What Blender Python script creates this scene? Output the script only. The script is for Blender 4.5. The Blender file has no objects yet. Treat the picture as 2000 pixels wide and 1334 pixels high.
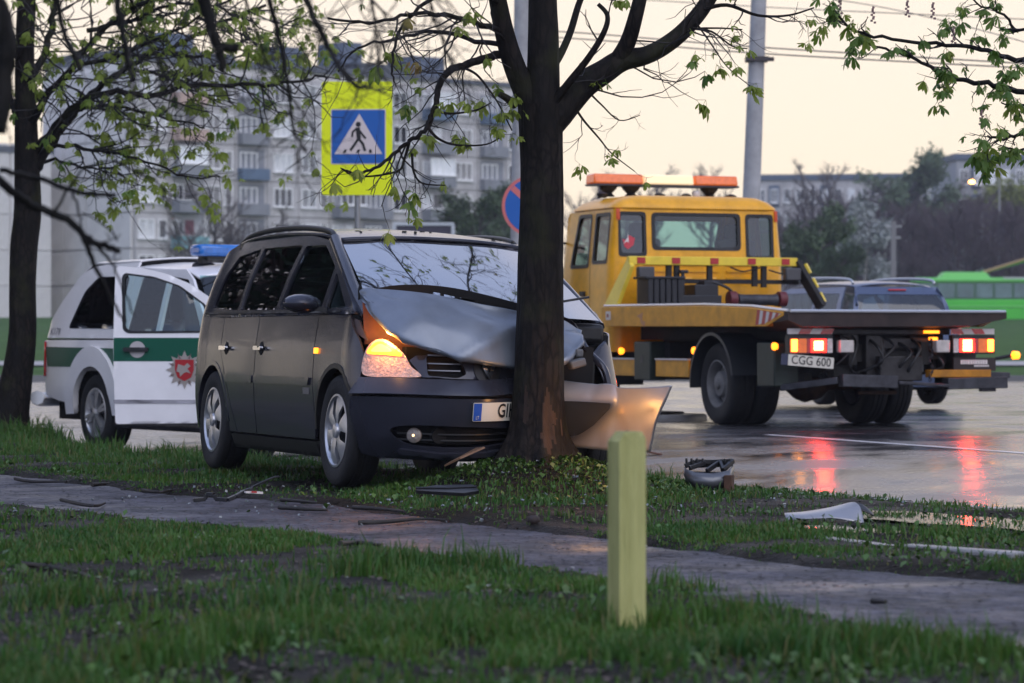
import bpy, bmesh, math, random
import numpy as np
from mathutils import Vector, Matrix
from mathutils.geometry import delaunay_2d_cdt
from math import sin, cos, pi, radians, sqrt

SC = bpy.context.scene
COL = SC.collection
random.seed(7)
RNG = np.random.default_rng(7)

# ------------------------------------------------------------------ camera
FOC = 6000.0           # focal length in photograph pixels (2000 wide)
CZ = 1.0               # eye height: a crouching photographer
cam_d = bpy.data.cameras.new("camera")
cam = bpy.data.objects.new("camera", cam_d)
COL.objects.link(cam)
cam.location = (0, 0, CZ)
cam.rotation_euler = (radians(90), 0, 0)
cam_d.sensor_width = 36
cam_d.lens = 36 * FOC / 2000
cam_d.clip_start = 0.5
cam_d.clip_end = 4000
cam_d.dof.use_dof = True
cam_d.dof.focus_distance = 18.5
cam_d.dof.aperture_fstop = 4.5
SC.camera = cam

# ------------------------------------------------------------------ world: overcast dusk
SUN_EL, SUN_AZ = radians(42), radians(158)
world = bpy.data.worlds.new("World")
SC.world = world
world.use_nodes = True
wn, wl = world.node_tree.nodes, world.node_tree.links
wn.clear()
w_out = wn.new("ShaderNodeOutputWorld")
w_sky = wn.new("ShaderNodeTexSky")
w_sky.sky_type = 'NISHITA'
w_sky.sun_disc = False
w_sky.sun_elevation = SUN_EL
w_sky.sun_rotation = SUN_AZ
w_sky.air_density = 1.0
w_sky.dust_density = 3.0
w_bg1 = wn.new("ShaderNodeBackground")
w_bg1.inputs['Strength'].default_value = 0.02
wl.new(w_sky.outputs[0], w_bg1.inputs['Color'])
# cloud layer: cream towards the horizon, cooler lilac grey overhead
w_tc = wn.new("ShaderNodeTexCoord")
w_sep = wn.new("ShaderNodeSeparateXYZ")
wl.new(w_tc.outputs['Generated'], w_sep.inputs[0])
w_ramp = wn.new("ShaderNodeValToRGB")
r = w_ramp.color_ramp
r.elements[0].position = 0.0
r.elements[0].color = (0.90, 0.755, 0.565, 1)
r.elements[1].position = 0.85
r.elements[1].color = (0.36, 0.45, 0.74, 1)
e = r.elements.new(0.13); e.color = (0.90, 0.755, 0.60, 1)
e = r.elements.new(0.34); e.color = (0.80, 0.76, 0.86, 1)
e = r.elements.new(0.55); e.color = (0.47, 0.54, 0.78, 1)
# the glow of the sunset side fades evenly round to the far side of the sky
w_back = wn.new("ShaderNodeMath"); w_back.operation = 'MULTIPLY_ADD'
w_back.inputs[1].default_value = -0.25; w_back.inputs[2].default_value = 0.25
w_dot = wn.new("ShaderNodeVectorMath"); w_dot.operation = 'DOT_PRODUCT'
w_dot.inputs[1].default_value = (sin(radians(18)), cos(radians(18)), 0)
wl.new(w_tc.outputs['Generated'], w_dot.inputs[0])
wl.new(w_dot.outputs['Value'], w_back.inputs[0])
w_val = wn.new("ShaderNodeMath"); w_val.operation = 'ADD'
wl.new(w_sep.outputs['Z'], w_val.inputs[0]); wl.new(w_back.outputs[0], w_val.inputs[1])
wl.new(w_val.outputs[0], w_ramp.inputs[0])
w_bg2 = wn.new("ShaderNodeBackground")
w_bg2.inputs['Strength'].default_value = 1.06
wl.new(w_ramp.outputs[0], w_bg2.inputs['Color'])
w_add = wn.new("ShaderNodeAddShader")
wl.new(w_bg1.outputs[0], w_add.inputs[0])
wl.new(w_bg2.outputs[0], w_add.inputs[1])
wl.new(w_add.outputs[0], w_out.inputs['Surface'])

sun_d = bpy.data.lights.new("sun", 'SUN')
sun_d.energy = 0.9
sun_d.angle = radians(60)
sun_d.color = (1.0, 0.96, 0.92)
sun = bpy.data.objects.new("sun", sun_d)
COL.objects.link(sun)
_sv = Vector((sin(SUN_AZ) * cos(SUN_EL), cos(SUN_AZ) * cos(SUN_EL), sin(SUN_EL)))
sun.rotation_euler = _sv.to_track_quat('Z', 'Y').to_euler()

SC.view_settings.view_transform = 'Standard'
SC.view_settings.look = 'None'
SC.view_settings.exposure = 0.22
SC.view_settings.gamma = 1.0
SC.view_settings.use_curve_mapping = False
SC.cycles.max_bounces = 8
SC.cycles.transparent_max_bounces = 16
SC.cycles.volume_bounces = 0
SC.cycles.sample_clamp_indirect = 6.0
SC.cycles.use_denoising = True

# ------------------------------------------------------------------ helpers
def P(px, py, d):
    """World point at distance d that the photograph shows at pixel (px, py)."""
    return Vector(((px - 1000) / FOC * d, d, CZ + (667 - py) / FOC * d))

def lin(h):
    h = h.lstrip('#')
    v = [int(h[i:i + 2], 16) / 255 for i in (0, 2, 4)]
    return tuple(c / 12.92 if c <= .04045 else ((c + .055) / 1.055) ** 2.4 for c in v)

_mats = {}
def M(name, col=(.5, .5, .5), rough=.5, metal=0., spec=.5, coat=0., emis=None, estr=0., var=0., vscale=6., col2=None,
      bump=0., bscale=40., rvar=0., trans=0., ior=1.45, coords='Object', stretch=None):
    """Procedural principled material with noise-driven colour, roughness and relief."""
    if name in _mats:
        return _mats[name]
    m = bpy.data.materials.new(name)
    m.use_nodes = True
    n, l = m.node_tree.nodes, m.node_tree.links
    b = n['Principled BSDF']
    b.inputs['Base Color'].default_value = (*col[:3], 1)
    b.inputs['Roughness'].default_value = rough
    b.inputs['Metallic'].default_value = metal
    b.inputs['Specular IOR Level'].default_value = spec
    b.inputs['Coat Weight'].default_value = coat
    b.inputs['Coat Roughness'].default_value = .06
    b.inputs['IOR'].default_value = ior
    b.inputs['Transmission Weight'].default_value = trans
    if emis:
        b.inputs['Emission Color'].default_value = (*emis, 1)
        b.inputs['Emission Strength'].default_value = estr
    need = var or col2 or bump or rvar
    if need:
        tc = n.new('ShaderNodeTexCoord')
        src = tc.outputs[coords]
        if stretch:
            mp = n.new('ShaderNodeMapping'); mp.inputs['Scale'].default_value = stretch
            l.new(src, mp.inputs[0]); src = mp.outputs[0]
    if var or col2 or rvar:
        nz = n.new('ShaderNodeTexNoise'); nz.inputs['Scale'].default_value = vscale
        nz.inputs['Detail'].default_value = 6; nz.inputs['Roughness'].default_value = .65
        l.new(src, nz.inputs['Vector'])
        mr = n.new('ShaderNodeMapRange')
        mr.inputs[1].default_value = .3; mr.inputs[2].default_value = .7
        l.new(nz.outputs[0], mr.inputs[0])
        if var or col2:
            mx = n.new('ShaderNodeMix'); mx.data_type = 'RGBA'
            c2 = col2 or tuple(min(1, c * (1 + var)) for c in col)
            c1 = col if col2 else tuple(c * (1 - var) for c in col)
            mx.inputs[6].default_value = (*c1[:3], 1); mx.inputs[7].default_value = (*c2[:3], 1)
            l.new(mr.outputs[0], mx.inputs[0]); l.new(mx.outputs[2], b.inputs['Base Color'])
        if rvar:
            r2 = n.new('ShaderNodeMapRange'); r2.inputs[3].default_value = max(.02, rough - rvar); r2.inputs[4].default_value = min(1, rough + rvar)
            l.new(mr.outputs[0], r2.inputs[0]); l.new(r2.outputs[0], b.inputs['Roughness'])
    if bump:
        nb = n.new('ShaderNodeTexNoise'); nb.inputs['Scale'].default_value = bscale; nb.inputs['Detail'].default_value = 5
        l.new(src, nb.inputs['Vector'])
        bp = n.new('ShaderNodeBump'); bp.inputs['Strength'].default_value = bump; bp.inputs['Distance'].default_value = .02
        l.new(nb.outputs[0], bp.inputs['Height']); l.new(bp.outputs[0], b.inputs['Normal'])
    _mats[name] = m
    return m

def glass(name, tint=(.6, .7, .7), refl=.12, rough=.02, ior=1.5):
    """Window glass: tinted see-through plus a fresnel-weighted mirror."""
    if name in _mats:
        return _mats[name]
    m = bpy.data.materials.new(name); m.use_nodes = True
    n, l = m.node_tree.nodes, m.node_tree.links
    n.clear()
    o = n.new('ShaderNodeOutputMaterial'); t = n.new('ShaderNodeBsdfTransparent'); g = n.new('ShaderNodeBsdfGlossy')
    t.inputs[0].default_value = (*tint, 1); g.inputs['Roughness'].default_value = rough
    f = n.new('ShaderNodeFresnel'); f.inputs[0].default_value = ior
    a = n.new('ShaderNodeMath'); a.operation = 'MAXIMUM'; a.inputs[1].default_value = refl
    l.new(f.outputs[0], a.inputs[0])
    x = n.new('ShaderNodeMixShader')
    l.new(a.outputs[0], x.inputs[0]); l.new(t.outputs[0], x.inputs[1]); l.new(g.outputs[0], x.inputs[2]); l.new(x.outputs[0], o.inputs[0])
    _mats[name] = m
    return m

def tag(o, label=None, cat=None, group=None, kind=None):
    if label: o['label'] = label
    if cat: o['category'] = cat
    if group: o['group'] = group
    if kind: o['kind'] = kind
    return o

def empty(name, loc=(0, 0, 0), rz=0., label=None, cat=None, group=None):
    o = bpy.data.objects.new(name, None)
    COL.objects.link(o)
    o.location = loc; o.rotation_euler = (0, 0, rz); o.empty_display_size = .2
    return tag(o, label, cat, group)

def mesh_obj(name, me, mats, parent=None):
    o = bpy.data.objects.new(name, me)
    for m in (mats if isinstance(mats, (list, tuple)) else [mats]):
        if m and len(me.materials) < 8: me.materials.append(m)
    COL.objects.link(o)
    if parent: o.parent = parent
    return o

class MB:
    """Collects shapes and builds them as one mesh object."""
    def __init__(s): s.v = []; s.f = []; s.mi = []; s.m = 0
    def add(s, vs, fs):
        b = len(s.v); s.v += [tuple(p) for p in vs]
        for f in fs: s.f.append([i + b for i in f]); s.mi.append(s.m)
        return s
    def box(s, c, d, rot=None, taper=None):
        x, y, z = d[0] / 2, d[1] / 2, d[2] / 2
        tx, ty = taper or (1, 1)
        vs = [Vector(p) for p in [(-x, -y, -z), (x, -y, -z), (x, y, -z), (-x, y, -z), (-x * tx, -y * ty, z), (x * tx, -y * ty, z), (x * tx, y * ty, z), (-x * tx, y * ty, z)]]
        if rot is not None: vs = [rot @ p for p in vs]
        c = Vector(c)
        return s.add([p + c for p in vs], [(0, 3, 2, 1), (4, 5, 6, 7), (0, 1, 5, 4), (1, 2, 6, 5), (2, 3, 7, 6), (3, 0, 4, 7)])
    def bar(s, a, b, w, h, up=(0, 0, 1)):
        a, b = Vector(a), Vector(b); d = b - a; L = d.length; d.normalize()
        u = Vector(up); sd = d.cross(u)
        if sd.length < 1e-4: sd = d.cross(Vector((1, 0, 0)))
        sd.normalize(); u = sd.cross(d)
        R = Matrix((d, sd, u)).transposed()
        return s.box((a + b) / 2, (L, w, h), R)
    def tube(s, pts, rad, n=8, cap=True):
        pts = [Vector(p) for p in pts]; N = len(pts)
        if not isinstance(rad, (list, tuple)): rad = [rad] * N
        rings = []; pu = None
        for i, p in enumerate(pts):
            t = (pts[min(i + 1, N - 1)] - pts[max(i - 1, 0)])
            if t.length < 1e-9: t = Vector((0, 0, 1))
            t.normalize()
            if pu is None:
                pu = t.orthogonal().normalized()
            else:
                pu = (pu - t * pu.dot(t))
                pu = pu.normalized() if pu.length > 1e-6 else t.orthogonal().normalized()
            w = t.cross(pu)
            rings.append([p + (pu * cos(2 * pi * k / n) + w * sin(2 * pi * k / n)) * rad[i] for k in range(n)])
        vs = [q for rg in rings for q in rg]
        fs = [(i * n + k, i * n + (k + 1) % n, (i + 1) * n + (k + 1) % n, (i + 1) * n + k) for i in range(N - 1) for k in range(n)]
        if cap: fs += [tuple(range(n - 1, -1, -1)), tuple((N - 1) * n + k for k in range(n))]
        return s.add(vs, fs)
    def lathe(s, prof, c=(0, 0, 0), axis='y', n=32, cap=False):
        """prof: list of (distance along axis, radius)."""
        vs = []
        for a, r_ in prof:
            for k in range(n):
                t = 2 * pi * k / n
                q = {'y': (r_ * cos(t), a, r_ * sin(t)), 'z': (r_ * cos(t), r_ * sin(t), a), 'x': (a, r_ * cos(t), r_ * sin(t))}[axis]
                vs.append((q[0] + c[0], q[1] + c[1], q[2] + c[2]))
        fs = [(i * n + k, (i + 1) * n + k, (i + 1) * n + (k + 1) % n, i * n + (k + 1) % n) for i in range(len(prof) - 1) for k in range(n)]
        if cap: fs += [tuple(range(n)), tuple((len(prof) - 1) * n + k for k in range(n))]
        return s.add(vs, fs)
    def prism(s, poly, to3, d0, d1):
        """poly 2-D outline, to3(u, v, d) -> 3-D, extruded from d0 to d1."""
        N = len(poly)
        vs = [to3(u, v, d0) for u, v in poly] + [to3(u, v, d1) for u, v in poly]
        return s.add(vs, [tuple(range(N)), tuple(range(2 * N - 1, N - 1, -1))] + [(i, i + N, (i + 1) % N + N, (i + 1) % N) for i in range(N)])
    def grid(s, rows):
        """rows of 3-D points -> quad sheet."""
        R, C = len(rows), len(rows[0])
        return s.add([p for rw in rows for p in rw], [(i * C + j, i * C + j + 1, (i + 1) * C + j + 1, (i + 1) * C + j) for i in range(R - 1) for j in range(C - 1)])
    def build(s, name, mats, parent=None, smooth=None, bevel=0., fix=True, seg=2):
        me = bpy.data.meshes.new(name)
        me.from_pydata(s.v, [], s.f)
        if fix:
            bm = bmesh.new(); bm.from_mesh(me)
            for f, k in zip(bm.faces, s.mi): f.material_index = k
            bmesh.ops.recalc_face_normals(bm, faces=bm.faces); bm.to_mesh(me); bm.free()
        else:
            me.polygons.foreach_set('material_index', s.mi)
        me.update()
        if smooth is not None:
            me.shade_smooth()
            if smooth < 180: me.set_sharp_from_angle(angle=radians(smooth))
        o = mesh_obj(name, me, mats, parent)
        if bevel:
            b = o.modifiers.new('bevel', 'BEVEL'); b.width = bevel; b.segments = seg; b.limit_method = 'ANGLE'; b.angle_limit = radians(40)
            b.harden_normals = False
            me.shade_smooth(); me.set_sharp_from_angle(angle=radians(35))
        return o

def cat(pts, n=8, closed=False):
    """Catmull-Rom through 2-D or 3-D points."""
    p = [np.array(q, float) for q in pts]; out = []; N = len(p)
    rng = range(N) if closed else range(N - 1)
    for i in rng:
        if closed: a, b, c, d = p[(i - 1) % N], p[i], p[(i + 1) % N], p[(i + 2) % N]
        else: a, b, c, d = p[max(i - 1, 0)], p[i], p[i + 1], p[min(i + 2, N - 1)]
        for k in range(n):
            t = k / n
            out.append(.5 * (2 * b + (c - a) * t + (2 * a - 5 * b + 4 * c - d) * t * t + (3 * b - a - 3 * c + d) * t ** 3))
    if not closed: out.append(p[-1])
    return [tuple(q) for q in out]

def rnd(poly, r_, n=4):
    """Round the corners of a polygon."""
    out = []; N = len(poly)
    for i in range(N):
        a, b, c = (Vector(poly[(i - 1) % N]), Vector(poly[i]), Vector(poly[(i + 1) % N]))
        rr = min(r_, (a - b).length * .45, (c - b).length * .45)
        s_, e_ = b + (a - b).normalized() * rr, b + (c - b).normalized() * rr
        for k in range(n + 1):
            t = k / n
            out.append(tuple(s_ * (1 - t) ** 2 + b * 2 * t * (1 - t) + e_ * t * t))
    return out

def rect(u0, v0, u1, v1): return [(u0, v0), (u1, v0), (u1, v1), (u0, v1)]

def inpoly(p, poly):
    x, y = p; c = False; N = len(poly)
    for i in range(N):
        x1, y1 = poly[i]; x2, y2 = poly[(i + 1) % N]
        if (y1 > y) != (y2 > y) and x < (x2 - x1) * (y - y1) / (y2 - y1) + x1: c = not c
    return c

def panel(name, outline, lift, mat, parent=None, thick=.015, cell=.06, holes=(), out=0., flat=False, back=False):
    """Sheet cut to a 2-D outline and laid on a curved surface; lift(u, v) -> (point, outward normal)."""
    def dens(poly):
        o = []
        for i in range(len(poly)):
            a, b = Vector(poly[i]), Vector(poly[(i + 1) % len(poly)])
            k = max(1, int((b - a).length / cell + .5))
            for j in range(k): o.append(tuple(a.lerp(b, j / k)))
        return o
    loops = [dens(outline)] + [dens(h) for h in holes]
    pts = []; faces = []
    for lp in loops:
        faces.append(list(range(len(pts), len(pts) + len(lp)))); pts += [Vector(p) for p in lp]
    us = [p[0] for p in loops[0]]; vs = [p[1] for p in loops[0]]
    if not flat:
        u = min(us) + cell * .5
        while u < max(us):
            v = min(vs) + cell * .5
            while v < max(vs):
                if inpoly((u, v), loops[0]) and not any(inpoly((u, v), h) for h in loops[1:]):
                    pts.append(Vector((u + .003 * sin(v * 91), v + .003 * sin(u * 77))))
                v += cell
            u += cell
    r_ = delaunay_2d_cdt(pts, [], faces, 0, 1e-6)
    V2, F = r_[0], r_[2]
    keep = []
    for f in F:
        c = sum((V2[i] for i in f), Vector((0, 0))) / len(f)
        if inpoly(c, loops[0]) and not any(inpoly(c, h) for h in loops[1:]): keep.append(list(f))
    L = [lift(p[0], p[1]) for p in V2]
    co = [Vector(q[0]) + Vector(q[1]) * out for q in L]; no = [Vector(q[1]) for q in L]
    fs = []
    for f in keep:
        nn = (co[f[1]] - co[f[0]]).cross(co[f[2]] - co[f[0]])
        fs.append(f if nn.dot(no[f[0]]) >= 0 else f[::-1])
    ne = len(fs)
    verts = list(co)
    if thick:
        ec = {}
        for f in fs:
            for i in range(len(f)):
                k = (f[i], f[(i + 1) % len(f)])
                ec[k] = ec.get(k, 0) + 1
        mp = {}
        def dup(i):
            if i not in mp:
                mp[i] = (len(verts), len(verts) + 1); verts.append(co[i]); verts.append(co[i] - no[i] * thick)
            return mp[i]
        for (a, b) in list(ec):
            if (b, a) not in ec:
                A, B = dup(a), dup(b)
                fs.append([B[0], A[0], A[1], B[1]])
        if back:
            off = len(verts)
            verts += [c - n * thick for c, n in zip(co, no)]
            fs += [[i + off for i in f[::-1]] for f in fs[:ne]]
    me = bpy.data.meshes.new(name)
    me.from_pydata([tuple(v) for v in verts], [], fs)
    sm = np.ones(len(fs), bool)
    me.polygons.foreach_set('use_smooth', sm)
    me.update()
    return mesh_obj(name, me, mat, parent)

def flatlift(org, u, v):
    """Plane with origin org and unit axes u, v."""
    org, u, v = Vector(org), Vector(u), Vector(v); n = u.cross(v).normalized()
    return lambda a, b: (org + u * a + v * b, n)

class Plan:
    """Closed plan curve with arc-length parameter; side skins are (s, z) sheets wrapped round it."""
    def __init__(s, pts, off):
        s.p = np.array(pts, float); q = np.vstack([s.p, s.p[:1]])
        d = np.linalg.norm(np.diff(q, axis=0), axis=1); s.s = np.concatenate([[0], np.cumsum(d)]); s.L = s.s[-1]; s.q = q; s.off = off
    def xy(s, a):
        a %= s.L
        return np.array([np.interp(a, s.s, s.q[:, 0]), np.interp(a, s.s, s.q[:, 1])])
    def nrm(s, a, h=.02):
        t = s.xy(a + h) - s.xy(a - h); t /= np.linalg.norm(t)
        n = np.array([t[1], -t[0]])
        return n
    def at(s, x, y):
        """parameter of the nearest curve point."""
        best, bs = 1e9, 0
        for i in range(len(s.q) - 1):
            a, b = s.q[i], s.q[i + 1]; ab = b - a; L2 = ab @ ab
            t = 0 if L2 == 0 else max(0, min(1, ((x - a[0]) * ab[0] + (y - a[1]) * ab[1]) / L2))
            c = a + ab * t; d = (c[0] - x) ** 2 + (c[1] - y) ** 2
            if d < best: best, bs = d, s.s[i] + t * (s.s[i + 1] - s.s[i])
        return bs
    def pt(s, a, z):
        c = s.xy(a); n = s.nrm(a); o = s.off(c[0], c[1], z, n)
        return Vector((c[0] + n[0] * o, c[1] + n[1] * o, z))
    def lift(s, a, z):
        p = s.pt(a, z); h = .015
        du = s.pt(a + h, z) - s.pt(a - h, z); dv = s.pt(a, z + h) - s.pt(a, z - h)
        n = du.cross(dv); n.normalize()
        n2 = s.nrm(a)
        if n.x * n2[0] + n.y * n2[1] < 0: n = -n
        return p, n

def lut(tab):
    xs = [t[0] for t in tab]; ys = [t[1] for t in tab]
    return lambda x: float(np.interp(x, xs, ys))

def smooth01(t): t = max(0., min(1., t)); return t * t * (3 - 2 * t)

def text_mesh(name, body, size, lift, mat, parent, thick=.002, align='CENTER', bold=0., sx=1.):
    """Lettering: glyph outlines turned to a mesh and laid on a surface by lift(u, v)."""
    c = bpy.data.curves.new(name, 'FONT'); c.body = body; c.size = size; c.align_x = align; c.align_y = 'CENTER'; c.offset = bold
    c.resolution_u = 3
    o = bpy.data.objects.new(name, c); COL.objects.link(o)
    dg = bpy.context.evaluated_depsgraph_get()
    me = bpy.data.meshes.new_from_object(o.evaluated_get(dg))
    bpy.data.objects.remove(o); bpy.data.curves.remove(c)
    for v in me.vertices:
        p, n = lift(v.co.x * sx, v.co.y); v.co = p + n * thick
    me.update(); me.materials.clear()
    return mesh_obj(name, me, mat, parent)

def copy_tree(o, parent=None):
    c = o.copy(); COL.objects.link(c)
    if parent is not None:
        c.parent = parent; c.matrix_parent_inverse = o.matrix_parent_inverse
    for ch in o.children: copy_tree(ch, c)
    return c

# ---- numpy value noise, for terrain and for scattering
_tab = RNG.random((256, 256))
def vnoise(x, y):
    x = np.asarray(x, float); y = np.asarray(y, float)
    xi = np.floor(x).astype(int); yi = np.floor(y).astype(int); fx = x - xi; fy = y - yi
    fx = fx * fx * (3 - 2 * fx); fy = fy * fy * (3 - 2 * fy)
    g = lambda a, b: _tab[a & 255, b & 255]
    return (g(xi, yi) * (1 - fx) + g(xi + 1, yi) * fx) * (1 - fy) + (g(xi, yi + 1) * (1 - fx) + g(xi + 1, yi + 1) * fx) * fy
def fbm(x, y, o=4):
    s = 0; a = .5; t = 0
    for i in range(o):
        s = s + a * vnoise(x * 2 ** i + 17 * i, y * 2 ** i + 31 * i); t += a; a *= .5
    return s / t
def sstep(a, b, x): t = np.clip((x - a) / (b - a), 0, 1); return t * t * (3 - 2 * t)
# ------------------------------------------------------------------ haze, ground, road, path
# kerb of the road: x of the kerb for every distance
_ky = np.array([-5, 8.4, 13.2, 18, 20.8, 23.2, 25.5, 29, 33, 38, 50, 70.])
_kx = np.array([15.5, 8.0, 5.6, 3.0, 1.56, -.75, -2.9, -3.95, -5.15, -6.7, -10.4, -16.5])
def KX(y): return np.interp(y, _ky, _kx)
_fx = np.array([-14, -6, -3.6, -2.15, -1.1, -.69, .62, .99, 1.32, 1.96, 3.5, 7]); _fy = np.array([40, 26.5, 21.6, 18.7, 17.5, 16.6, 13.95, 13.2, 12.5, 11.8, 10, 6.])
_nx = np.array([-14, -5.2, -2.94, -1.84, -.93, -.58, .06, .38, .74, 1.09, 1.44, 1.57, 3.5, 7]); _ny = np.array([36, 22, 17.6, 16.0, 14.75, 13.9, 12.6, 12.05, 11.16, 10.3, 9.6, 9.42, 6.0, 2]) - .22
def path_far(x): return np.interp(x, _fx, _fy)
def path_near(x): return np.interp(x, _nx, _ny)
TREE = (0.155, 17.95)
LTREE = (-4.98, 31.6)
def verge0(x, y):
    """height of the verge, path bed not cut."""
    x = np.asarray(x, float); y = np.asarray(y, float)
    d = KX(y) - x
    z = .015 + .085 * sstep(.0, 1.5, d)
    z = z - .10 * sstep(24, 30, y) * sstep(0, 6, d) * 0
    z = z + .235 * np.exp(-(((x - TREE[0]) ** 2 + (y - TREE[1]) ** 2) / .62 ** 2))
    z = z + .10 * np.exp(-(((x - LTREE[0]) ** 2 + (y - LTREE[1]) ** 2) / .7 ** 2))
    z = z + .022 * (fbm(x * .8 + 5, y * .8) - .5) + .018 * (fbm(x * 3.1, y * 3.1 + 9) - .5)
    return z
def in_path(x, y, w=.16):
    j = .30 * (fbm(x * 1.7 + 3, y * 1.7) - .5) + .22 * (fbm(x * 6 + 3, y * 6) - .5)
    return sstep(-w, w, path_far(x) + j - y) * sstep(-w, w, y - path_near(x) + j)
def verge(x, y): return verge0(x, y) - .05 * in_path(x, y)
def road_z(x, y):
    d = np.asarray(x, float) - KX(y)
    return -.115 + .215 * sstep(0, 6.5, d) + .0 * y

def soil_mask(x, y):
    """1 where bare soil and litter show instead of grass."""
    x = np.asarray(x, float); y = np.asarray(y, float)
    m = sstep(.474, .56, fbm(x * 1.25 + 11, y * .85 + 4)) * sstep(.75, 1.5, np.hypot(x - TREE[0], y - TREE[1]))
    def blob(px0, py0, rx, ry, k=1.):
        # worn spots of the lawn, given where they lie on the ground
        d = 6000 * .9 / (py0 - 667); X = (px0 - 1000) / 6000 * d
        dd = 6000 * .9 / (py0 - ry - 667) - d
        return k * np.exp(-(((x - X) / (rx / 6000 * d)) ** 2 + ((y - d) / dd) ** 2))
    for b in ((430, 1110, 210, 45), (150, 1020, 130, 25), (1050, 1185, 170, 40), (1350, 1185, 200, 45, 1.2), (1700, 1235, 250, 28, 1.1), (230, 1235, 150, 30), (900, 1280, 90, 30), (1430, 1300, 90, 25), (700, 1150, 120, 30)):
        m = np.maximum(m, sstep(.3, .8, blob(*b) + .35 * (fbm(x * 4, y * 3) - .5)))
    # trodden strips along the path, mud beside the road at the right
    e = np.minimum(np.abs(y - path_far(x)), np.abs(y - path_near(x)))
    m = np.maximum(m, np.exp(-(e / .26) ** 4) * sstep(.25, .5, fbm(x * 2.2, y * 2.2 + 40)))
    mud = sstep(1.1, 1.7, x) * sstep(.0, .5, y - path_far(x)) * sstep(0.0, .3, KX(y) - x) * (.55 + .45 * sstep(.36, .5, fbm(x * 1.4 + 60, y * 1.4)))
    m = np.maximum(m, mud)
    m = np.maximum(m, in_path(x, y))
    return np.clip(m, 0, 1)

def sheet(name, xs, ys, fz, mat, keep=None, kind='structure'):
    X, Y = np.meshgrid(xs, ys); Z = fz(X, Y)
    n, m_ = X.shape
    co = np.stack([X, Y, Z], -1).reshape(-1, 3)
    idx = np.arange(n * m_).reshape(n, m_)
    q = np.stack([idx[:-1, :-1], idx[:-1, 1:], idx[1:, 1:], idx[1:, :-1]], -1).reshape(-1, 4)
    if keep is not None:
        k = keep(X, Y).reshape(-1)
        q = q[k[q].all(1)]
    me = bpy.data.meshes.new(name)
    me.from_pydata(co.tolist(), [], q.tolist()); me.shade_smooth(); me.update()
    return tag(mesh_obj(name, me, mat), kind=kind)

def soil_material():
    m = bpy.data.materials.new('verge_soil'); m.use_nodes = True
    n, l = m.node_tree.nodes, m.node_tree.links; b = n['Principled BSDF']
    tc = n.new('ShaderNodeTexCoord')
    a = n.new('ShaderNodeTexNoise'); a.inputs['Scale'].default_value = 9; a.inputs['Detail'].default_value = 8; a.inputs['Roughness'].default_value = .7
    l.new(tc.outputs['Object'], a.inputs['Vector'])
    cr = n.new('ShaderNodeValToRGB')
    cr.color_ramp.elements[0].position = .3; cr.color_ramp.elements[0].color = (.004, .0032, .0026, 1)
    cr.color_ramp.elements[1].position = .75; cr.color_ramp.elements[1].color = (.026, .019, .014, 1)
    e = cr.color_ramp.elements.new(.52); e.color = (.011, .009, .0065, 1)
    l.new(a.outputs[0], cr.inputs[0])
    # litter flecks
    v = n.new('ShaderNodeTexVoronoi'); v.inputs['Scale'].default_value = 60
    l.new(tc.outputs['Object'], v.inputs['Vector'])
    gt = n.new('ShaderNodeMath'); gt.operation = 'LESS_THAN'; gt.inputs[1].default_value = .16
    l.new(v.outputs['Distance'], gt.inputs[0])
    mx = n.new('ShaderNodeMix'); mx.data_type = 'RGBA'; mx.inputs[7].default_value = (.05, .038, .028, 1)
    l.new(gt.outputs[0], mx.inputs[0]); l.new(cr.outputs[0], mx.inputs[6]); l.new(mx.outputs[2], b.inputs['Base Color'])
    w = n.new('ShaderNodeTexNoise'); w.inputs['Scale'].default_value = 1.3; w.inputs['Detail'].default_value = 3
    l.new(tc.outputs['Object'], w.inputs['Vector'])
    mr = n.new('ShaderNodeMapRange'); mr.inputs[1].default_value = .4; mr.inputs[2].default_value = .6; mr.inputs[3].default_value = .6; mr.inputs[4].default_value = 1.
    l.new(w.outputs[0], mr.inputs[0]); l.new(mr.outputs[0], b.inputs['Roughness'])
    nb = n.new('ShaderNodeTexNoise'); nb.inputs['Scale'].default_value = 28; nb.inputs['Detail'].default_value = 8
    l.new(tc.outputs['Object'], nb.inputs['Vector'])
    bp = n.new('ShaderNodeBump'); bp.inputs['Strength'].default_value = .9; bp.inputs['Distance'].default_value = .04
    l.new(nb.outputs[0], bp.inputs['Height']); l.new(bp.outputs[0], b.inputs['Normal'])
    b.inputs['Specular IOR Level'].default_value = .2
    return m

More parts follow.
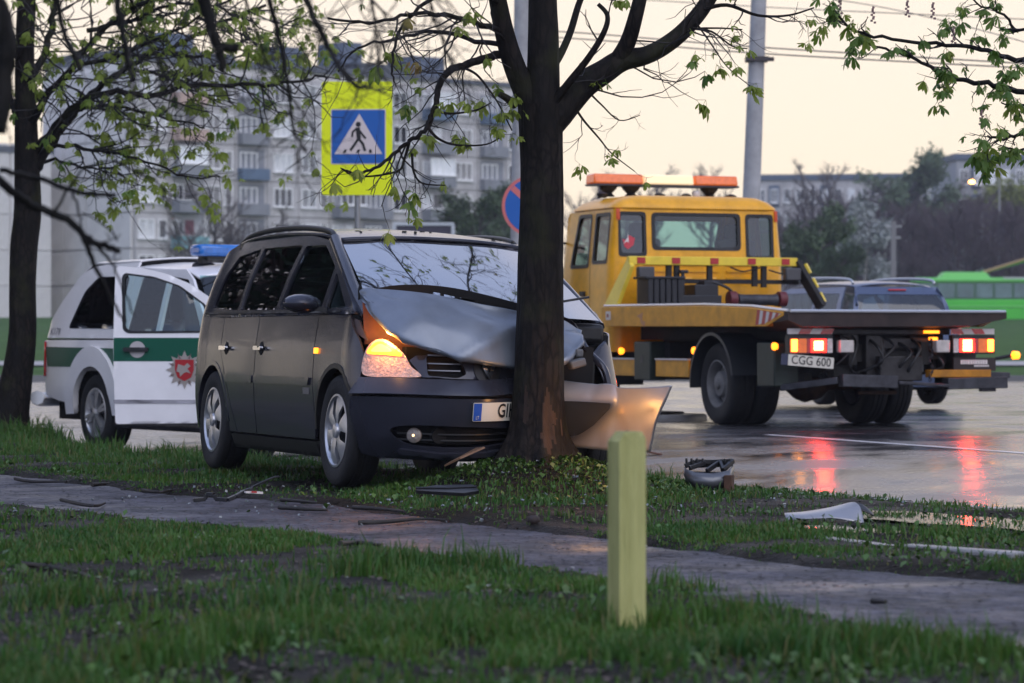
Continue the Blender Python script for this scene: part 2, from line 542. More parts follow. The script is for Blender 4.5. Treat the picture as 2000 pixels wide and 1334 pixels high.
def wet_material(name, c1, c2, r0, r1, bstr, bscale, spec=.5, stretch=(1, 1, 1), bdist=.01, pud=.5, s1=90, s2=1.1):
    """Wet tarmac: dark speckled base, film of water of uneven thickness."""
    m = bpy.data.materials.new(name); m.use_nodes = True
    n, l = m.node_tree.nodes, m.node_tree.links; b = n['Principled BSDF']
    tc = n.new('ShaderNodeTexCoord')
    a = n.new('ShaderNodeTexNoise'); a.inputs['Scale'].default_value = s1; a.inputs['Detail'].default_value = 7
    l.new(tc.outputs['Object'], a.inputs['Vector'])
    a2 = n.new('ShaderNodeTexNoise'); a2.inputs['Scale'].default_value = s2; a2.inputs['Detail'].default_value = 6
    l.new(tc.outputs['Object'], a2.inputs['Vector'])
    ad = n.new('ShaderNodeMath'); ad.operation = 'ADD'; l.new(a.outputs[0], ad.inputs[0]); l.new(a2.outputs[0], ad.inputs[1])
    mr = n.new('ShaderNodeMapRange'); mr.inputs[1].default_value = .75; mr.inputs[2].default_value = 1.3
    l.new(ad.outputs[0], mr.inputs[0])
    mx = n.new('ShaderNodeMix'); mx.data_type = 'RGBA'; mx.inputs[6].default_value = (*c1, 1); mx.inputs[7].default_value = (*c2, 1)
    l.new(mr.outputs[0], mx.inputs[0]); l.new(mx.outputs[2], b.inputs['Base Color'])
    mp = n.new('ShaderNodeMapping'); mp.inputs['Scale'].default_value = stretch; mp.inputs['Rotation'].default_value = (0, 0, radians(-22))
    l.new(tc.outputs['Object'], mp.inputs[0])
    w = n.new('ShaderNodeTexNoise'); w.inputs['Scale'].default_value = .9; w.inputs['Detail'].default_value = 5; w.inputs['Roughness'].default_value = .6
    l.new(mp.outputs[0], w.inputs['Vector'])
    rr = n.new('ShaderNodeMapRange'); rr.inputs[1].default_value = pud - .1; rr.inputs[2].default_value = pud + .12; rr.inputs[3].default_value = r0; rr.inputs[4].default_value = r1
    l.new(w.outputs[0], rr.inputs[0]); l.new(rr.outputs[0], b.inputs['Roughness'])
    nb = n.new('ShaderNodeTexNoise'); nb.inputs['Scale'].default_value = bscale; nb.inputs['Detail'].default_value = 3
    l.new(mp.outputs[0], nb.inputs['Vector'])
    ms = n.new('ShaderNodeMapRange'); ms.inputs[1].default_value = pud - .1; ms.inputs[2].default_value = pud + .12; ms.inputs[3].default_value = bstr * .25; ms.inputs[4].default_value = bstr
    l.new(w.outputs[0], ms.inputs[0])
    bp = n.new('ShaderNodeBump'); bp.inputs['Distance'].default_value = bdist
    l.new(ms.outputs[0], bp.inputs['Strength']); l.new(nb.outputs[0], bp.inputs['Height']); l.new(bp.outputs[0], b.inputs['Normal'])
    b.inputs['Specular IOR Level'].default_value = spec
    return m

SOIL = soil_material()
ROAD = wet_material('wet_tarmac', (.022, .022, .026), (.055, .054, .058), .12, .33, .75, 22, .95, (1, 1, 1), .009, .49)
PATH = wet_material('wet_path_tarmac', (.008, .008, .010), (.085, .083, .105), .36, .75, 1., 13, .4, (1, 1, 1), .05, .45, 22, 2.6)
LAWN = M('far_lawn', (.045, .10, .02), .9, var=.35, vscale=.5, bump=.6, bscale=6, spec=.1)
PAVE = M('far_pavement', (.30, .29, .28), .55, var=.15, vscale=1)

# lowest sheet, out to the horizon: flat street level, lawn rising towards the flats, hill behind
def terr(x, y):
    z = -.32 + .42 * sstep(64, 72, y) + np.clip((y - 78) / 145, 0, 1.6) * 2.5
    z = z + sstep(20, 120, x) * sstep(150, 330, y) * 5.0
    z = z + 7 * sstep(330, 420, y)
    return z
ys = np.concatenate([np.arange(-40, 60, 10), np.arange(60, 100, 2), np.arange(100, 421, 10)])
xs = np.concatenate([np.arange(-260, -100, 40), np.arange(-100, 140, 5), np.arange(140, 261, 40)])
ground = sheet('ground', xs, ys, terr, LAWN)
# verge (fine)
ys = np.concatenate([np.arange(4, 6.5, .1), np.arange(6.5, 24, .06), np.arange(24, 46, .14)])
xs = np.arange(-9, 5.6, .07)
verge_o = sheet('verge', xs, ys, verge, SOIL, keep=lambda X, Y: X < KX(Y) + .05)
verge_o2 = sheet('verge_outskirts', np.arange(-60, 8, 1.), np.arange(-12, 72, 1.), lambda X, Y: verge0(X, Y) - .06 - .1 * ((X > -8.8) & (Y > 4.2) & (Y < 45.8)), LAWN, keep=lambda X, Y: X < KX(Y) - .2)
# path
def path_sheet():
    pts = []; C = 56
    xs_ = np.concatenate([np.arange(-9, -4, .25), np.arange(-4, 3.6, .06), np.arange(3.6, 6.5, .3)])
    rows = []
    for x in xs_:
        f, nr = path_far(x) + .25, path_near(x) - .25
        rows.append([(x, nr + (f - nr) * k / C, 0) for k in range(C + 1)])
    a = np.array(rows)
    a[..., 2] = verge0(a[..., 0], a[..., 1]) - .027 - .016 * (fbm(a[..., 0] * 2, a[..., 1] * 2) - .5) - .012 * (fbm(a[..., 0] * 9, a[..., 1] * 7) - .5)
    mb = MB(); mb.grid([[tuple(p) for p in r_] for r_ in a])
    o = mb.build('path', PATH, smooth=180)
    return tag(o, kind='structure')
path_o = path_sheet()
# road
def road_sheet():
    ys_ = np.concatenate([np.arange(-6, 16, 1.), np.arange(16, 45, .35), np.arange(45, 71, 1.)])
    us = np.concatenate([np.arange(-.1, 7, .3), np.arange(7, 90, 4.)])
    rows = [[(KX(y) + u, y, float(road_z(KX(y) + u, y))) for u in us] for y in ys_]
    mb = MB(); mb.grid(rows)
    return tag(mb.build('road', ROAD, smooth=180), kind='structure')
road_o = road_sheet()
# painted line on the road (worn white)
WORN = M('worn_road_paint', (.62, .6, .6), .35, var=.2, vscale=14, spec=.6)
def strip(name, pts, w, fz, mat, lift=.004):
    rows = []
    pts = [np.array(p) for p in pts]
    for i, p in enumerate(pts):
        t = pts[min(i + 1, len(pts) - 1)] - pts[max(i - 1, 0)]; t = t / np.linalg.norm(t); n_ = np.array([t[1], -t[0]])
        rows.append([(*(p + n_ * k), float(fz(*(p + n_ * k))) + lift) for k in (-w / 2, w / 2)])
    mb = MB(); mb.grid(rows)
    return tag(mb.build(name, mat), kind='structure')
pa, pb = np.array([2.46, 29.6]), np.array([4.3, 24.2])
strip('lane_marking', [pa + (pb - pa) * t for t in np.linspace(0, 2.2, 30)], .11, road_z, WORN)
pa, pb = np.array([-1.2, 33.5]), np.array([9.5, 44.0])
# kerbstones along the verge: every stone by itself
KERB = M('kerb_concrete', (.24, .235, .23), .4, var=.3, vscale=5, bump=.3, bscale=60, spec=.5)
kerb = tag(empty('kerb'), kind='structure')
_kd = []
yy = 8.5
me_k = None
while yy < 44:
    p0 = np.array([KX(yy), yy]); 
    y2 = yy + .9
    for _ in range(4):
        p1 = np.array([KX(y2), y2]); L = np.linalg.norm(p1 - p0); y2 = yy + (y2 - yy) * 1.0 / L
    p1 = np.array([KX(y2), y2])
    if me_k is None:
        me_k = MB().box((0, 0, 0), (.985, .15, .26)).build('kerb_stone', KERB, kerb, bevel=.015)
        o = me_k
    else:
        o = me_k.copy(); COL.objects.link(o)
    c = (p0 + p1) / 2
    o.location = (c[0] - .02, c[1], -.115 + random.uniform(-.006, .006)); o.rotation_euler = (random.uniform(-.02, .02), random.uniform(-.006, .006), math.atan2(*(p1 - p0)[::-1]) + random.uniform(-.01, .01))
    yy = y2
# low edging stones between the mud and the path at the right
edging = tag(empty('path_edging'), kind='structure')
ed = [(1.36, 14.15), (1.72, 13.45), (2.12, 12.75), (2.5, 12.1), (2.95, 11.4)]
for i in range(len(ed) - 1):
    a, b = np.array(ed[i]), np.array(ed[i + 1]); c = (a + b) / 2; L = np.linalg.norm(b - a)
    o = MB().box((0, 0, 0), (L - .03 - .1 * (i == 0), .07, .14)).build('edging_stone', KERB, edging, bevel=.012)
    o.location = (c[0], c[1], float(verge0(*c)) - .052 - .012 * (i == 0)); o.rotation_euler = (0.05, .015 * (-1) ** i, math.atan2(*(b - a)[::-1]))
# puddle in the mud
PUD = M('puddle_water', (.016, .015, .014), .17, spec=1., bump=.05, bscale=9, ior=1.33)
def puddle(name, cx, cy, rx, ry, rot, zoff):
    pts = []
    for k in range(40):
        t = 2 * pi * k / 40; rr = 1 + .35 * (float(fbm(cos(t) * 2 + cx, sin(t) * 2 + cy)) - .5) * 2
        u, v = rx * rr * cos(t), ry * rr * sin(t); pts.append((cx + u * cos(rot) - v * sin(rot), cy + u * sin(rot) + v * cos(rot)))
    z = min(float(verge(*p)) for p in pts + [(cx, cy)]) * .4 + .6 * float(verge(cx, cy)) + zoff
    mb = MB(); mb.add([(p[0], p[1], z) for p in pts], [list(range(40))])
    return tag(mb.build(name, PUD), kind='structure')
puddle('puddle', 2.2, 15.4, .95, .32, -1.05, .012)
puddle('puddle', 2.75, 14.2, .6, .22, -1.05, .012)
puddle('puddle', 1.62, 14.6, .35, .14, -1.0, .010)
# far side of the junction: kerb, pavement strip, traffic island
for nm, y0, y1, x0, x1 in (('far_kerb', 69.6, 69.9, -60, 90),):
    tag(MB().box(((x0 + x1) / 2, (y0 + y1) / 2, .08), (x1 - x0, y1 - y0, .3)).build(nm, M('far_kerb_concrete', (.16, .16, .16), .8, var=.3, vscale=.5, spec=.2)), kind='structure')
sheet('far_pavement', np.arange(-70, 90, 4.), np.arange(88, 93.5, 1.), lambda X, Y: terr(X, Y) + .05, PAVE)
def island(name, outline, z0, z1):
    o = empty(name); tag(o, kind='structure')
    MB().prism(outline, lambda u, v, d: (u, v, d), z0, z1).build('island_kerb', KERB, o, bevel=.03)
    c = np.mean(outline, 0); inn = [tuple(c + (np.array(p) - c) * .88) for p in outline]
    MB().prism(inn, lambda u, v, d: (u, v, d), z1 - .03, z1 + .02).build('island_soil', SOIL, o)
island('traffic_island', rnd([(.3, 34.2), (2.05, 34.6), (2.3, 35.4), (-1, 40), (-3, 40)], .3), -.1, .17)
island('traffic_island', rnd([(7.9, 47.0), (14, 46.0), (18, 50), (9.5, 50)], .4), 0, .26)

# drizzly air between here and the hill: one closed box of even density
HZ = bpy.data.materials.new('drizzle_haze'); HZ.use_nodes = True
_n = HZ.node_tree.nodes; _n.remove(_n['Principled BSDF'])
_v = _n.new('ShaderNodeVolumePrincipled'); _v.inputs['Color'].default_value = (.80, .84, .97, 1); _v.inputs['Density'].default_value = .00036
_v.inputs['Anisotropy'].default_value = .2
HZ.node_tree.links.new(_v.outputs[0], _n['Material Output'].inputs['Volume'])
hz = MB().box((0, 190, 23.2), (540, 466, 50.8)).build('haze', HZ)
tag(hz, kind='stuff')
# ------------------------------------------------------------------ far buildings
PANEL = M('precast_panel', (.47, .455, .45), .85, var=.22, vscale=.6, bump=.2, bscale=8)
PANEL2 = M('precast_panel_end', (.60, .58, .56), .85, var=.14, vscale=.35, bump=.2, bscale=8)
WALLIN = M('joint_mortar', (.68, .66, .64), .9)
BALC = M('balcony_grey', (.22, .23, .25), .7, var=.2, vscale=.8)
BALC_B = M('balcony_blue', (.10, .15, .22), .7, var=.2, vscale=.8)
BALC_T = M('balcony_turquoise', (.20, .42, .45), .6, var=.15, vscale=1)
BALC_P = M('balcony_pink', (.50, .36, .30), .7, var=.15, vscale=1)
FRAME = M('window_frame_white', (.85, .85, .84), .5)
PANE_L = M('pane_light', (.78, .85, .90), .12, spec=.8, var=.3, vscale=.2)
PANE_D = M('pane_dark', (.05, .06, .07), .08, spec=.8, var=.5, vscale=.2)
PANE_R = M('curtain_red', (.16, .05, .06), .5)
WOOD = M('door_panel_brown', (.30, .13, .07), .6)
ROOFM = M('roof_felt', (.10, .11, .13), .8)
SLATE = M('dark_roof', (.10, .13, .18), .7)
_cache = {}
def boxmesh(key, d, mat, bevel=0):
    k = (key, d, mat.name)
    if k not in _cache:
        me = bpy.data.meshes.new(key); bm = bmesh.new(); bmesh.ops.create_cube(bm, size=1)
        for v in bm.verts: v.co = (v.co.x * d[0], v.co.y * d[1], v.co.z * d[2])
        bm.to_mesh(me); bm.free(); me.materials.append(mat); _cache[k] = me
    return _cache[k]
def bx(name, parent, c, d, mat, rz=0):
    o = bpy.data.objects.new(name, boxmesh(name, tuple(round(q, 3) for q in d), mat)); COL.objects.link(o); o.parent = parent; o.location = c; o.rotation_euler = (0, 0, rz)
    return o
_wc = {}
def window(parent, c, w, h, frame=FRAME, pane=PANE_L, rz=0, mull=1):
    """frame with rails, and its pane set back (sub-part)."""
    k = (round(w, 2), round(h, 2), mull, frame.name)
    if k not in _wc:
        mb = MB(); t = .09
        for sx_ in (-1, 1): mb.box((sx_ * (w / 2 - t / 2), 0, 0), (t, .12, h))
        for sz in (-1, 1): mb.box((0, 0, sz * (h / 2 - t / 2)), (w - 2 * t, .12, t))
        for i in range(mull): mb.box((-w / 2 + w * (i + 1) / (mull + 1), 0.004, 0), (t, .11, h - 2 * t))
        mb.box((0, -.1, -h / 2 - .05), (w + .16, .22, .06))
        o = mb.build('window', frame, parent); _wc[k] = o.data
    else:
        o = bpy.data.objects.new('window', _wc[k]); COL.objects.link(o); o.parent = parent
    o.location = c; o.rotation_euler = (0, 0, rz)
    bx('pane', o, (0, .03, 0), (w - .16, .02, h - .16), pane)
    return o

# the long block of flats on the left, seen across the lawn
def flats():
    rr = random.Random(3)
    A = P(262, 625, 236); B = P(1040, 625, 263)
    A.z = B.z = 2.3
    d = (B - A); L = Vector((d.x, d.y, 0)).length; rz = math.atan2(d.y, d.x)
    root = empty('apartment_block', (A.x, A.y, 2.3), rz, 'long grey precast panel block of flats with stacked balconies across the lawn', 'apartment building')
    # local: x along the facade, -y towards the camera
    nst, st = 7, 2.78; D = 12.5; H = nst * st + .9
    bays = 13; bw = L / bays
    # carcass steps up and down along the roof
    MB().box((L / 2, D / 2 + .15, H / 2 - .6), (L - .1, D - .1, H + 1.2)).build('wall', WALLIN, root)
    rf = MB()
    for x0, x1, h in ((0, bw * 3, 1.0), (bw * 3, bw * 7, .55), (bw * 7, bw * 9, 1.1), (bw * 9, L, .35)):
        rf.box(((x0 + x1) / 2, D / 2, H + h / 2 - .003), (x1 - x0 - .02, D + .4, h))
    rf.build('roof', ROOFM, root)
    for x0, w, h in ((bw * 2.0, 3.2, 2.2), (bw * 5.6, 2.4, 1.8), (bw * 7.6, 2.0, 2.6), (bw * 10.2, 3.4, 1.9)):
        bx('stair_head', root, (x0, D * .4, H + h / 2 + .5), (w, 3.5, h), SLATE)
    types = ['w', 'b', 'w', 'l', 'w2', 'w', 'b', 'l', 'w', 'b', 'w2', 'l', 'w']
    for i in range(bays):
        xc = bw * (i + .5)
        for k in range(nst):
            zc = st * (k + .5) + .3
            t = types[i]
            bx('wall_panel', root, (xc, 0, zc), (bw - .08, .24, st - .08), PANEL)
            pl = lambda: rr.choice([PANE_L, PANE_L, PANE_L, PANE_L, PANE_D])
            if t == 'w':
                window(root, (xc - .55, -.14, zc + .15), 1.5, 1.5, pane=pl())
                window(root, (xc + .95, -.14, zc + .15), .8, 1.5, pane=pl(), mull=0)
            elif t == 'w2':
                window(root, (xc, -.14, zc + .15), 1.9, 1.5, pane=pl(), mull=2)
            elif t == 'b' and k > 0:
                window(root, (xc - .75, -.14, zc + .1), 1.1, 1.6, pane=pl())
                bx('door', root, (xc + .35, -.15, zc - .1), (.8, .1, 2.0), rr.choice([WOOD, PANE_R, FRAME, PANE_D]))
                b = bx('balcony', root, (xc, -.75, zc - st / 2 + .55), (bw * .88, 1.2, .95), BALC_T if (k == 2 and i == 1) else rr.choice([BALC, BALC_B, BALC, BALC_P]))
                bx('balcony_rail', b, (0, -.62, .5), (bw * .9, .08, .08), FRAME)
                if rr.random() < .5:   # glazed in
                    window(b, (0, -.5, 1.2), bw * .84, 1.35, pane=rr.choice([PANE_L, PANE_L, PANE_D]), mull=3)
            else:
                bx('loggia_wall', root, (xc, -.15, zc), (bw * .8, .1, st * .8), BALC)
                window(root, (xc - .3, -.2, zc + .2), 1.7, 1.35, pane=pl(), mull=2)
                bx('balcony', root, (xc, -.5, zc - st / 2 + .5), (bw * .86, .7, .9), rr.choice([BALC, BALC_B, BALC]))
    # blank end wall
    for j in range(4):
        for k in range(nst):
            bx('end_wall_panel', root, (-.12, D / 4 * (j + .5) + .1, st * (k + .5) + .3), (.24, D / 4 - .14, st - .14), PANEL2)
    return root
flats()

# lower panel block seen past the left end of it
def lower_block():
    a = P(-60, 640, 228); rz = radians(28)
    root = empty('apartment_block', (a.x - 6, a.y + 6, 2.3), rz, 'pale low end of a panel block behind the leaning tree trunk, nearly windowless', 'apartment building')
    MB().box((5, 5, 6.2), (13.6, 9.5, 14)).build('wall', WALLIN, root)
    for i in range(4):
        for k in range(5):
            bx('wall_panel', root, (-1.4 + 3.4 * i + 1.3, .2, 1.6 + 2.78 * k), (3.28, .2, 2.66), PANEL2)
            if i % 2 == 0: window(root, (-1.4 + 3.4 * i + 1.3, .08, 1.7 + 2.78 * k), 1.4, 1.4, pane=PANE_D)
    bx('roof', root, (5, 5, 13.6), (14, 10, .5), ROOFM)
lower_block()

# long far block behind the wood, and the one at the right edge
def far_block(px0, px1, top, d, rz, label, st=2.8, col=PANEL, bays=14, bottom=2.):
    a, b = P(px0, top, d), P(px1, top, d); w = (b - a).length / cos(rz)
    root = empty('apartment_block', (a.x, a.y, bottom), rz, label, 'apartment building')
    H = a.z - bottom
    MB().box((w / 2, 6, H / 2), (w, 12, H)).build('wall', col, root)
    bx('roof', root, (w / 2, 6, H + .3), (w + .5, 12.5, .6), SLATE)
    n = int(H / st); bw = w / bays
    for i in range(bays):
        for k in range(max(0, n - 4), n):
            z = H - (n - k - .5) * st - .3
            if i % 4 == 1: bx('loggia_wall', root, (bw * (i + .5), -.1, z), (bw * .8, .3, st * .8), SLATE)
            window(root, (bw * (i + .5), -.3 if i % 4 == 1 else -.08, z), min(2.2, bw * .55), 1.5, pane=random.choice([PANE_D, PANE_L]))
    return root
PANELF = M('far_panel', (.36, .37, .39), .8, var=.12, vscale=.2)
far_block(1475, 1870, 352, 330, radians(-8), 'long flat-roofed block of flats showing over the bare wood behind the truck', bays=16)
far_block(1868, 2090, 312, 300, radians(4), 'tall block of flats at the far right above the bare trees', col=PANELF, bays=8)

# ------------------------------------------------------------------ trees of the background
BARK_F = M('far_bark', (.055, .05, .05), .9)
BIRCH = M('birch_bark', (.30, .29, .27), .8, var=.4, vscale=2)
TWIG_F = M('far_twigs', (.085, .062, .068), .9, var=.3, vscale=.4)
TWIG_B = M('far_twigs_pale', (.12, .105, .10), .9, var=.3, vscale=.4)
LEAF_F = M('far_spring_leaves', (.075, .11, .055), .8, var=.4, vscale=.5)
LEAF_Y = M('far_yellow_leaves', (.16, .18, .04), .8, var=.3, vscale=.5)
LEAF_E = M('far_evergreen', (.015, .035, .022), .8, var=.4, vscale=.5)
def far_tree_meshes(seed, h, kind):
    """trunk mesh and crown mesh (limbs, twigs, sometimes small leaves)."""
    rr = random.Random(seed); tr = MB(); cr = MB(); lv = []
    lean = rr.uniform(-.05, .05)
    pts = [Vector((lean * h * t + .15 * sin(t * 5 + seed), .1 * cos(t * 4), h * .78 * t)) for t in np.linspace(0, 1, 7)]
    tr.tube(pts, [h * .018 * (1 - .75 * t) + .02 for t in np.linspace(0, 1, 7)], 6)
    def br(p, d, L, r_, lev):
        q = [p]; dd = d.copy()
        n = 4
        for i in range(n):
            dd = (dd + Vector((rr.gauss(0, .16), rr.gauss(0, .16), .10 if kind != 'weep' else -.22))).normalized()
            q.append(q[-1] + dd * L / n)
        cr.tube(q, [r_ * (1 - .7 * i / n) for i in range(n + 1)], 3, cap=False)
        if lev < 2:
            for k in range(6 if lev == 0 else 6):
                t = rr.uniform(.3, 1); i = min(n - 1, int(t * n)); pp = q[i].lerp(q[i + 1], t * n - i)
                nd = (dd + Vector((rr.gauss(0, .6), rr.gauss(0, .6), rr.gauss(.1, .4)))).normalized()
                br(pp, nd, L * rr.uniform(.35, .6), r_ * .5, lev + 1)
        else:
            lv.extend(q[1:])
    nb = 17
    for i in range(nb):
        t = rr.uniform(.22, 1.0); pp = pts[min(5, int(t * 6))].lerp(pts[min(6, int(t * 6) + 1)], (t * 6) % 1)
        a = rr.uniform(0, 2 * pi); up = rr.uniform(.35, 1.1) if kind == 'tall' else rr.uniform(.15, .8)
        br(pp, Vector((cos(a), sin(a), up)).normalized(), h * (.34 if kind != 'tall' else .22) * (1.15 - .55 * t), h * .0085, 0)
    return tr, cr, lv
def leafcloud(mb, pts, rr, size, n):
    for p in pts:
        for _ in range(n):
            c = Vector(p) + Vector((rr.gauss(0, .22), rr.gauss(0, .22), rr.gauss(0, .22)))
            a = Vector((rr.gauss(0, 1), rr.gauss(0, 1), rr.gauss(0, 1))).normalized(); b = a.orthogonal().normalized(); s_ = size * rr.uniform(.6, 1.3)
            mb.add([c - a * s_, c + b * s_ * .6, c + a * s_, c - b * s_ * .6], [(0, 1, 2, 3)])
_tv = {}
def far_tree(px, base_px, top_px, d, kind, seed, label, bark=BARK_F, twig=TWIG_F, leaf=None, group='trees of the wood across the road', name='bare_tree'):
    b = P(px, base_px, d); h = (base_px - top_px) / FOC * d
    key = (kind, seed % 5, bark.name, twig.name, leaf.name if leaf else None)
    if key not in _tv:
        tr, cr, lv = far_tree_meshes(seed % 5 + 10, 10., kind)
        o1 = tr.build('trunk', bark, None, smooth=180); o2 = cr.build('crown', twig, None, smooth=180, fix=False)
        o3 = None
        if leaf:
            mb = MB(); leafcloud(mb, lv, random.Random(seed), .16, 3); o3 = mb.build('foliage', leaf, None, fix=False)
        _tv[key] = (o1, o2, o3); first = True
    else: first = False
    root = empty(name, (b.x, b.y, b.z), random.uniform(0, 6.28), label, 'tree', group)
    root.scale = (h / 10, h / 10, h / 10)
    for o in _tv[key]:
        if o is None: continue
        c = o if first else o.copy()
        if not first: COL.objects.link(c)
        c.parent = root
    return root
PLACES = ['behind the truck cab roof', 'behind the concrete lamp post', 'over the blue car', 'above the bus roof', 'near the far right block']
rr = random.Random(21)
# the wood: staggered rows, each tree its own crown
row = 0
for d, n, top0, top1 in ((235, 15, 395, 375), (262, 15, 385, 365), (285, 14, 372, 356)):
    for i in range(n):
        px = 1500 + 560 * (i + rr.uniform(.1, .9)) / n
        base = 667 - (float(terr(px * 0 + (px - 1000) / 6000 * d, d)) - CZ) / d * 6000
        top = top0 + (top1 - top0) * (px - 1500) / 500 + rr.uniform(-14, 34)
        if px < 1600: top += 25
        k = rr.choice(['round', 'round', 'tall'])
        wh = 'behind the truck cab corner' if px < 1560 else 'behind the green tree' if px < 1640 else 'behind the pale birch' if px < 1700 else 'beside the thin grey pole' if px < 1765 else 'over the blue car' if px < 1830 else 'over the trolleybus front' if px < 1900 else 'below the street lamps' if px < 1950 else 'at the right picture edge' if px < 2000 else 'beyond the right picture edge'
        far_tree(px, base, top, d, k, rr.randrange(100), ('slender' if k == 'tall' else 'spreading') + ' bare tree in the wood, ' + ('front', 'middle', 'back')[row] + ' row, ' + wh, BARK_F, TWIG_F)
    row += 1
# taller thin trees that stand out against the sky
for px, top, kind, tw, lf, lab, nm in (
    (1585, 283, 'tall', TWIG_B, None, 'tall thin bare tree standing against the sky right of the concrete post', 'bare_tree'),
    (1618, 290, 'tall', TWIG_B, None, 'second tall thin bare tree against the sky, just right of the tallest', 'bare_tree'),
    (1675, 318, 'round', TWIG_B, None, 'lower bare tree with a dark nest against the sky over the blue car', 'bare_tree'),
    (1775, 300, 'round', TWIG_B, LEAF_F, 'rounded tree with sparse pale green leaves against the sky over the bus', 'budding_tree'),
    (1830, 325, 'round', TWIG_B, None, 'small bare tree against the sky left of the tall far right block', 'bare_tree'),
    (1270, 296, 'tall', TWIG_B, None, 'pale bare tree showing over the orange light bar, left of two', 'bare_tree'),
    (1388, 292, 'tall', TWIG_B, None, 'pale bare tree showing over the right end of the orange light bar', 'bare_tree'),
    (1150, 330, 'round', TWIG_F, None, 'bare tree behind the left end of the truck light bar', 'bare_tree'),
    (1215, 345, 'round', TWIG_F, None, 'low bare tree behind the amber light bar, over the truck cab roof', 'bare_tree'),
    (1960, 345, 'round', TWIG_F, LEAF_Y, 'tree with yellow green young leaves in front of the far right block', 'budding_tree')):
    far_tree(px, 632, top, 296, kind, rr.randrange(100), lab, BARK_F, tw, lf, None, nm)
far_tree(1592, 640, 395, 170, 'round', 3, 'dense green tree just right of the truck cab', BARK_F, TWIG_F, LEAF_F, None, 'leafy_tree')
far_tree(1640, 640, 470, 160, 'round', 4, 'low green bush behind the blue car roof', BARK_F, TWIG_F, LEAF_F, None, 'leafy_tree')
far_tree(1692, 640, 378, 200, 'tall', 2, 'pale whitish birch standing against the dark wood', BIRCH, M('birch_twigs', (.22, .225, .25), .9, var=.2), M('birch_catkins', (.26, .28, .27), .9, var=.3, vscale=1), None, 'birch_tree')
far_tree(938, 628, 358, 175, 'round', 1, 'fresh green tree in front of the flats beside the round blue sign', BARK_F, TWIG_F, LEAF_F, None, 'leafy_tree')
far_tree(985, 628, 395, 180, 'round', 2, 'lower olive green tree left of the crashed-into trunk', BARK_F, TWIG_F, LEAF_F, None, 'leafy_tree')
for px, top, lab in ((415, 330, 'bare tree before the turquoise balcony'), (545, 395, 'low bare shrub before the flats left of the yellow sign'), (600, 420, 'low bare shrub under the left edge of the yellow sign'), (370, 420, 'grey bare shrub before the ground floor of the flats'), (480, 400, 'bare shrub before the loggias of the flats')):
    far_tree(px, 632, top, 195, 'round', rr.randrange(100), lab, BARK_F, TWIG_B, None, None, 'bare_tree')
# hill behind the wood
hill = sheet('hill', np.linspace(20, 110, 40), np.linspace(292, 330, 10), lambda X, Y: 2.5 + sstep(292, 325, Y) * (5.5 + 2 * fbm(X * .1, Y * .1)) * sstep(18, 40, X), M('hill_scrub', (.035, .04, .03), .95, var=.5, vscale=.3))

# street lamps with lit heads on the hill
LAMPLIT = M('sodium_lamp', (1, .6, .2), .4, emis=(1., .42, .10), estr=14.)
METAL_G = M('galvanised_pole', (.30, .31, .32), .5, metal=.6, var=.15, vscale=3)
for px, py in ((1932, 323), (1898, 355)):
    b = P(px, py, 270); base = float(terr(b.x, b.y))
    root = empty('street_lamp', (b.x, b.y, base), 0, 'lit orange street lamp before the far right block, ' + ('upper of two' if py < 340 else 'lower of two, among the treetops'), 'street lamp', None)
    h = b.z - base
    MB().tube([(.9, 0, 0), (.9, 0, h), (.7, 0, h + .35), (0.1, 0, h + .3)], [.09, .07, .05, .05], 8).build('pole', METAL_G, root)
    MB().lathe([(-.16, .02), (-.14, .2), (0, .26), (.1, .2), (.14, .02)], (0, 0, h), 'z', 12).build('lamp_head', LAMPLIT, root, smooth=180)

# hoarding / shelter roof over the minivan
HOARD = M('dark_poster', (.035, .028, .05), .4, var=.3, vscale=.6)
a = P(770, 440, 150); b = P(885, 440, 150)
root = empty('billboard', (a.x, a.y, float(terr(a.x, a.y))), 0, 'dark purple billboard with a pale frame in front of the flats', 'billboard')
w = b.x - a.x; top = a.z - float(terr(a.x, a.y)); hh = 40 / 6000 * 150
MB().box((w / 2, .05, top - hh / 2), (w - .2, .12, hh)).build('board', HOARD, root)
mb = MB(); mb.box((w / 2, 0, top + .06), (w + .1, .25, .14)); mb.box((0, 0, top - hh / 2), (.16, .25, hh)); mb.box((w, 0, top - hh / 2), (.16, .25, hh)); mb.box((w / 2, 0, top - hh - .05), (w + .1, .25, .14)); mb.build('frame', M('pale_frame', (.5, .52, .56), .5), root)
for x in (.4, w - .4): MB().box((x, .1, (top - hh) / 2), (.16, .16, top - hh - .1)).build('post', METAL_G, root)

# ------------------------------------------------------------------ poles and wires
CONC = M('concrete_post', (.36, .36, .365), .7, var=.25, vscale=2.5, bump=.2, bscale=30)
def pole(name, pts, rad, label, cat_):
    root = empty(name, pts[0], 0, label, cat_)
    o = MB().tube([Vector(p) - Vector(pts[0]) for p in pts], rad, 14).build('shaft', CONC, root, smooth=40)
    return root
d = 47
pr = pole('utility_pole', [P(1461, 795, d), P(1468, 375, d), P(1482, 0, d), P(1490, -260, d)], [.16, .135, .118, .10], 'tall pale concrete pole leaning slightly, rising behind the truck cab', 'utility pole')
c = P(1478, 116, d) - P(1461, 795, d)
MB().box(c, (.34, .34, .07)).bar(c, c + Vector((.26, -.05, .0)), .06, .06).build('bracket', M('rusty_clamp', (.06, .05, .05), .6), pr)
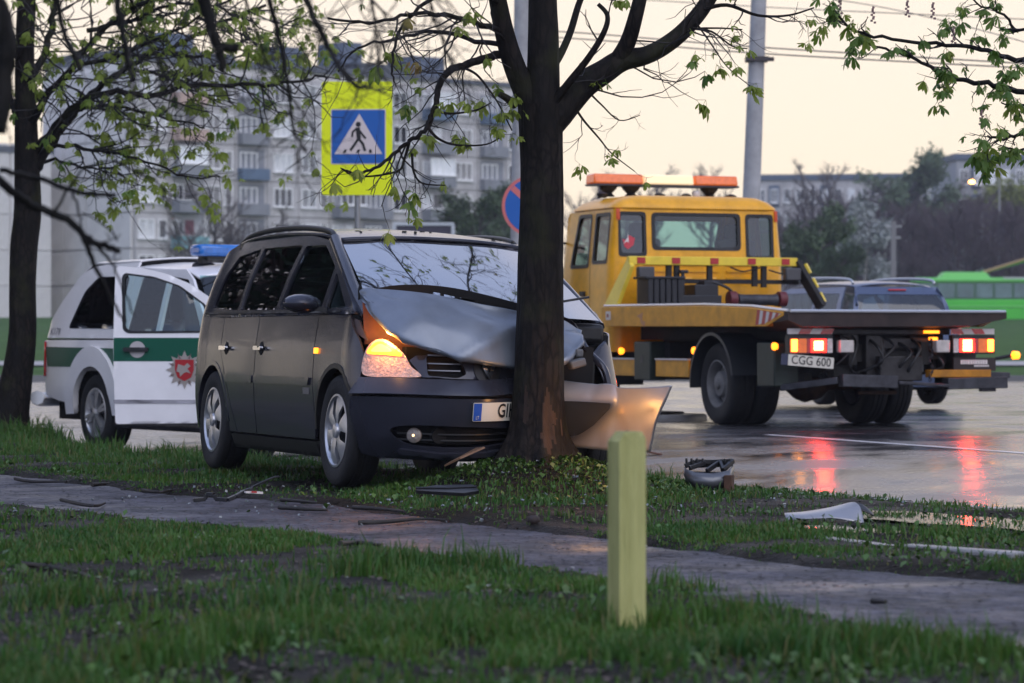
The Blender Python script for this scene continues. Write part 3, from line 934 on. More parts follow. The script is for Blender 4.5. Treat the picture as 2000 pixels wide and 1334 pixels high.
# hanging cable end at the bracket
d2 = 44
pole('utility_pole', [P(1011, 800, d2), P(1014, 400, d2), P(1020, 0, d2), P(1024, -260, d2)], [.13, .12, .115, .10], 'grey concrete pole half hidden straight behind the crashed-into tree', 'utility pole')
pw = empty('utility_pole', P(1745, 560, 150), 0, 'short thin grey pole with a crosspiece before the wood', 'utility pole')
hz_ = P(1745, 432, 150).z - P(1745, 560, 150).z
MB().box((0, 0, hz_ / 2 - 1.5), (.24, .24, hz_ + 3)).build('shaft', M('weathered_post', (.20, .19, .195), .8), pw)
MB().box((0, -.02, hz_ - .25), (.8, .12, .10)).box((0, -.02, hz_ - .8), (.7, .1, .09)).build('crosspiece', CONC, pw)
WIRE = M('overhead_wire', (.06, .065, .075), .5)
_wl = ['topmost', 'second from the top', 'third from the top', 'fourth from the top', 'lowest but one', 'lowest']
def wire(pts, r_, label):
    q = cat([tuple(P(*p)) for p in pts], 10)
    tag(MB().tube(q, r_, 5).build('overhead_wire', WIRE, smooth=180), label, 'wire', 'trolley wires over the road')
wire([(250, -10, 60), (700, 42, 56), (1100, 62, 52), (1480, 92, 48), (2100, 130, 44)], .011, 'upper of the two trolley wires that pass the concrete pole at its clamp')
wire([(250, 5, 60), (700, 58, 56), (1100, 74, 52), (1480, 104, 48), (2100, 138, 44)], .011, 'lower of the two trolley wires that pass the concrete pole at its clamp')
wire([(1100, -10, 60), (1480, 13, 55), (1750, 26, 50), (2100, 42, 48)], .008, 'thin wire near the top of the picture, crossing the concrete pole')
wire([(1480, -20, 55), (1700, 10, 50), (1900, 55, 48), (2100, 110, 45)], .008, 'sagging thin wire over the right-hand branches')
wire([(300, 22, 62), (700, 50, 58), (1000, 70, 56), (1110, 84, 54)], .008, 'thin wire over the roof of the flats, ending behind the tree')

# ------------------------------------------------------------------ road signs
def disc(cx, cz, r_, n=48): return [(cx + r_ * cos(2 * pi * k / n), cz + r_ * sin(2 * pi * k / n)) for k in range(n)]
SY = M('fluorescent_yellow', (.84, .93, .006), .4)
SBL = M('sign_blue', (.012, .11, .42), .4)
SWH = M('sign_white', (.66, .58, .57), .45)
SBK = M('sign_black', (.01, .01, .012), .5)
SRD = M('sign_red', (.62, .16, .15), .45)
SGR = M('sign_back_grey', (.25, .26, .27), .5)
def sign_frame(px, py, d, yaw=0):
    return P(px, py, d)
d = 37.5
k = d / FOC
root = empty('crossing_sign', (P(697, 0, d).x, d, 0.), radians(-3), 'square pedestrian crossing sign on a tall fluorescent yellow board beside the minivan roof', 'road sign')
zc = P(697, 270, d).z; W, H_ = 139 * k, 222 * k
L0 = flatlift((0, 0, zc), (1, 0, 0), (0, 0, 1))
panel('board', rnd(rect(-W / 2, -H_ / 2, W / 2, H_ / 2), .04), L0, SY, root, .025, flat=True)
bxx = 104 * k; 
bo = (3 * k, 3 * k)   # the blue square sits a little above the middle
panel('border', rnd(rect(-bxx / 2 - .012 + bo[0], -bxx / 2 - .012 + bo[1], bxx / 2 + .012 + bo[0], bxx / 2 + .012 + bo[1]), .02), L0, SWH, root, .0, flat=True, out=.004)
panel('blue_field', rnd(rect(-bxx / 2 + bo[0], -bxx / 2 + bo[1], bxx / 2 + bo[0], bxx / 2 + bo[1]), .015), L0, SBL, root, .0, flat=True, out=.007)
tri = [(-47 * k + bo[0], -34 * k + bo[1]), (47 * k + bo[0], -34 * k + bo[1]), (2 * k + bo[0], 45 * k + bo[1])]
panel('white_triangle', tri, L0, SWH, root, .0, flat=True, out=.010)
# walking figure and crossing bars, drawn as one print
fig = MB()
def pf(poly, o_=.013):
    fig.add([tuple(L0((u) * k + bo[0], (v) * k + bo[1])[0] + Vector((0, -o_, 0))) for u, v in poly], [list(range(len(poly)))])
pf(disc(0, 24, 5.2, 14))
def limb(pts, w0, w1=None):
    for (a, b) in zip(pts[:-1], pts[1:]):
        a, b = Vector(a), Vector(b); t = (b - a).normalized(); nn = Vector((-t.y, t.x)); ww = w0 / 2
        pf([tuple(a - t * 1 + nn * ww), tuple(b + t * 1 + nn * ww), tuple(b + t * 1 - nn * ww), tuple(a - t * 1 - nn * ww)], .013 + .0004 * len(fig.f))
limb([(-1, 17), (1, -3)], 8.5); limb([(-3, 16), (-11, 9), (-12, 0)], 4); limb([(1, 14), (8, 4), (14, -3)], 4)
limb([(0, -4), (-7, -15), (-15, -26)], 5); limb([(1, -4), (9, -14), (13, -27)], 5)
for u in (-26, 0, 26): pf([(u - 5, -32), (u + 1, -32), (u + 4, -25) if u <= 0 else (u + 0, -25), (u - 1, -25) if u <= 0 else (u - 5, -25)], .0121)
fig.build('walking_figure', SBK, root, fix=False)
MB().tube([(0, .06, -.1), (0, .06, zc + .5)], .035, 10).build('pole', METAL_G, root, smooth=40)
panel('board_back', rnd(rect(-W / 2 + .01, -H_ / 2 + .01, W / 2 - .01, H_ / 2 - .01), .04), lambda u, v: (Vector((u, .027, zc + v)), Vector((0, 1, 0))), SGR, root, 0, flat=True)
d = 36; k = d / FOC
root = empty('no_parking_sign', (P(1040, 0, d).x, d, 0), radians(-4), 'round blue sign with pale red rim and slash, half behind the tree trunk', 'road sign')
zc = P(1040, 402, d).z; L1 = flatlift((0, 0, zc), (1, 0, 0), (0, 0, 1)); R_ = 60 * k
panel('rim', disc(0, 0, R_), L1, SRD, root, .02, flat=True)
panel('blue_field', disc(0, 0, R_ * .895), L1, SBL, root, 0, flat=True, out=.004)
a = R_ * .895; w = R_ * .12
sl = [(-a * .707 - w * .6, a * .707 - w * .9), (-a * .707 + w * .9, a * .707 + w * .6), (a * .707 + w * .6, -a * .707 + w * .9), (a * .707 - w * .9, -a * .707 - w * .6)]
sl = [(-.80 * a, .58 * a), (-.66 * a, .74 * a), (.80 * a, -.58 * a), (.66 * a, -.74 * a)]
panel('slash', sl, L1, SRD, root, 0, flat=True, out=.007)
MB().tube([(0, .05, -.1), (0, .05, zc + .3)], .03, 10).build('pole', METAL_G, root, smooth=40)

# trees along the street beyond the left edge of the picture, mirrored in the flank of the minivan
ORD = ['first', 'second', 'third', 'fourth', 'fifth', 'sixth', 'seventh', 'eighth', 'ninth', 'tenth', 'eleventh', 'twelfth']
for i, (x, y, h) in enumerate(((-9.5, 31, 9), (-11.5, 36, 9), (-14.5, 41, 10), (-13, 31.5, 10), (-18, 47, 11), (-16, 36, 10), (-20.5, 41, 11), (-18, 31, 11), (-24, 47, 12), (-25, 36, 12), (-9.8, 26, 9), (-13.5, 26, 10))):
    far_tree(1000 + x / y * 6000, 667 + .9 / y * 6000, 667 + .9 / y * 6000 - h / y * 6000, y, 'round', i, ('dense dark' if i % 3 == 0 else 'bare') + ' street tree outside the left edge of the picture, ' + ORD[i] + ' of its row', BARK_F, TWIG_F, LEAF_E if i % 3 == 0 else None, 'street trees at the left', 'leafy_tree' if i % 3 == 0 else 'bare_tree')
# ------------------------------------------------------------------ near trees
def bark_material(name, c0, c1, moss=0.):
    m = bpy.data.materials.new(name); m.use_nodes = True
    n, l = m.node_tree.nodes, m.node_tree.links; b = n['Principled BSDF']
    tc = n.new('ShaderNodeTexCoord'); mp = n.new('ShaderNodeMapping'); mp.inputs['Scale'].default_value = (1, 1, .33)
    l.new(tc.outputs['Object'], mp.inputs[0])
    v = n.new('ShaderNodeTexVoronoi'); v.feature = 'DISTANCE_TO_EDGE'; v.inputs['Scale'].default_value = 26
    nz = n.new('ShaderNodeTexNoise'); nz.inputs['Scale'].default_value = 7; nz.inputs['Detail'].default_value = 6
    l.new(mp.outputs[0], nz.inputs['Vector'])
    mxv = n.new('ShaderNodeMix'); mxv.data_type = 'VECTOR'; mxv.inputs[0].default_value = .12
    l.new(mp.outputs[0], mxv.inputs[4]); l.new(nz.outputs['Color'], mxv.inputs[5]); l.new(mxv.outputs[1], v.inputs['Vector'])
    cr = n.new('ShaderNodeValToRGB'); cr.color_ramp.elements[0].position = .0; cr.color_ramp.elements[0].color = (*[c * .35 for c in c0], 1)
    cr.color_ramp.elements[1].position = .22; cr.color_ramp.elements[1].color = (*c1, 1)
    l.new(v.outputs['Distance'], cr.inputs[0])
    mx = n.new('ShaderNodeMix'); mx.data_type = 'RGBA'; mx.inputs[7].default_value = (*c0, 1)
    mr = n.new('ShaderNodeMapRange'); mr.inputs[1].default_value = .35; mr.inputs[2].default_value = .65; l.new(nz.outputs[0], mr.inputs[0])
    l.new(mr.outputs[0], mx.inputs[0]); l.new(cr.outputs[0], mx.inputs[6])
    out = mx.outputs[2]
    if moss:
        n2 = n.new('ShaderNodeTexNoise'); n2.inputs['Scale'].default_value = 3.5; n2.inputs['Detail'].default_value = 5; l.new(tc.outputs['Object'], n2.inputs['Vector'])
        m2 = n.new('ShaderNodeMapRange'); m2.inputs[1].default_value = .52; m2.inputs[2].default_value = .7; m2.inputs[4].default_value = moss; l.new(n2.outputs[0], m2.inputs[0])
        m3 = n.new('ShaderNodeMix'); m3.data_type = 'RGBA'; m3.inputs[7].default_value = (.028, .03, .012, 1); l.new(m2.outputs[0], m3.inputs[0]); l.new(out, m3.inputs[6]); out = m3.outputs[2]
    l.new(out, b.inputs['Base Color']); b.inputs['Roughness'].default_value = .75; b.inputs['Specular IOR Level'].default_value = .16
    bp = n.new('ShaderNodeBump'); bp.inputs['Strength'].default_value = 1.; bp.inputs['Distance'].default_value = .045
    ad = n.new('ShaderNodeMath'); ad.operation = 'ADD'; l.new(cr.outputs[0], ad.inputs[0]); l.new(nz.outputs[0], ad.inputs[1])
    l.new(ad.outputs[0], bp.inputs['Height']); l.new(bp.outputs[0], b.inputs['Normal'])
    return m
BARK = bark_material('wet_chestnut_bark', (.007, .006, .0055), (.021, .016, .0135), .6)
BARK2 = bark_material('wet_dark_bark', (.008, .008, .008), (.020, .018, .017), .3)
TWIG = M('wet_twig', (.012, .010, .011), .6)
def leaf_material(name, c, c2, tr=.35):
    m = bpy.data.materials.new(name); m.use_nodes = True
    n, l = m.node_tree.nodes, m.node_tree.links; b = n['Principled BSDF']; o = n['Material Output']
    oi = n.new('ShaderNodeObjectInfo'); mx = n.new('ShaderNodeMix'); mx.data_type = 'RGBA'
    mx.inputs[6].default_value = (*c, 1); mx.inputs[7].default_value = (*c2, 1); l.new(oi.outputs['Random'], mx.inputs[0]); l.new(mx.outputs[2], b.inputs['Base Color'])
    b.inputs['Roughness'].default_value = .5
    t = n.new('ShaderNodeBsdfTranslucent'); l.new(mx.outputs[2], t.inputs[0]); s = n.new('ShaderNodeMixShader'); s.inputs[0].default_value = tr
    l.new(b.outputs[0], s.inputs[1]); l.new(t.outputs[0], s.inputs[2]); l.new(s.outputs[0], o.inputs['Surface'])
    return m
LEAFG = leaf_material('young_chestnut_leaf', (.17, .27, .03), (.30, .36, .06), .55)
LEAFD = leaf_material('darker_chestnut_leaf', (.10, .20, .03), (.17, .27, .05), .55)
LEAFO = leaf_material('olive_red_leaf', (.24, .20, .05), (.30, .20, .07), .5)
FLOWER = M('flower_bud', (.20, .12, .12), .6)
def leaf_mesh(seed, mat, droop=1., sz=.085):
    rr = random.Random(seed); mb = MB()
    n = rr.choice([5, 5, 6, 7])
    mb.tube([(0, 0, 0), (.012, 0, -.01), (.03, 0, -.03)], .0018, 3, cap=False)
    for k in range(n):
        a = (k - (n - 1) / 2) * rr.uniform(.55, .78) + rr.uniform(-.12, .12)
        L = sz * (1 - .10 * abs(k - (n - 1) / 2)) * rr.uniform(.8, 1.15); w = L * rr.uniform(.15, .22)
        dr = rr.uniform(.4, 1.2) * droop
        d0 = Vector((cos(a), sin(a), -.25)); 
        sd = Vector((-sin(a), cos(a), 0))
        o = Vector((.03, 0, -.03)); ps = []
        for t in (0, .35, .72, 1):
            c = o + d0 * L * t * (1 - .25 * t * dr) + Vector((0, 0, -L * .75 * t * t * dr))
            ww = w * {0: .12, .35: .62, .72: 1., 1: .02}[t]
            ps.append((c - sd * ww + Vector((0, 0, -ww * .5)), c, c + sd * ww + Vector((0, 0, -ww * .5))))
        for i in range(3):
            A, B = ps[i], ps[i + 1]
            mb.add([A[0], A[1], A[2], B[0], B[1], B[2]], [(0, 3, 4, 1), (1, 4, 5, 2)])
    me = bpy.data.meshes.new('leaf'); me.from_pydata(mb.v, [], mb.f); me.materials.append(mat); me.shade_smooth(); me.update()
    return me
LV = {m_.name: [leaf_mesh(s_, m_, dr, sz) for s_, dr, sz in ((1, 1., .085), (2, 1.3, .10), (3, .6, .07), (4, 1.1, .06), (5, .9, .095))] for m_ in (LEAFG, LEAFD, LEAFO)}

class Tree:
    """Trunk and limbs drawn from their measured courses; side twigs and leaves grown on them."""
    def __init__(s, name, loc, label, bark, seed, cat_='tree'):
        s.root = empty(name, loc, 0, label, cat_); s.o = Vector(loc); s.bark = bark; s.r = random.Random(seed); s.tw = MB(); s.tips = []; s.limbs = []
    def limb(s, pts, r0, r1, name='limb', n=7, sub=5, d=None, jit=.0, radii=None):
        """pts: (px, py, d) or Vectors"""
        w = [(P(*p) if not isinstance(p, Vector) else p) - s.o for p in pts]
        q = [Vector(p) for p in cat([tuple(p) for p in w], sub)]
        if jit:
            for i in range(1, len(q) - 1): q[i] += Vector((s.r.gauss(0, jit), s.r.gauss(0, jit), s.r.gauss(0, jit)))
        N = len(q)
        if radii:
            rad = [float(np.interp(i / (N - 1), np.linspace(0, 1, len(radii)), radii)) for i in range(N)]
        else:
            rad = [r0 + (r1 - r0) * (i / (N - 1)) ** .8 for i in range(N)]
        mb = MB(); mb.tube(q, rad, n)
        o = mb.build(name, s.bark, s.root, smooth=180)
        s.limbs.append((q, rad)); return q, rad
    def twig(s, p, d, L, r_, lev=0, up=.10, leafp=.6, curl=.28):
        n = 5; q = [p]; dd = d.normalized()
        for i in range(n):
            dd = (dd + Vector((s.r.gauss(0, curl), s.r.gauss(0, curl), s.r.gauss(0, curl) * .6 + up * (i / n * 2 - .5)))).normalized()
            q.append(q[-1] + dd * L / n)
        s.tw.tube(q, [r_ * (1 - .65 * i / n) for i in range(n + 1)], 4 if r_ < .006 else 5, cap=False)
        if lev < 1 or (lev < 2 and L > .4):
            for k in range(s.r.choice([1, 2, 2, 3])):
                t = s.r.uniform(.25, .95); i = min(n - 1, int(t * n)); pp = q[i].lerp(q[i + 1], t * n - i)
                nd = dd + Vector((s.r.gauss(0, .7), s.r.gauss(0, .7), s.r.gauss(0, .5)))
                s.twig(pp, nd, L * s.r.uniform(.35, .65), r_ * .6, lev + 1, up, leafp, curl)
        s.tips.append((q[-1], dd))
        if s.r.random() < .5: s.tips.append((q[-2], dd))
    def grow(s, idx, n, L0, L1, t0=.15, r_=.006, droop=0., up=.1, curl=.28, flat=1.):
        q, rad = s.limbs[idx]
        for _ in range(n):
            t = s.r.uniform(t0, 1.) * (len(q) - 1.001); i = int(t); p = q[i].lerp(q[i + 1], t - i); tg = (q[i + 1] - q[i]).normalized()
            sd = Vector((s.r.gauss(0, 1), s.r.gauss(0, flat), s.r.gauss(0, 1))); sd -= tg * sd.dot(tg); sd.normalize()
            d = tg * s.r.uniform(.3, 1.) + sd * s.r.uniform(.4, 1.) + Vector((0, 0, -droop))
            s.twig(p, d, s.r.uniform(L0, L1), min(r_, rad[i] * .6), 0, up, curl=curl)
    def finish(s, mats, maxleaf, prob, scale=(.8, 1.3), keep=None):
        o = s.tw.build('twigs', TWIG, s.root, fix=False); o['kind'] = 'stuff'
        tips = [t for t in s.tips if (keep is None or keep(t[0] + s.o))]
        s.r.shuffle(tips); k = 0; rest = MB()
        for p, d in tips:
            if k >= maxleaf: break
            if s.r.random() > prob: continue
            m_ = s.r.choice(mats)
            for j in range(s.r.choice([1, 2, 3])):
                if k >= maxleaf: break
                me = s.r.choice(LV[m_.name])
                a = math.atan2(d.y, d.x) + s.r.gauss(0, .9) + j * 1.8; f = s.r.uniform(*scale); k += 1
                ro = (s.r.gauss(0, .35), s.r.uniform(-.2, .8), a)
                if k <= 300:
                    lo = bpy.data.objects.new('leaf', me); COL.objects.link(lo); lo.parent = s.root
                    lo.location = p; lo.rotation_euler = ro; lo.scale = (f, f, f)
                else:      # beyond three hundred: the small rest as one part
                    from mathutils import Euler
                    T = Matrix.Translation(p) @ Euler(ro).to_matrix().to_4x4() @ Matrix.Scale(f, 4)
                    rest.add([T @ v.co for v in me.vertices], [list(q.vertices) for q in me.polygons])
        if rest.v: rest.build('foliage', mats[0], s.root, fix=False)['kind'] = 'stuff'
        return k
def visible(p, m_=30):
    px = 1000 + p.x / p.y * FOC; py = 667 - (p.z - CZ) / p.y * FOC
    return -m_ < px < 2000 + m_ and -m_ < py < 1340

def not_on_sign(p):
    px = 1000 + p.x / p.y * FOC; py = 667 - (p.z - CZ) / p.y * FOC
    return not (615 < px < 772 and 140 < py < 318)
# the tree that was hit
D = 17.95
mt = Tree('chestnut_tree', (TREE[0], TREE[1], float(verge(*TREE)) - .15), 'dark wet chestnut tree with the crashed minivan against its trunk', BARK, 11)
k = D / FOC
tr = [(1050, 905), (1050, 880), (1050, 850), (1051, 815), (1052, 760), (1053, 690), (1055, 600), (1056, 500), (1058, 400), (1058, 320), (1056, 255), (1056, 205)]
trad = [82, 70, 58, 53, 49.5, 47.5, 46, 44.5, 43, 42, 43, 46]
q = [P(x, y, D) - mt.o for x, y in tr]
mb = MB(); n = 84; rr = random.Random(2)
qq = [Vector(p) for p in cat([tuple(p) for p in q], 14)]; N = len(qq)
rings = []
for i, p in enumerate(qq):
    r_ = float(np.interp(i / (N - 1), np.linspace(0, 1, len(trad)), trad)) * k
    ring = []
    for j in range(n):
        a = 2 * pi * j / n
        f = 1 + .05 * (float(fbm(cos(a) * 2.2 + 9, sin(a) * 2.2 + p.z * 1.6)) - .5) * 2 + .055 * (abs(float(vnoise(cos(a) * 5.2 + 40, sin(a) * 5.2 + p.z * .8)) - .5) * 2 - .5) + .03 * (float(vnoise(cos(a) * 9 + 9, sin(a) * 9 + p.z * 7)) - .5)
        fl = max(0, 1 - p.z / .42); f += fl ** 1.6 * .42 * max(0, cos(5 * a + .9)) ** 2
        ring.append(p + Vector((cos(a), sin(a), 0)) * r_ * f)
    rings.append(ring)
mb.add([v for r_ in rings for v in r_], [(i * n + j, i * n + (j + 1) % n, (i + 1) * n + (j + 1) % n, (i + 1) * n + j) for i in range(N - 1) for j in range(n)])
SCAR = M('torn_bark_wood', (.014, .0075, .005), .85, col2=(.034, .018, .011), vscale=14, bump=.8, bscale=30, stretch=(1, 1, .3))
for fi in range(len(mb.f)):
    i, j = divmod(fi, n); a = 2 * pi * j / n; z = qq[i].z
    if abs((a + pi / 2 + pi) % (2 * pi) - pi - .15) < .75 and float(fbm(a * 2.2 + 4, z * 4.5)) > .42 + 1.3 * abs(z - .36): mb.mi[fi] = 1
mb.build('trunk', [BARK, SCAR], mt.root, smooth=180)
A = mt.limb([(1056, 235, D), (1058, 200, D), (1061, 130, D), (1061, 60, D), (1060, 0, D), (1062, -120, D), (1050, -330, D + .2)], 44 * k, 20 * k, n=14, radii=[43 * k, 36 * k, 32 * k, 30 * k, 28 * k, 26 * k, 18 * k])
mt.limb([(1048, 235, D), (1030, 190, D - .02), (1005, 130, D - .06), (988, 75, D - .1), (974, 10, D - .15), (955, -90, D - .2), (930, -250, D - .3)], 26 * k, 13 * k, n=12, radii=[30 * k, 24 * k, 22 * k, 20 * k, 18 * k, 15 * k, 11 * k])
mt.limb([(1062, 250, D), (1090, 218, D + .02), (1138, 168, D + .05), (1180, 140, D + .08), (1215, 118, D + .1), (1262, 108, D + .1), (1305, 85, D + .12), (1345, 50, D + .15), (1388, -8, D + .2), (1450, -130, D + .3)], 34 * k, 14 * k, n=12, radii=[34 * k, 33 * k, 27 * k, 24 * k, 22 * k, 18 * k, 17 * k, 16 * k, 15 * k, 10 * k])
mt.limb([(1200, 128, D + .1), (1225, 85, D + .05), (1242, 30, D), (1258, -40, D), (1280, -160, D)], 19 * k, 11 * k, n=10)
mt.limb([(1078, 205, D - .05), (1112, 160, D - .1), (1150, 112, D - .15), (1180, 62, D - .2), (1186, 30, D - .2), (1168, 8, D - .2)], 9 * k, 4 * k)
mt.limb([(1080, 130, D), (1098, 100, D + .1), (1115, 60, D + .2), (1130, 10, D + .3), (1150, -40, D + .3)], 9 * k, 6 * k)
# long drooping branch to the left, over the sign
mt.limb([(1000, 98, D - .05), (960, 110, D - .1), (915, 125, D - .15), (878, 138, D - .2), (858, 165, D - .25), (852, 200, D - .28), (842, 230, D - .3), (828, 255, D - .3), (800, 275, D - .32), (770, 300, D - .32), (738, 325, D - .35), (700, 340, D - .38), (668, 330, D - .4)], 9.5 * k, 2 * k, jit=.004)
mt.limb([(900, 130, D - .15), (930, 145, D - .1), (955, 175, D - .1), (975, 205, D - .1), (1000, 255, D - .12)], 3 * k, 1.3 * k)
mt.limb([(848, 215, D - .28), (880, 222, D - .25), (930, 215, D - .2), (960, 200, D - .15)], 3.2 * k, 1.2 * k)
mt.limb([(835, 248, D - .3), (855, 270, D - .3), (890, 283, D - .25), (950, 282, D - .2), (985, 262, D - .2)], 3.5 * k, 1.2 * k)
mt.limb([(800, 275, D - .3), (790, 310, D - .3), (775, 335, D - .32), (700, 345, D - .35), (665, 328, D - .4)], 3.5 * k, 1.2 * k)
mt.limb([(805, 300, D - .3), (808, 335, D - .32), (825, 358, D - .35), (870, 362, D - .35)], 3 * k, 1.2 * k)
mt.limb([(985, 60, D - .1), (940, 48, D - .3), (880, 30, D - .5), (800, 28, D - .7), (720, 45, D - .8), (640, 35, D - .9)], 7 * k, 2 * k, jit=.005)
mt.limb([(992, 90, D - .1), (930, 78, D + .1), (850, 60, D + .3), (780, 75, D + .4), (700, 95, D + .5), (660, 140, D + .5)], 6 * k, 1.6 * k, jit=.005)
mt.limb([(972, 5, D - .2), (900, -25, D - .3), (830, 5, D - .4), (780, 60, D - .4), (765, 130, D - .45), (770, 160, D - .45)], 6 * k, 1.6 * k, jit=.005)
mt.limb([(1006, 205, D - .1), (990, 192, D - .15), (976, 184, D - .18)], 9 * k, 6 * k, name='dead_stub', n=8)
mt.limb([(1275, 108, D + .1), (1310, 95, D + .1), (1345, 60, D + .1), (1400, 55, D + .1), (1450, 58, D + .1)], 4 * k, 1.3 * k)
mt.limb([(1370, 20, D + .15), (1420, 10, D + .1), (1480, 30, D), (1540, 30, D), (1590, 15, D)], 5 * k, 1.4 * k)
mt.limb([(1350, 55, D + .1), (1390, 62, D + .1), (1430, 90, D + .1), (1460, 95, D + .1)], 3 * k, 1 * k)
mt.limb([(1120, 205, D + .05), (1140, 235, D), (1170, 270, D), (1195, 300, D), (1240, 335, D)], 3 * k, .9 * k)
mt.limb([(1150, 180, D + .05), (1175, 205, D + .1), (1210, 235, D + .1), (1250, 225, D + .1)], 2.4 * k, .8 * k)
mt.limb([(1360, 45, D + .1), (1385, 80, D + .1), (1420, 130, D + .1), (1465, 168, D + .1)], 2.2 * k, .8 * k)
# crown above the frame
for a, (x, y) in enumerate(((700, -300), (900, -500), (1150, -600), (1400, -450), (1600, -250))):
    mt.limb([(1060 + (x - 1060) * .15, -150, D), (1060 + (x - 1060) * .5, -150 + (y + 150) * .6, D - .6 + .3 * a), (x, y, D - 1.5 + .7 * a)], 14 * k, 4 * k)
for x, y, z, dx in ((-.9, 22.3, 4.3, -.3), (.2, 23.4, 4.9, .0), (1.1, 22.2, 4.6, .3), (-.3, 21.0, 5.4, .1), (-1.6, 21.4, 4.9, -.2)):
    mt.limb([Vector((.16, 17.98, 3.4)), Vector((.16 + x * .3, 19.2, 3.9 + dx * .3)), Vector((x * .8, 20.4 + (y - 21) * .4, z - .1)), Vector((x, y, z)), Vector((x * 1.2, y + .8, z - .25))], 12 * k, 3 * k)
NL = len(mt.limbs)
for i, n, a, b, dr in ((1, 5, .3, .8, 0), (2, 8, .25, .7, .1), (3, 6, .2, .6, .1), (4, 5, .15, .35, 0), (6, 16, .15, .5, .35), (7, 3, .1, .3, .3), (8, 3, .1, .3, .3), (9, 4, .12, .3, .2), (10, 5, .12, .3, .3), (11, 3, .1, .25, .2), (12, 10, .25, .6, .3), (13, 10, .25, .6, .3), (14, 9, .2, .6, .3), (16, 3, .1, .25, 0), (17, 6, .12, .35, .1), (18, 3, .1, .25, .1), (19, 5, .1, .3, .4), (20, 3, .1, .25, .3), (21, 3, .08, .2, .3)):
    mt.grow(i, n, a, b, droop=dr, up=.18)
for i in range(NL - 5, NL): mt.grow(i, 60, .25, .8, droop=.1, r_=.009)
for i in range(NL - 10, NL - 5): mt.grow(i, 10, .4, 1.0, droop=.2)
mt.finish([LEAFG, LEAFD, LEAFG, LEAFG, LEAFD, LEAFO], 800, .75, (.48, .88), keep=lambda p: not_on_sign(p))

# leaning tree at the left edge
D = 31.6; k = D / FOC
lt_ = Tree('chestnut_tree', (LTREE[0], LTREE[1], float(verge(*LTREE)) - .1), 'bent chestnut tree with fresh green leaves at the far left, beside the police pickup', BARK, 23)
lt_.limb([(12, 838, D), (20, 800, D), (34, 730, D), (44, 650, D), (44, 560, D), (47, 480, D), (54, 410, D), (52, 300, D), (50, 200, D), (48, 100, D), (52, 0, D), (58, -180, D)], 0, 0, name='trunk', n=18, radii=[x * k for x in (54, 38, 30, 27, 26, 27, 27, 24, 21, 19, 18, 13)])
LIM = [([(66, 335, 0), (105, 275, .1), (150, 215, .2), (200, 165, .2), (260, 125, .3), (330, 95, .3), (420, 50, .4), (520, 10, .4)], 10, 3),
       ([(66, 300, 0), (120, 235, -.2), (165, 195, -.4), (230, 180, -.5), (300, 188, -.6), (360, 168, -.7), (440, 170, -.8), (520, 165, -.9), (600, 155, -1), (640, 150, -1)], 9, 2),
       ([(150, 215, .2), (200, 205, 0), (260, 215, -.2), (330, 232, -.3), (400, 250, -.4)], 5, 1.6),
       ([(55, 250, 0), (90, 190, -.3), (140, 130, -.5), (190, 70, -.6), (240, 30, -.7), (300, -10, -.8)], 9, 4),
       ([(45, 240, 0), (20, 200, .2), (-15, 150, .4), (-60, 110, .5)], 8, 4),
       ([(52, 180, 0), (80, 120, .3), (100, 60, .5), (110, 0, .6), (115, -60, .7)], 9, 5),
       ([(140, 130, -.5), (220, 110, -.6), (300, 80, -.7), (380, 40, -.8), (460, -10, -.9)], 5, 2),
       ([(90, 285, 0), (160, 290, -.2), (220, 300, -.3), (300, 320, -.5), (360, 345, -.6), (430, 345, -.7)], 4.5, 1.3),
       ([(58, 335, 0), (100, 310, .2), (150, 325, .3), (200, 330, .4), (250, 318, .4)], 4.5, 1.5),
       ([(250, 130, .3), (330, 150, .3), (420, 130, .3), (480, 105, .3), (540, 95, .3)], 4, 1.3),
       ([(300, 95, .3), (380, 110, .4), (450, 90, .5), (530, 60, .5), (600, 30, .5)], 4, 1.3),
       ([(170, 60, -.6), (260, 40, -.6), (350, 10, -.6), (430, 15, -.6), (520, 60, -.6)], 5, 1.5),
       ([(40, 120, 0), (10, 90, -.3), (-40, 40, -.5)], 6, 3)]
for pts, a, b in LIM: lt_.limb([(x, y, D + dd) for x, y, dd in pts], a * k, b * k, jit=.012)
for i, n in ((1, 34), (2, 44), (3, 22), (4, 36), (5, 16), (6, 24), (7, 28), (8, 22), (9, 20), (10, 24), (11, 24), (12, 26), (13, 10)):
    lt_.grow(i, n, .25, .95, r_=.011, droop=.12, up=.15)
lt_.finish([LEAFG, LEAFG, LEAFD], 1500, 1., (.6, 1.12), keep=lambda p: visible(p, 60) and not_on_sign(p))

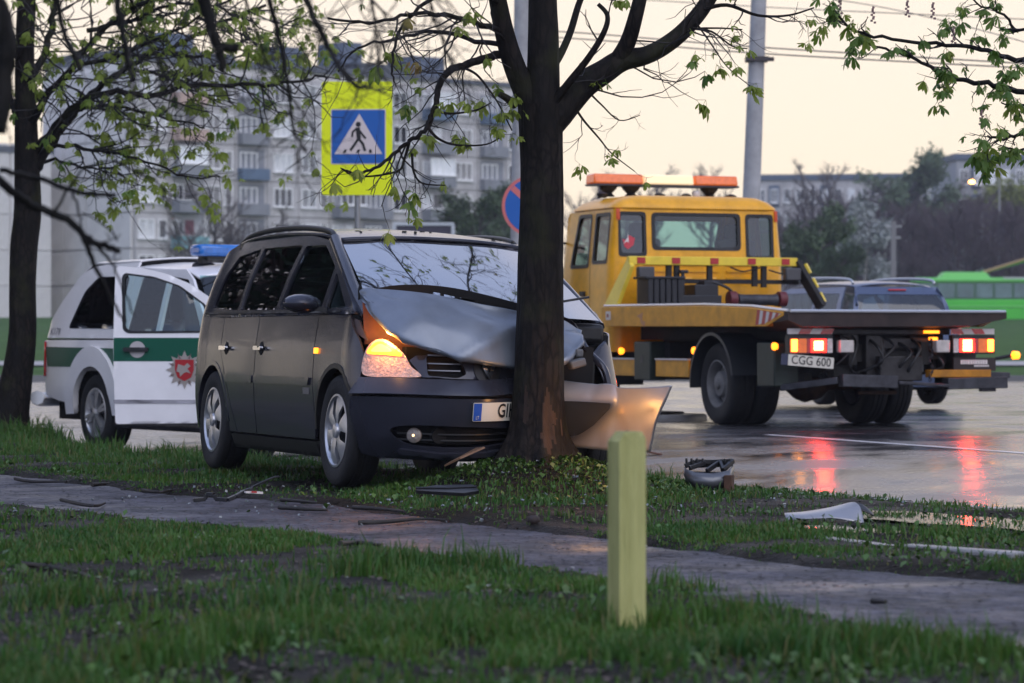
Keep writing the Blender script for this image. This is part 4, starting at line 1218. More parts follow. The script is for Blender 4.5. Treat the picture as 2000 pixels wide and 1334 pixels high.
# tree right of the frame whose budding branches reach in
D = 19.5; k = D / FOC
rt = Tree('chestnut_tree', (P(2420, 900, D).x, D, float(verge0(3.2, 15)) - .1), 'budding chestnut branches reaching in at the upper right from a tree outside the picture', BARK2, 31)
rt.limb([(2420, 960, D), (2418, 600, D), (2422, 300, D), (2415, 0, D), (2420, -300, D)], 60 * k, 30 * k, name='trunk', n=16)
RL_ = [([(2415, 120, 0), (2250, 60, -.1), (2120, 40, -.2), (2000, 118, -.3), (1930, 97, -.35), (1850, 88, -.4), (1740, 75, -.45), (1660, 55, -.5), (1625, 12, -.5)], 8, 2),
       ([(2415, 260, 0), (2250, 250, .1), (2110, 225, .1), (2000, 182, .1), (1940, 166, .1), (1880, 157, .1), (1832, 140, .1), (1790, 118, .1), (1730, 95, .1), (1680, 78, .1)], 9, 2),
       ([(2415, 300, 0), (2200, 280, -.3), (2060, 250, -.4), (2000, 262, -.4), (1960, 270, -.4), (1928, 265, -.4)], 7, 2.2),
       ([(2300, 300, 0), (2100, 296, -.2), (2000, 292, -.2), (1950, 291, -.2)], 5, 2),
       ([(2250, 60, -.1), (2120, 0, 0), (2000, 60, .1), (1960, 30, .1), (1915, 10, .1), (1890, -10, .1)], 5, 1.4),
       ([(2110, 225, .1), (2050, 200, .2), (1980, 205, .2), (1955, 200, .2)], 4, 1.4)]
for pts, a, b in RL_: rt.limb([(x, y, D + dd) for x, y, dd in pts], a * k, b * k, jit=.006)
for i, n in ((1, 20), (2, 22), (3, 12), (4, 6), (5, 14), (6, 5)): rt.grow(i, n, .07, .24, t0=.35, droop=.05, up=.1)
rt.finish([LEAFD, LEAFD, LEAFG], 290, 1., (.5, .88), keep=visible)
rr = random.Random(8)
for px, py in ((1772, 18), (1822, 22), (1705, 30), (1917, 232), (1862, 70), (1640, 12)):
    mb = MB(); b = P(px, py + 14, D) - rt.o
    for kk in range(9):
        a = kk * 2.4; h = .012 * kk; mb.box(b + Vector((cos(a) * .012 * (1 - kk / 11), sin(a) * .012 * (1 - kk / 11), h)), (.014, .014, .012))
    mb.build('flower_spike', FLOWER, rt.root)

# big dark tree close by, outside the frame at the left, its branches hanging in blurred
D = 8.4; k = D / FOC
ft = Tree('overhanging_tree', (-2.35, 8.4, float(verge0(-2.35, 8.4)) - .1), 'near black out of focus branches hanging in from a tree outside the left edge', BARK2, 41)
ft.limb([Vector((-2.35, 8.4, -.1)), Vector((-2.33, 8.4, 1.0)), Vector((-2.28, 8.35, 2.0)), Vector((-2.3, 8.3, 3.2)), Vector((-2.2, 8.2, 4.6))], .19, .12, name='trunk', n=16)
FL = [([(-640, 420, 0), (-300, 370, 0), (-60, 330, 0), (20, 372, .05), (70, 405, .1), (130, 428, .1), (172, 468, .1), (205, 482, .1), (235, 490, .1)], 12, 6, .0),
      ([(165, 466, .1), (180, 505, .1), (205, 560, .1), (225, 600, .1), (245, 628, .1)], 6.5, 2.5, .0),
      ([(190, 478, .1), (215, 510, .1), (232, 545, .1), (262, 615, .12)], 4, 1.8, 0),
      ([(0, 332, 0), (70, 347, 0), (140, 372, 0), (190, 381, 0), (226, 381, 0)], 6, 4.5, 0),
      ([(-620, -260, 0), (-250, -330, .2), (100, -300, .3), (330, -150, .4), (395, -10, .4), (412, 55, .4), (428, 100, .4), (438, 138, .4)], 26, 8, 0),
      ([(424, 88, .4), (446, 94, .4), (464, 92, .4)], 10, 9, 0),
      ([(-600, -100, 0), (-250, -160, 0), (60, -150, .1), (200, -60, .1), (235, 40, .1), (246, 110, .1), (262, 160, .1)], 14, 4, .0),
      ([(60, -150, .1), (105, -20, .2), (125, 60, .2), (150, 120, .2), (158, 140, .2)], 8, 4, 0),
      ([(330, -150, .4), (480, -90, .4), (525, 0, .4), (548, 90, .45), (562, 170, .45), (575, 250, .5), (597, 296, .5)], 9, 2.5, 0),
      ([(330, -150, .4), (520, -140, .6), (590, -20, .6), (625, 60, .6), (650, 110, .6), (690, 165, .6), (706, 172, .6)], 10, 4, 0),
      ([(-600, 60, 0), (-250, 0, 0), (-60, -40, 0), (8, 60, .0), (8, 150, .0), (-4, 260, 0)], 34, 16, 0),
      ([(520, -140, .6), (680, -120, .8), (720, -20, .8), (735, 80, .8), (742, 150, .8)], 6, 1.8, 0),
      ([(520, -140, .6), (740, -150, .9), (820, -40, .9), (850, 40, .9), (880, 120, .9), (920, 190, .9)], 6, 1.5, 0),
      ([(230, -60, .1), (280, 60, .3), (330, 160, .3), (345, 200, .3)], 5, 1.5, 0),
      ([(330, -150, .4), (450, -60, .6), (500, 60, .6), (530, 140, .6), (600, 230, .6), (640, 300, .6)], 4.5, 1.2, 0),
      ([(140, 372, 0), (152, 410, 0), (160, 440, 0), (158, 470, 0)], 3, 1.6, 0),
      ([(226, 316, .1), (300, 352, .1), (345, 385, .1), (395, 378, .1)], 3, 1.5, 0),
      ([(100, 425, .1), (150, 345, .1), (190, 320, .1), (228, 315, .1)], 3.2, 2, 0),
      ([(318, 365, .1), (325, 400, .1), (345, 440, .1), (350, 480, .1)], 2.4, 1.2, 0),
      ([(230, 470, .1), (205, 440, .1), (160, 415, .1)], 2.2, 1.6, 0)]
for pts, a, b, dd in FL: ft.limb([(x, y, D + z) for x, y, z in pts], a * k, b * k, jit=.002)
for i, n, a, b in ((5, 8, .1, .3), (7, 9, .1, .3), (8, 6, .08, .22), (9, 10, .08, .22), (10, 16, .1, .3), (11, 3, .1, .2), (12, 24, .1, .28), (13, 28, .1, .3), (14, 9, .08, .2), (15, 16, .08, .25), (1, 3, .08, .2), (17, 3, .05, .12), (19, 3, .05, .1)):
    ft.grow(i, n, a, b, t0=.4, r_=.0033, droop=.2, up=.0)
ft.finish([LEAFD], 0, .0, (.55, .8), keep=lambda p: visible(p) and p.x > -.9 and p.z > 1.5)
# ------------------------------------------------------------------ shared vehicle materials
RUBBER = M('tyre_rubber', (.012, .012, .013), .75, var=.3, vscale=20, bump=.25, bscale=60)
RIM_S = M('rim_silver', (.52, .53, .56), .3, metal=.75, var=.15, vscale=12)
BLACKP = M('black_plastic', (.012, .012, .013), .45)
VOID = M('black_void', (.004, .004, .0045), .9)
CHROME = M('chrome', (.75, .75, .77), .12, metal=1.)
DARKM = M('dark_underbody', (.015, .014, .014), .7, var=.4, vscale=10)
SEAT = M('grey_seat_cloth', (.05, .05, .055), .85)
AMB_ON = M('amber_lamp_lit', (1, .45, .05), .3, emis=(1., .24, .010), estr=3.2)
AMB_HOT = M('indicator_bulb_lit', (1, .6, .1), .3, emis=(1., .30, .02), estr=9.)
RED_ON = M('tail_lamp_lit', (1, .05, .02), .3, emis=(1., .012, .006), estr=8.)
RED_HOT = M('brake_bulb_lit', (1, .5, .2), .3, emis=(1., .04, .014), estr=80.)
RED_OFF = M('red_lens', (.45, .012, .012), .2, spec=.7, coat=.5)
LENS = M('clear_lamp_lens', (.55, .5, .48), .12, spec=.8, var=.3, vscale=30, bump=.4, bscale=70)
PLATE_W = M('plate_white', (.62, .58, .50), .4)
PLATE_B = M('plate_blue', (.01, .07, .35), .4)
INK = M('plate_ink', (.008, .008, .01), .5)
VGLASS = glass('van_side_glass', (.74, .88, .86), .10, .015, 1.5)
VDARK = glass('privacy_glass', (.05, .05, .055), .12, .02, 1.55)
WSCREEN = glass('athermic_windscreen', (.5, .48, .54), .70, .035, 1.8)

def paint(name, col, met=.4, rough=.28, var=.10, drops=.12):
    """Wet car paint: metallic base, clear coat, beads of rain."""
    m = M(name, col, rough, metal=met, coat=.3, spec=.4, var=var, vscale=3.5)
    n, l = m.node_tree.nodes, m.node_tree.links; b = n['Principled BSDF']
    tc = n.new('ShaderNodeTexCoord'); v = n.new('ShaderNodeTexVoronoi'); v.inputs['Scale'].default_value = 85; v.inputs['Randomness'].default_value = 1
    l.new(tc.outputs['Object'], v.inputs['Vector'])
    mr = n.new('ShaderNodeMapRange'); mr.inputs[1].default_value = .0; mr.inputs[2].default_value = .38; mr.inputs[3].default_value = 1; mr.inputs[4].default_value = 0
    l.new(v.outputs['Distance'], mr.inputs[0])
    bp = n.new('ShaderNodeBump'); bp.inputs['Strength'].default_value = drops; bp.inputs['Distance'].default_value = .004
    l.new(mr.outputs[0], bp.inputs['Height']); l.new(bp.outputs[0], b.inputs['Coat Normal'])
    return m
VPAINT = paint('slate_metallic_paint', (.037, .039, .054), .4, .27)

def arc(cx, cz, r_, a0, a1, n=14):
    return [(cx + r_ * cos(radians(a0 + (a1 - a0) * i / n)), cz + r_ * sin(radians(a0 + (a1 - a0) * i / n))) for i in range(n + 1)]

def wheel(parent, c, r_, w, side, spokes=5, style='cap', rimr=None, rmat=None, name='wheel'):
    """Tyre with rounded shoulders and tread grooves; rim, spokes as sub-parts. side: +1 outer face towards +y."""
    rr_ = rimr or r_ * .64; rmat = rmat or RIM_S
    h = w / 2
    mb = MB()
    mb.lathe([(-h * .75, rr_ * .96), (-h * .92, rr_ * 1.06), (-h, r_ * .86), (-h * .93, r_ * .955), (-h * .78, r_ * .993), (-h * .45, r_), (-h * .42, r_ * .982), (-h * .36, r_ * .982), (-h * .33, r_), (h * .0 - .012, r_), (-.008, r_ * .982), (.008, r_ * .982), (.012, r_), (h * .33, r_), (h * .36, r_ * .982), (h * .42, r_ * .982), (h * .45, r_), (h * .78, r_ * .993), (h * .93, r_ * .955), (h, r_ * .86), (h * .92, rr_ * 1.06), (h * .75, rr_ * .96)], (0, 0, 0), 'y', 44)
    o = mb.build(name, RUBBER, parent, smooth=40); o.location = c
    f = side * h
    rm = MB()
    lip = [(f * .80, rr_ * 1.02), (f * .93, rr_ * 1.03), (f * .95, rr_ * .97), (f * .7, rr_ * .90), (f * .1, rr_ * .84), (-f * .8, rr_ * .9)]
    rm.lathe(lip, (0, 0, 0), 'y', 40)
    rm.build('rim', rmat, o, smooth=50)
    bk = MB(); bk.lathe([(f * .12, rr_ * .85), (f * .1, .01)], (0, 0, 0), 'y', 24); bk.build('brake_disc', DARKM, o)
    sp = MB()
    for k in range(spokes):
        a = 2 * pi * k / spokes + .3
        if style == 'cap':      # broad wheel-trim petals
            hw0, hw1 = .30, .36
            ring = lambda rad, ang, y: (rad * cos(ang), y, rad * sin(ang))
            y0, y1, y2 = f * .88, f * .97, f * .82
            pts = [ring(rr_ * .18, a - .55, y0), ring(rr_ * .55, a - hw0, y1), ring(rr_ * .95, a - hw1, y2), ring(rr_ * .99, a, y2), ring(rr_ * .95, a + hw1, y2), ring(rr_ * .55, a + hw0, y1), ring(rr_ * .18, a + .55, y0), ring(rr_ * .6, a, f * 1.02)]
            sp.add(pts, [(0, 1, 7), (1, 2, 7), (2, 3, 7), (3, 4, 7), (4, 5, 7), (5, 6, 7), (6, 0, 7)])
        elif style == 'alloy':
            for da in (-.11, .11):
                sp.bar((rr_ * .15 * cos(a), f * .80, rr_ * .15 * sin(a)), (rr_ * .94 * cos(a + da), f * .78, rr_ * .94 * sin(a + da)), rr_ * .13, .05, up=(0, 1, 0))
    if style == 'truck':
        sp.lathe([(f * .1, rr_ * .86), (f * .2, rr_ * .6), (f * .75, rr_ * .5), (f * .8, rr_ * .3), (f * .8, .01)], (0, 0, 0), 'y', 24)
        for k in range(8):
            a = 2 * pi * k / 8; sp.lathe([(f * .2, .02), (f * .35, .02), (f * .36, .001)], (rr_ * .68 * cos(a), 0, rr_ * .68 * sin(a)), 'y', 8)
    sp.build('wheel_trim' if style == 'cap' else 'spokes' if style == 'alloy' else 'hub_dish', rmat, o, smooth=35)
    hb = MB(); hb.lathe([(f * .8, rr_ * .22), (f * 1.0, rr_ * .2), (f * 1.04, rr_ * .12), (f * 1.04, .001)], (0, 0, 0), 'y', 20); hb.build('hub_cap', rmat, o, smooth=40)
    return o

def patch(name, rows, mat, parent, thick=.012, n=6, smooth=180, m_=None, disp=0., dsc=6.):
    """Smooth sheet through a net of control points; disp adds sharp-edged dents."""
    R = [cat(r_, n) for r_ in rows]
    Ccols = list(zip(*R))
    R2 = [cat(c, m_ or n) for c in Ccols]
    if disp:
        A, B = len(R2), len(R2[0]); q = [[np.array(p) for p in r_] for r_ in R2]; out = []
        for i in range(A):
            ro = []
            for j in range(B):
                du = q[min(i + 1, A - 1)][j] - q[max(i - 1, 0)][j]; dv = q[i][min(j + 1, B - 1)] - q[i][max(j - 1, 0)]
                nn = np.cross(du, dv); nn /= (np.linalg.norm(nn) + 1e-9)
                x, y, z = q[i][j] * dsc
                k = .5 * float(fbm(x * .6 + y * .5 + 3, z * 1.0 + y * .4, 2)) + .75 * (1 - abs(2 * float(vnoise(x * .55 + y * .5 + 9.3, y * .35 - z * .8 + 2.1)) - 1)) ** 3 - .45 * (1 - abs(2 * float(vnoise(x * .4 - y * .6 + 3.7, y * .45 + z * .5 + 7.7)) - 1)) ** 3 + .1
                e = min(i / 4, (A - 1 - i) / 4, 1.)
                ro.append(tuple(q[i][j] + nn * disp * (k - .35) * (.35 + .65 * e)))
            out.append(ro)
        R2 = out
    mb = MB(); mb.grid(R2)
    o = mb.build(name, mat, parent, smooth=smooth)
    if thick:
        s_ = o.modifiers.new('thickness', 'SOLIDIFY'); s_.thickness = thick; s_.offset = 0
    return o

# ------------------------------------------------------------------ the crashed minivan
VB = radians(20.8)
VO = Vector((-.267, 18.716, .095))
van = empty('crashed_minivan', VO, -(pi / 2 - VB), 'dark grey minivan with crumpled bonnet and lit indicator, crashed head-on into the tree', 'minivan')
van.rotation_euler.x = radians(-2.4)
bpy.context.view_layer.update()
_vm = van.rotation_euler.to_matrix().to_4x4(); _vm.translation = VO
_vi = _vm.inverted()
def VL(px, py, d):
    """van-local point for a pixel measured in the photograph, at distance d"""
    return _vi @ P(px, py, d)
HW = .89
def van_plan():
    pts = []
    n1 = 2.4; x0, a = .15, .75
    for k in range(40):
        t = pi / 2 * k / 40
        pts.append((x0 + a * cos(t) ** (2 / n1), HW * sin(t) ** (2 / n1)))
    for k in range(20): pts.append((x0 - (3.25 + x0 - .1) * k / 20, HW - .015 * (abs(k / 20 - .4) * 2) ** 2))
    n2 = 2.8; x1 = -3.15; a2 = .45
    for k in range(30):
        t = pi / 2 * (1 - k / 30)
        pts.append((x1 - a2 * cos(t) ** (2 / n2), (HW - .012) * sin(t) ** (2 / n2)))
    half = pts
    full = half + [(x1 - a2, 0)] + [(x, -y) for x, y in reversed(half[1:])]
    return full
_side = lut([(.15, -.075), (.25, -.04), (.45, -.012), (.62, 0), (.85, -.006), (1.04, -.03), (1.12, -.05), (1.3, -.105), (1.5, -.19), (1.6, -.24), (1.75, -.36)])
_front = lut([(.15, -.11), (.22, -.06), (.32, -.015), (.45, 0), (.56, -.005), (.66, -.025), (.8, -.075), (.9, -.13), (1.0, -.25), (1.1, -.4)])
_rear = lut([(.15, -.1), (.3, -.03), (.5, 0), (.7, -.03), (1.0, -.07), (1.3, -.16), (1.6, -.33)])
def van_off(x, y, z, n):
    wf = smooth01((x - .25) / .5); wr = smooth01((-3.2 - x) / .35)
    return _side(z) * (1 - wf - wr) + _front(z) * wf + _rear(z) * wr
VP = Plan(van_plan(), van_off)
def VS(x, side=-1):
    s_ = VP.at(x, HW); return -s_ if side < 0 else s_
def ZZ(z): return z if z < 1.04 else 1.04 + (z - 1.04) * .915
def vside(side):
    def f(x, z):
        p, n = VP.lift(VS_(x, side), ZZ(z))
        if side > 0: p = p + Vector((0, -.14 * smooth01((x + 1.8) / 1.6), 0))    # that flank was pushed in by the tree
        return p, n
    return f
_xs = np.linspace(-3.5, .7, 400); _ss = np.array([VP.at(x, HW) for x in _xs])
def VS_(x, side): s_ = float(np.interp(x, _xs, _ss)); return -s_ if side < 0 else s_
def vfront(s_, z):
    p, n = VP.lift(s_, z)
    if p.x > .3:
        k = .17 * math.exp(-((p.y - .06) / .24) ** 2)
        p = p + Vector((-k, 0, .02 * math.exp(-((p.y - .06) / .3) ** 2)))
        n = (n + Vector((0, (p.y - .06) * -k * 8, 0))).normalized() if k > .01 else n
    return p, n

FA = lambda a0, a1, r_=.395: arc(0, .335, r_, a0, a1)
RA = lambda a0, a1, r_=.395: arc(-2.80, .335, r_, a0, a1)
for sd in (-1, 1):
    L = vside(sd)
    # lower side
    if sd < 0:
        panel('front_fender', [(-.425, 1.03), (-.425, .60)] + [(-.385, .38)] + FA(174, 36)[1:] + [(.42, .625), (.425, .80), (.36, .885), (.27, .955), (.20, 1.03)], L, VPAINT, van)
    else:   # far wing, folded up by the tree
        patch('front_fender', [[(-.42, .87, 1.02), (0, .86, 1.0), (.22, .78, .96), (.36, .62, .86)], [(-.42, .88, .8), (0, .87, .8), (.26, .82, .76), (.42, .68, .72)], [(-.42, .87, .66), (0, .88, .74), (.30, .84, .60), (.45, .72, .58)]], VPAINT, van)
    fd = panel('door', [(-.437, 1.03), (-.437, .60), (-.40, .38), (-.44, .27), (-1.715, .27), (-1.72, 1.03)], L, VPAINT, van, thick=.02)
    panel('moulding', rnd([(-.50, .60), (-1.70, .60), (-1.70, .648), (-.48, .648)], .012), L, VPAINT, fd, out=.012, thick=.015, cell=.08)
    rd = panel('door', [(-1.733, 1.03), (-1.733, .27), (-2.20, .27), (-2.31, .44), (-2.44, .63), (-2.60, .80), (-2.62, 1.03)], L, VPAINT, van, thick=.02)
    panel('moulding', rnd([(-1.75, .60), (-2.40, .60), (-2.44, .648), (-1.75, .648)], .012), L, VPAINT, rd, out=.012, thick=.015, cell=.08)
    panel('rear_quarter', [(-2.633, 1.03), (-2.613, .805), (-2.455, .63), (-2.325, .44), (-2.215, .27), (-2.40, .27)] + RA(0, 180) + [(-3.2, .27), (-3.42, .27), (-3.46, 1.05)], L, VPAINT, van)
    panel('sill', [(-.40, .255), (-2.38, .255), (-2.36, .165), (-.42, .165)], L, BLACKP, van, thick=.03)
    for cx in (0, -2.8):
        panel('wheel_arch', arc(cx, .335, .405, 0, 180) + arc(cx, .335, .375, 180, 0), L, VPAINT if cx else BLACKP, van, out=.004, thick=.05, cell=.08)
    # upper side: one frame with four openings
    gq = [(.06, 1.075), (-.355, 1.075), (-.355, 1.325)]
    gf = [(-.425, 1.075), (-1.325, 1.08), (-1.27, 1.53), (-.84, 1.525), (-.425, 1.36)]
    gr = [(-1.405, 1.08), (-2.27, 1.085), (-2.27, 1.545), (-1.35, 1.54)]
    gb = [(-2.335, 1.085), (-3.03, 1.11), (-2.98, 1.36), (-2.84, 1.50), (-2.335, 1.545)]
    gq, gf, gr, gb = (rnd(g, .03) for g in (gq, gf, gr, gb))
    panel('side_frame', [(.28, 1.035), (.08, 1.145), (-.35, 1.375), (-.74, 1.55), (-1.2, 1.60), (-1.8, 1.625), (-2.5, 1.625), (-3.0, 1.60), (-3.25, 1.53), (-3.42, 1.25), (-3.46, 1.055), (-3.2, 1.036), (-2.6, 1.034)], L, VPAINT, van, holes=[gq, gf, gr, gb], thick=.035)
    for g, mt, nm in ((gq, VGLASS, 'quarter_glass'), (gf, VGLASS, 'door_glass'), (gr, VDARK, 'door_glass'), (gb, VDARK, 'quarter_glass')):
        panel(nm, g, L, mt, van, thick=0, out=-.012)
    panel('belt_trim', [(-.02, 1.045), (-3.15, 1.062), (-3.15, 1.078), (-.02, 1.064)], L, BLACKP, van, out=.006, thick=.02)
    # handles: dark cup with a bright grip
    for x, pr in ((-1.585, fd), (-2.455, rd)):
        panel('handle_cup', rnd([(x - .075, .82), (x, .775), (x + .075, .82), (x, .875)], .02), L, VOID, pr, out=.003, thick=0, cell=.03)
        panel('handle', rnd(rect(x - .085, .812, x + .085, .838), .012), L, CHROME if sd < 0 else VPAINT, pr, out=.035, thick=.02, cell=.03)
    # roof rail
    pts = [L(x, z)[0] + Vector((0, -sd * .03 , dz)) for x, z, dz in ((-.82, 1.575, .0), (-.98, 1.60, .026), (-1.6, 1.635, .036), (-2.3, 1.645, .038), (-2.85, 1.62, .034), (-3.05, 1.58, .0))]
    MB().tube(cat([tuple(p) for p in pts], 5), .019, 8).build('roof_rail', BLACKP, van, smooth=60)
    # mirror
    mp = L(-.30, 1.06)[0]
    mb = MB(); cx, cy, cz = -.335, (-1.0 if sd < 0 else .84), 1.095
    mb.lathe([(-.10, .01), (-.098, .06), (-.07, .085), (.0, .095), (.05, .075), (.085, .03), (.09, .005)], (0, 0, 0), 'x', 16)
    o = mb.build('mirror', VPAINT, van, smooth=50); o.location = (cx, cy, cz); o.scale = (.95, 1.25, .62); o.rotation_euler = (0, 0, sd * .2)
    MB().bar(mp + Vector((0, 0, .0)), (cx, cy - sd * .05, cz - .02), .05, .03).build('mirror_arm', BLACKP, van)
    wheel(van, (0, sd * .765, .335), .335, .205, sd, 6, 'cap', .215)
    wheel(van, (-2.80, sd * .765, .335), .335, .205, sd, 6, 'cap', .215)
L = vside(-1)
panel('side_repeater', rnd(rect(-.405, .795, -.345, .83), .012), L, AMB_ON, van, out=.012, thick=.015, cell=.02)
panel('side_badge', rect(-.62, .545, -.50, .585), L, M('badge_dull', (.2, .2, .22), .4, metal=.6), van, out=.003, thick=.004, cell=.05)
# windscreen pillars: outer trim strip beside the glass
wv = lambda w: [w * t * (1 if t < 0 else FAR) for t in (-1, -.62, -.25, .25, .62, 1)]
FAR = .88
ws = [[(.275 + .36 * max(0, 1 - (y / .75) ** 2) ** .8, y, 1.06) for y in wv(.75)],
      [(-.24 + .30 * max(0, 1 - (y / .705) ** 2) ** .8, y, ZZ(1.325)) for y in wv(.70)],
      [(-.725 + .16 * max(0, 1 - (y / .65) ** 2) ** .8, y, ZZ(1.552) + .02 * (1 - (y / .65) ** 2)) for y in wv(.645)]]
patch('windscreen', ws, WSCREEN, van, thick=0)
for sd in (-1, 1):
    q = [(.31, sd * .79, 1.02), (.03, sd * .775, ZZ(1.165)), (-.36, sd * .73, ZZ(1.375)), (-.76, sd * .672, ZZ(1.562))]
    q = [(a, b * (1 if sd < 0 else .875), c) for a, b, c in q]
    MB().tube(cat(q, 5), .038, 8).build('windscreen_pillar', VPAINT, van, smooth=60)
rows = []
for x, z, w, cr in ((-.70, 1.555, .65, .03), (-1.0, 1.595, .665, .045), (-1.5, 1.622, .67, .055), (-2.1, 1.635, .67, .055), (-2.7, 1.625, .66, .05), (-3.1, 1.585, .64, .045), (-3.3, 1.525, .60, .03)):
    rows.append([(x + (.13 * (1 - (y / w) ** 2) if x > -.75 else 0), y, ZZ(z) + cr * (1 - (abs(y) / w) ** 2.4)) for y in (-w, -w * .8, -w * .4, 0, w * .36, w * .72, w * (.9 if x > -1.2 else 1))])
VROOF = VPAINT
patch('roof', rows, VROOF, van, thick=.02, n=4)
# tail
Lt = VP.L / 2
panel('tailgate', [(VS_(-3.42, 1), .28), (VP.L - VS_(-3.42, 1), .28), (VP.L - VS_(-3.42, 1) - .05, 1.03), (VS_(-3.42, 1) + .05, 1.03)], VP.lift, VPAINT, van, cell=.1)
panel('rear_window', [(VS_(-3.44, 1), 1.04), (VP.L - VS_(-3.44, 1), 1.04), (VP.L - VS_(-3.3, 1), 1.52), (VS_(-3.3, 1), 1.52)], VP.lift, VDARK, van, thick=0, cell=.1)
# front skin
sH0, sH1 = VS_(.43, -1), VP.at(.76, -.61) - VP.L
GLOW_LENS = M('glow_tinted_headlamp_lens', (.62, .38, .30), .10, spec=.9, coat=.6, var=.35, vscale=34, bump=.5, bscale=55)  # clear lens tinted orange-pink: the indicator's glow is put into the colour
hl = panel('headlamp', cat([(sH0, .70), (sH0 + .005, .80), (sH0 + .045, .868), (sH0 + .11, .888), (sH0 + .20, .858), (sH0 + .30, .80), (sH1 - .07, .735), (sH1, .69), (sH1 - .02, .672), (sH1 - .2, .667), (sH0 + .06, .668)], 4, True), vfront, GLOW_LENS, van, out=.004, cell=.03)
panel('indicator', cat([(sH0 + .03, .80), (sH0 + .055, .85), (sH0 + .11, .872), (sH0 + .20, .84), (sH0 + .29, .79), (sH0 + .16, .795)], 4, True), vfront, AMB_ON, hl, out=.010, thick=0, cell=.03)
panel('bulb', cat([(sH0 + .06, .812), (sH0 + .085, .845), (sH0 + .12, .856), (sH0 + .18, .832), (sH0 + .21, .812), (sH0 + .14, .808)], 4, True), vfront, AMB_HOT, hl, out=.013, thick=0, cell=.03)
REFL = M('lamp_reflector', (.55, .40, .34), .22, metal=.8, var=.4, vscale=30)
sA = VS_(.385, -1)
sE = .10
def vledge(s_, z):
    p, n = vfront(s_, z); k = .055 * (.66 - z) / .1
    return p + n * k, (n + Vector((0, 0, .55))).normalized()
def vlow(s_, z):
    p, n = vfront(s_, z); k = .05 * (z - .25) / .3
    return p + n * k, n
up = panel('bumper_top', [(VS_(.40, -1), .56), (VS_(.43, -1), .655), (sH1 - .05, .658), (-.25, .655), (sE, .67), (sE, .575), (-.2, .56)], vledge, VPAINT, van, out=.012, cell=.04)
intake = cat([(VP.at(.66, -.75) - VP.L, .36), (VP.at(.74, -.64) - VP.L, .395), (-.35, .395), (-.05, .38), (sE - .04, .36), (sE - .05, .31), (-.2, .275), (-.5, .268), (VP.at(.72, -.67) - VP.L, .285)], 5, True)
pl = rect(-.315, .43, .12, .53)
low = panel('bumper', [(VS_(.40, -1), .55), (VS_(.36, -1), .455), (sA, .335), (VS_(.375, -1), .21), (VS_(.55, -1), .19), (-.3, .18), (sE, .20), (sE, .55)], vlow, VPAINT, van, out=.0, cell=.045, holes=[intake])
panel('lower_grille', intake, vfront, VOID, van, out=-.05, thick=0, cell=.06)
mb = MB()
for z in (.31, .345): mb.tube([vfront(s_, z)[0] + Vector((-.03, 0, 0)) for s_ in np.linspace(-.75, sE - .08, 9)], .006, 5)
mb.build('grille_bar', BLACKP, van)
# fog lamp, chrome lip of the intake
p, n = vfront(VP.at(.70, -.70) - VP.L + .09, .335)
mb = MB(); mb.lathe([(-.02, .044), (0, .044), (.010, .032), (.013, .001)], (0, 0, 0), 'x', 20)
fl = mb.build('fog_lamp', M('fog_lens', (.22, .19, .17), .12, spec=.8, bump=.5, bscale=60), van, smooth=40); fl.location = p + Vector((-.012, 0, 0)); fl.rotation_euler = (0, 0, math.atan2(n.y, n.x))
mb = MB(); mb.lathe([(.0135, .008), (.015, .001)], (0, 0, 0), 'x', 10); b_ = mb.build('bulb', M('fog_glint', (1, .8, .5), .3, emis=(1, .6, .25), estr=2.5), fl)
p, n = vfront(VP.at(.70, -.70) - VP.L + .25, .335)
MB().tube([p + Vector((-.03, 0, 0)), p + Vector((-.10, 0, 0))], [.045, .045], 14).build('horn', VOID, van)
q = [vfront(s_, z)[0] + Vector((.006, -.003, 0)) for s_, z in intake[len(intake) // 2:]]
panel('bumper_lip', [(VP.at(.70, -.70) - VP.L, .262), (-.5, .243), (-.2, .25), (sE, .275), (sE, .255), (-.2, .225), (-.5, .22), (VP.at(.66, -.75) - VP.L, .235)], vfront, VPAINT, van, out=.03, thick=.03, cell=.04)
# number plate
PLN = vfront
plo = panel('number_plate', rnd(pl, .008), vlow, PLATE_W, van, out=.018, thick=.012, cell=.03)
panel('plate_band', rect(-.312, .434, -.265, .526), vlow, PLATE_B, plo, out=.021, thick=0, cell=.03)
text_mesh('lettering', 'GIH 4', .105, lambda u, v: vlow(-.06 + u, .48 + v), INK, plo, .022, sx=.78, bold=.0015)
text_mesh('lettering', 'LT', .022, lambda u, v: vlow(-.289 + u, .448 + v), PLATE_W, plo, .024, sx=.8)
# nose between lamp and tree: grille, centre bar, emblem
go = rnd([(sH1 + .045, .685), (-.40, .675), (-.345, .70), (-.40, .80), (sH1 + .02, .80)], .02)
panel('grille_surround', [(sH1 + .004, .675), (sH1 - .03, .72), (sH1 - .09, .77), (sH1 - .05, .80), (-.3, .83), (.06, .80), (.09, .68), (-.2, .668)], vfront, VPAINT, van, out=-.004, cell=.04, holes=[go])
panel('grille', go, vfront, VOID, van, out=-.07, thick=0, cell=.06)
mb = MB()
for z in (.715, .755): mb.tube([vfront(s_, z)[0] + Vector((-.05, 0, 0)) for s_ in np.linspace(sH1 + .04, -.37, 6)], .005, 5)
mb.tube([vfront(s_, .803)[0] + Vector((.004, 0, 0)) for s_ in np.linspace(sH1 + .03, -.42, 6)], .005, 6)
mb.build('grille_bar', M('grille_edge', (.25, .25, .27), .3, metal=.7), van)
bo_, bi_ = [(-.045, 0), (0, -.075), (.045, 0), (0, .075)], [(-.02, 0), (0, -.038), (.02, 0), (0, .038)]
panel('emblem_field', disc(-.20, .735, .10, 20), vfront, BLACKP, van, out=.002, thick=0, cell=.04)
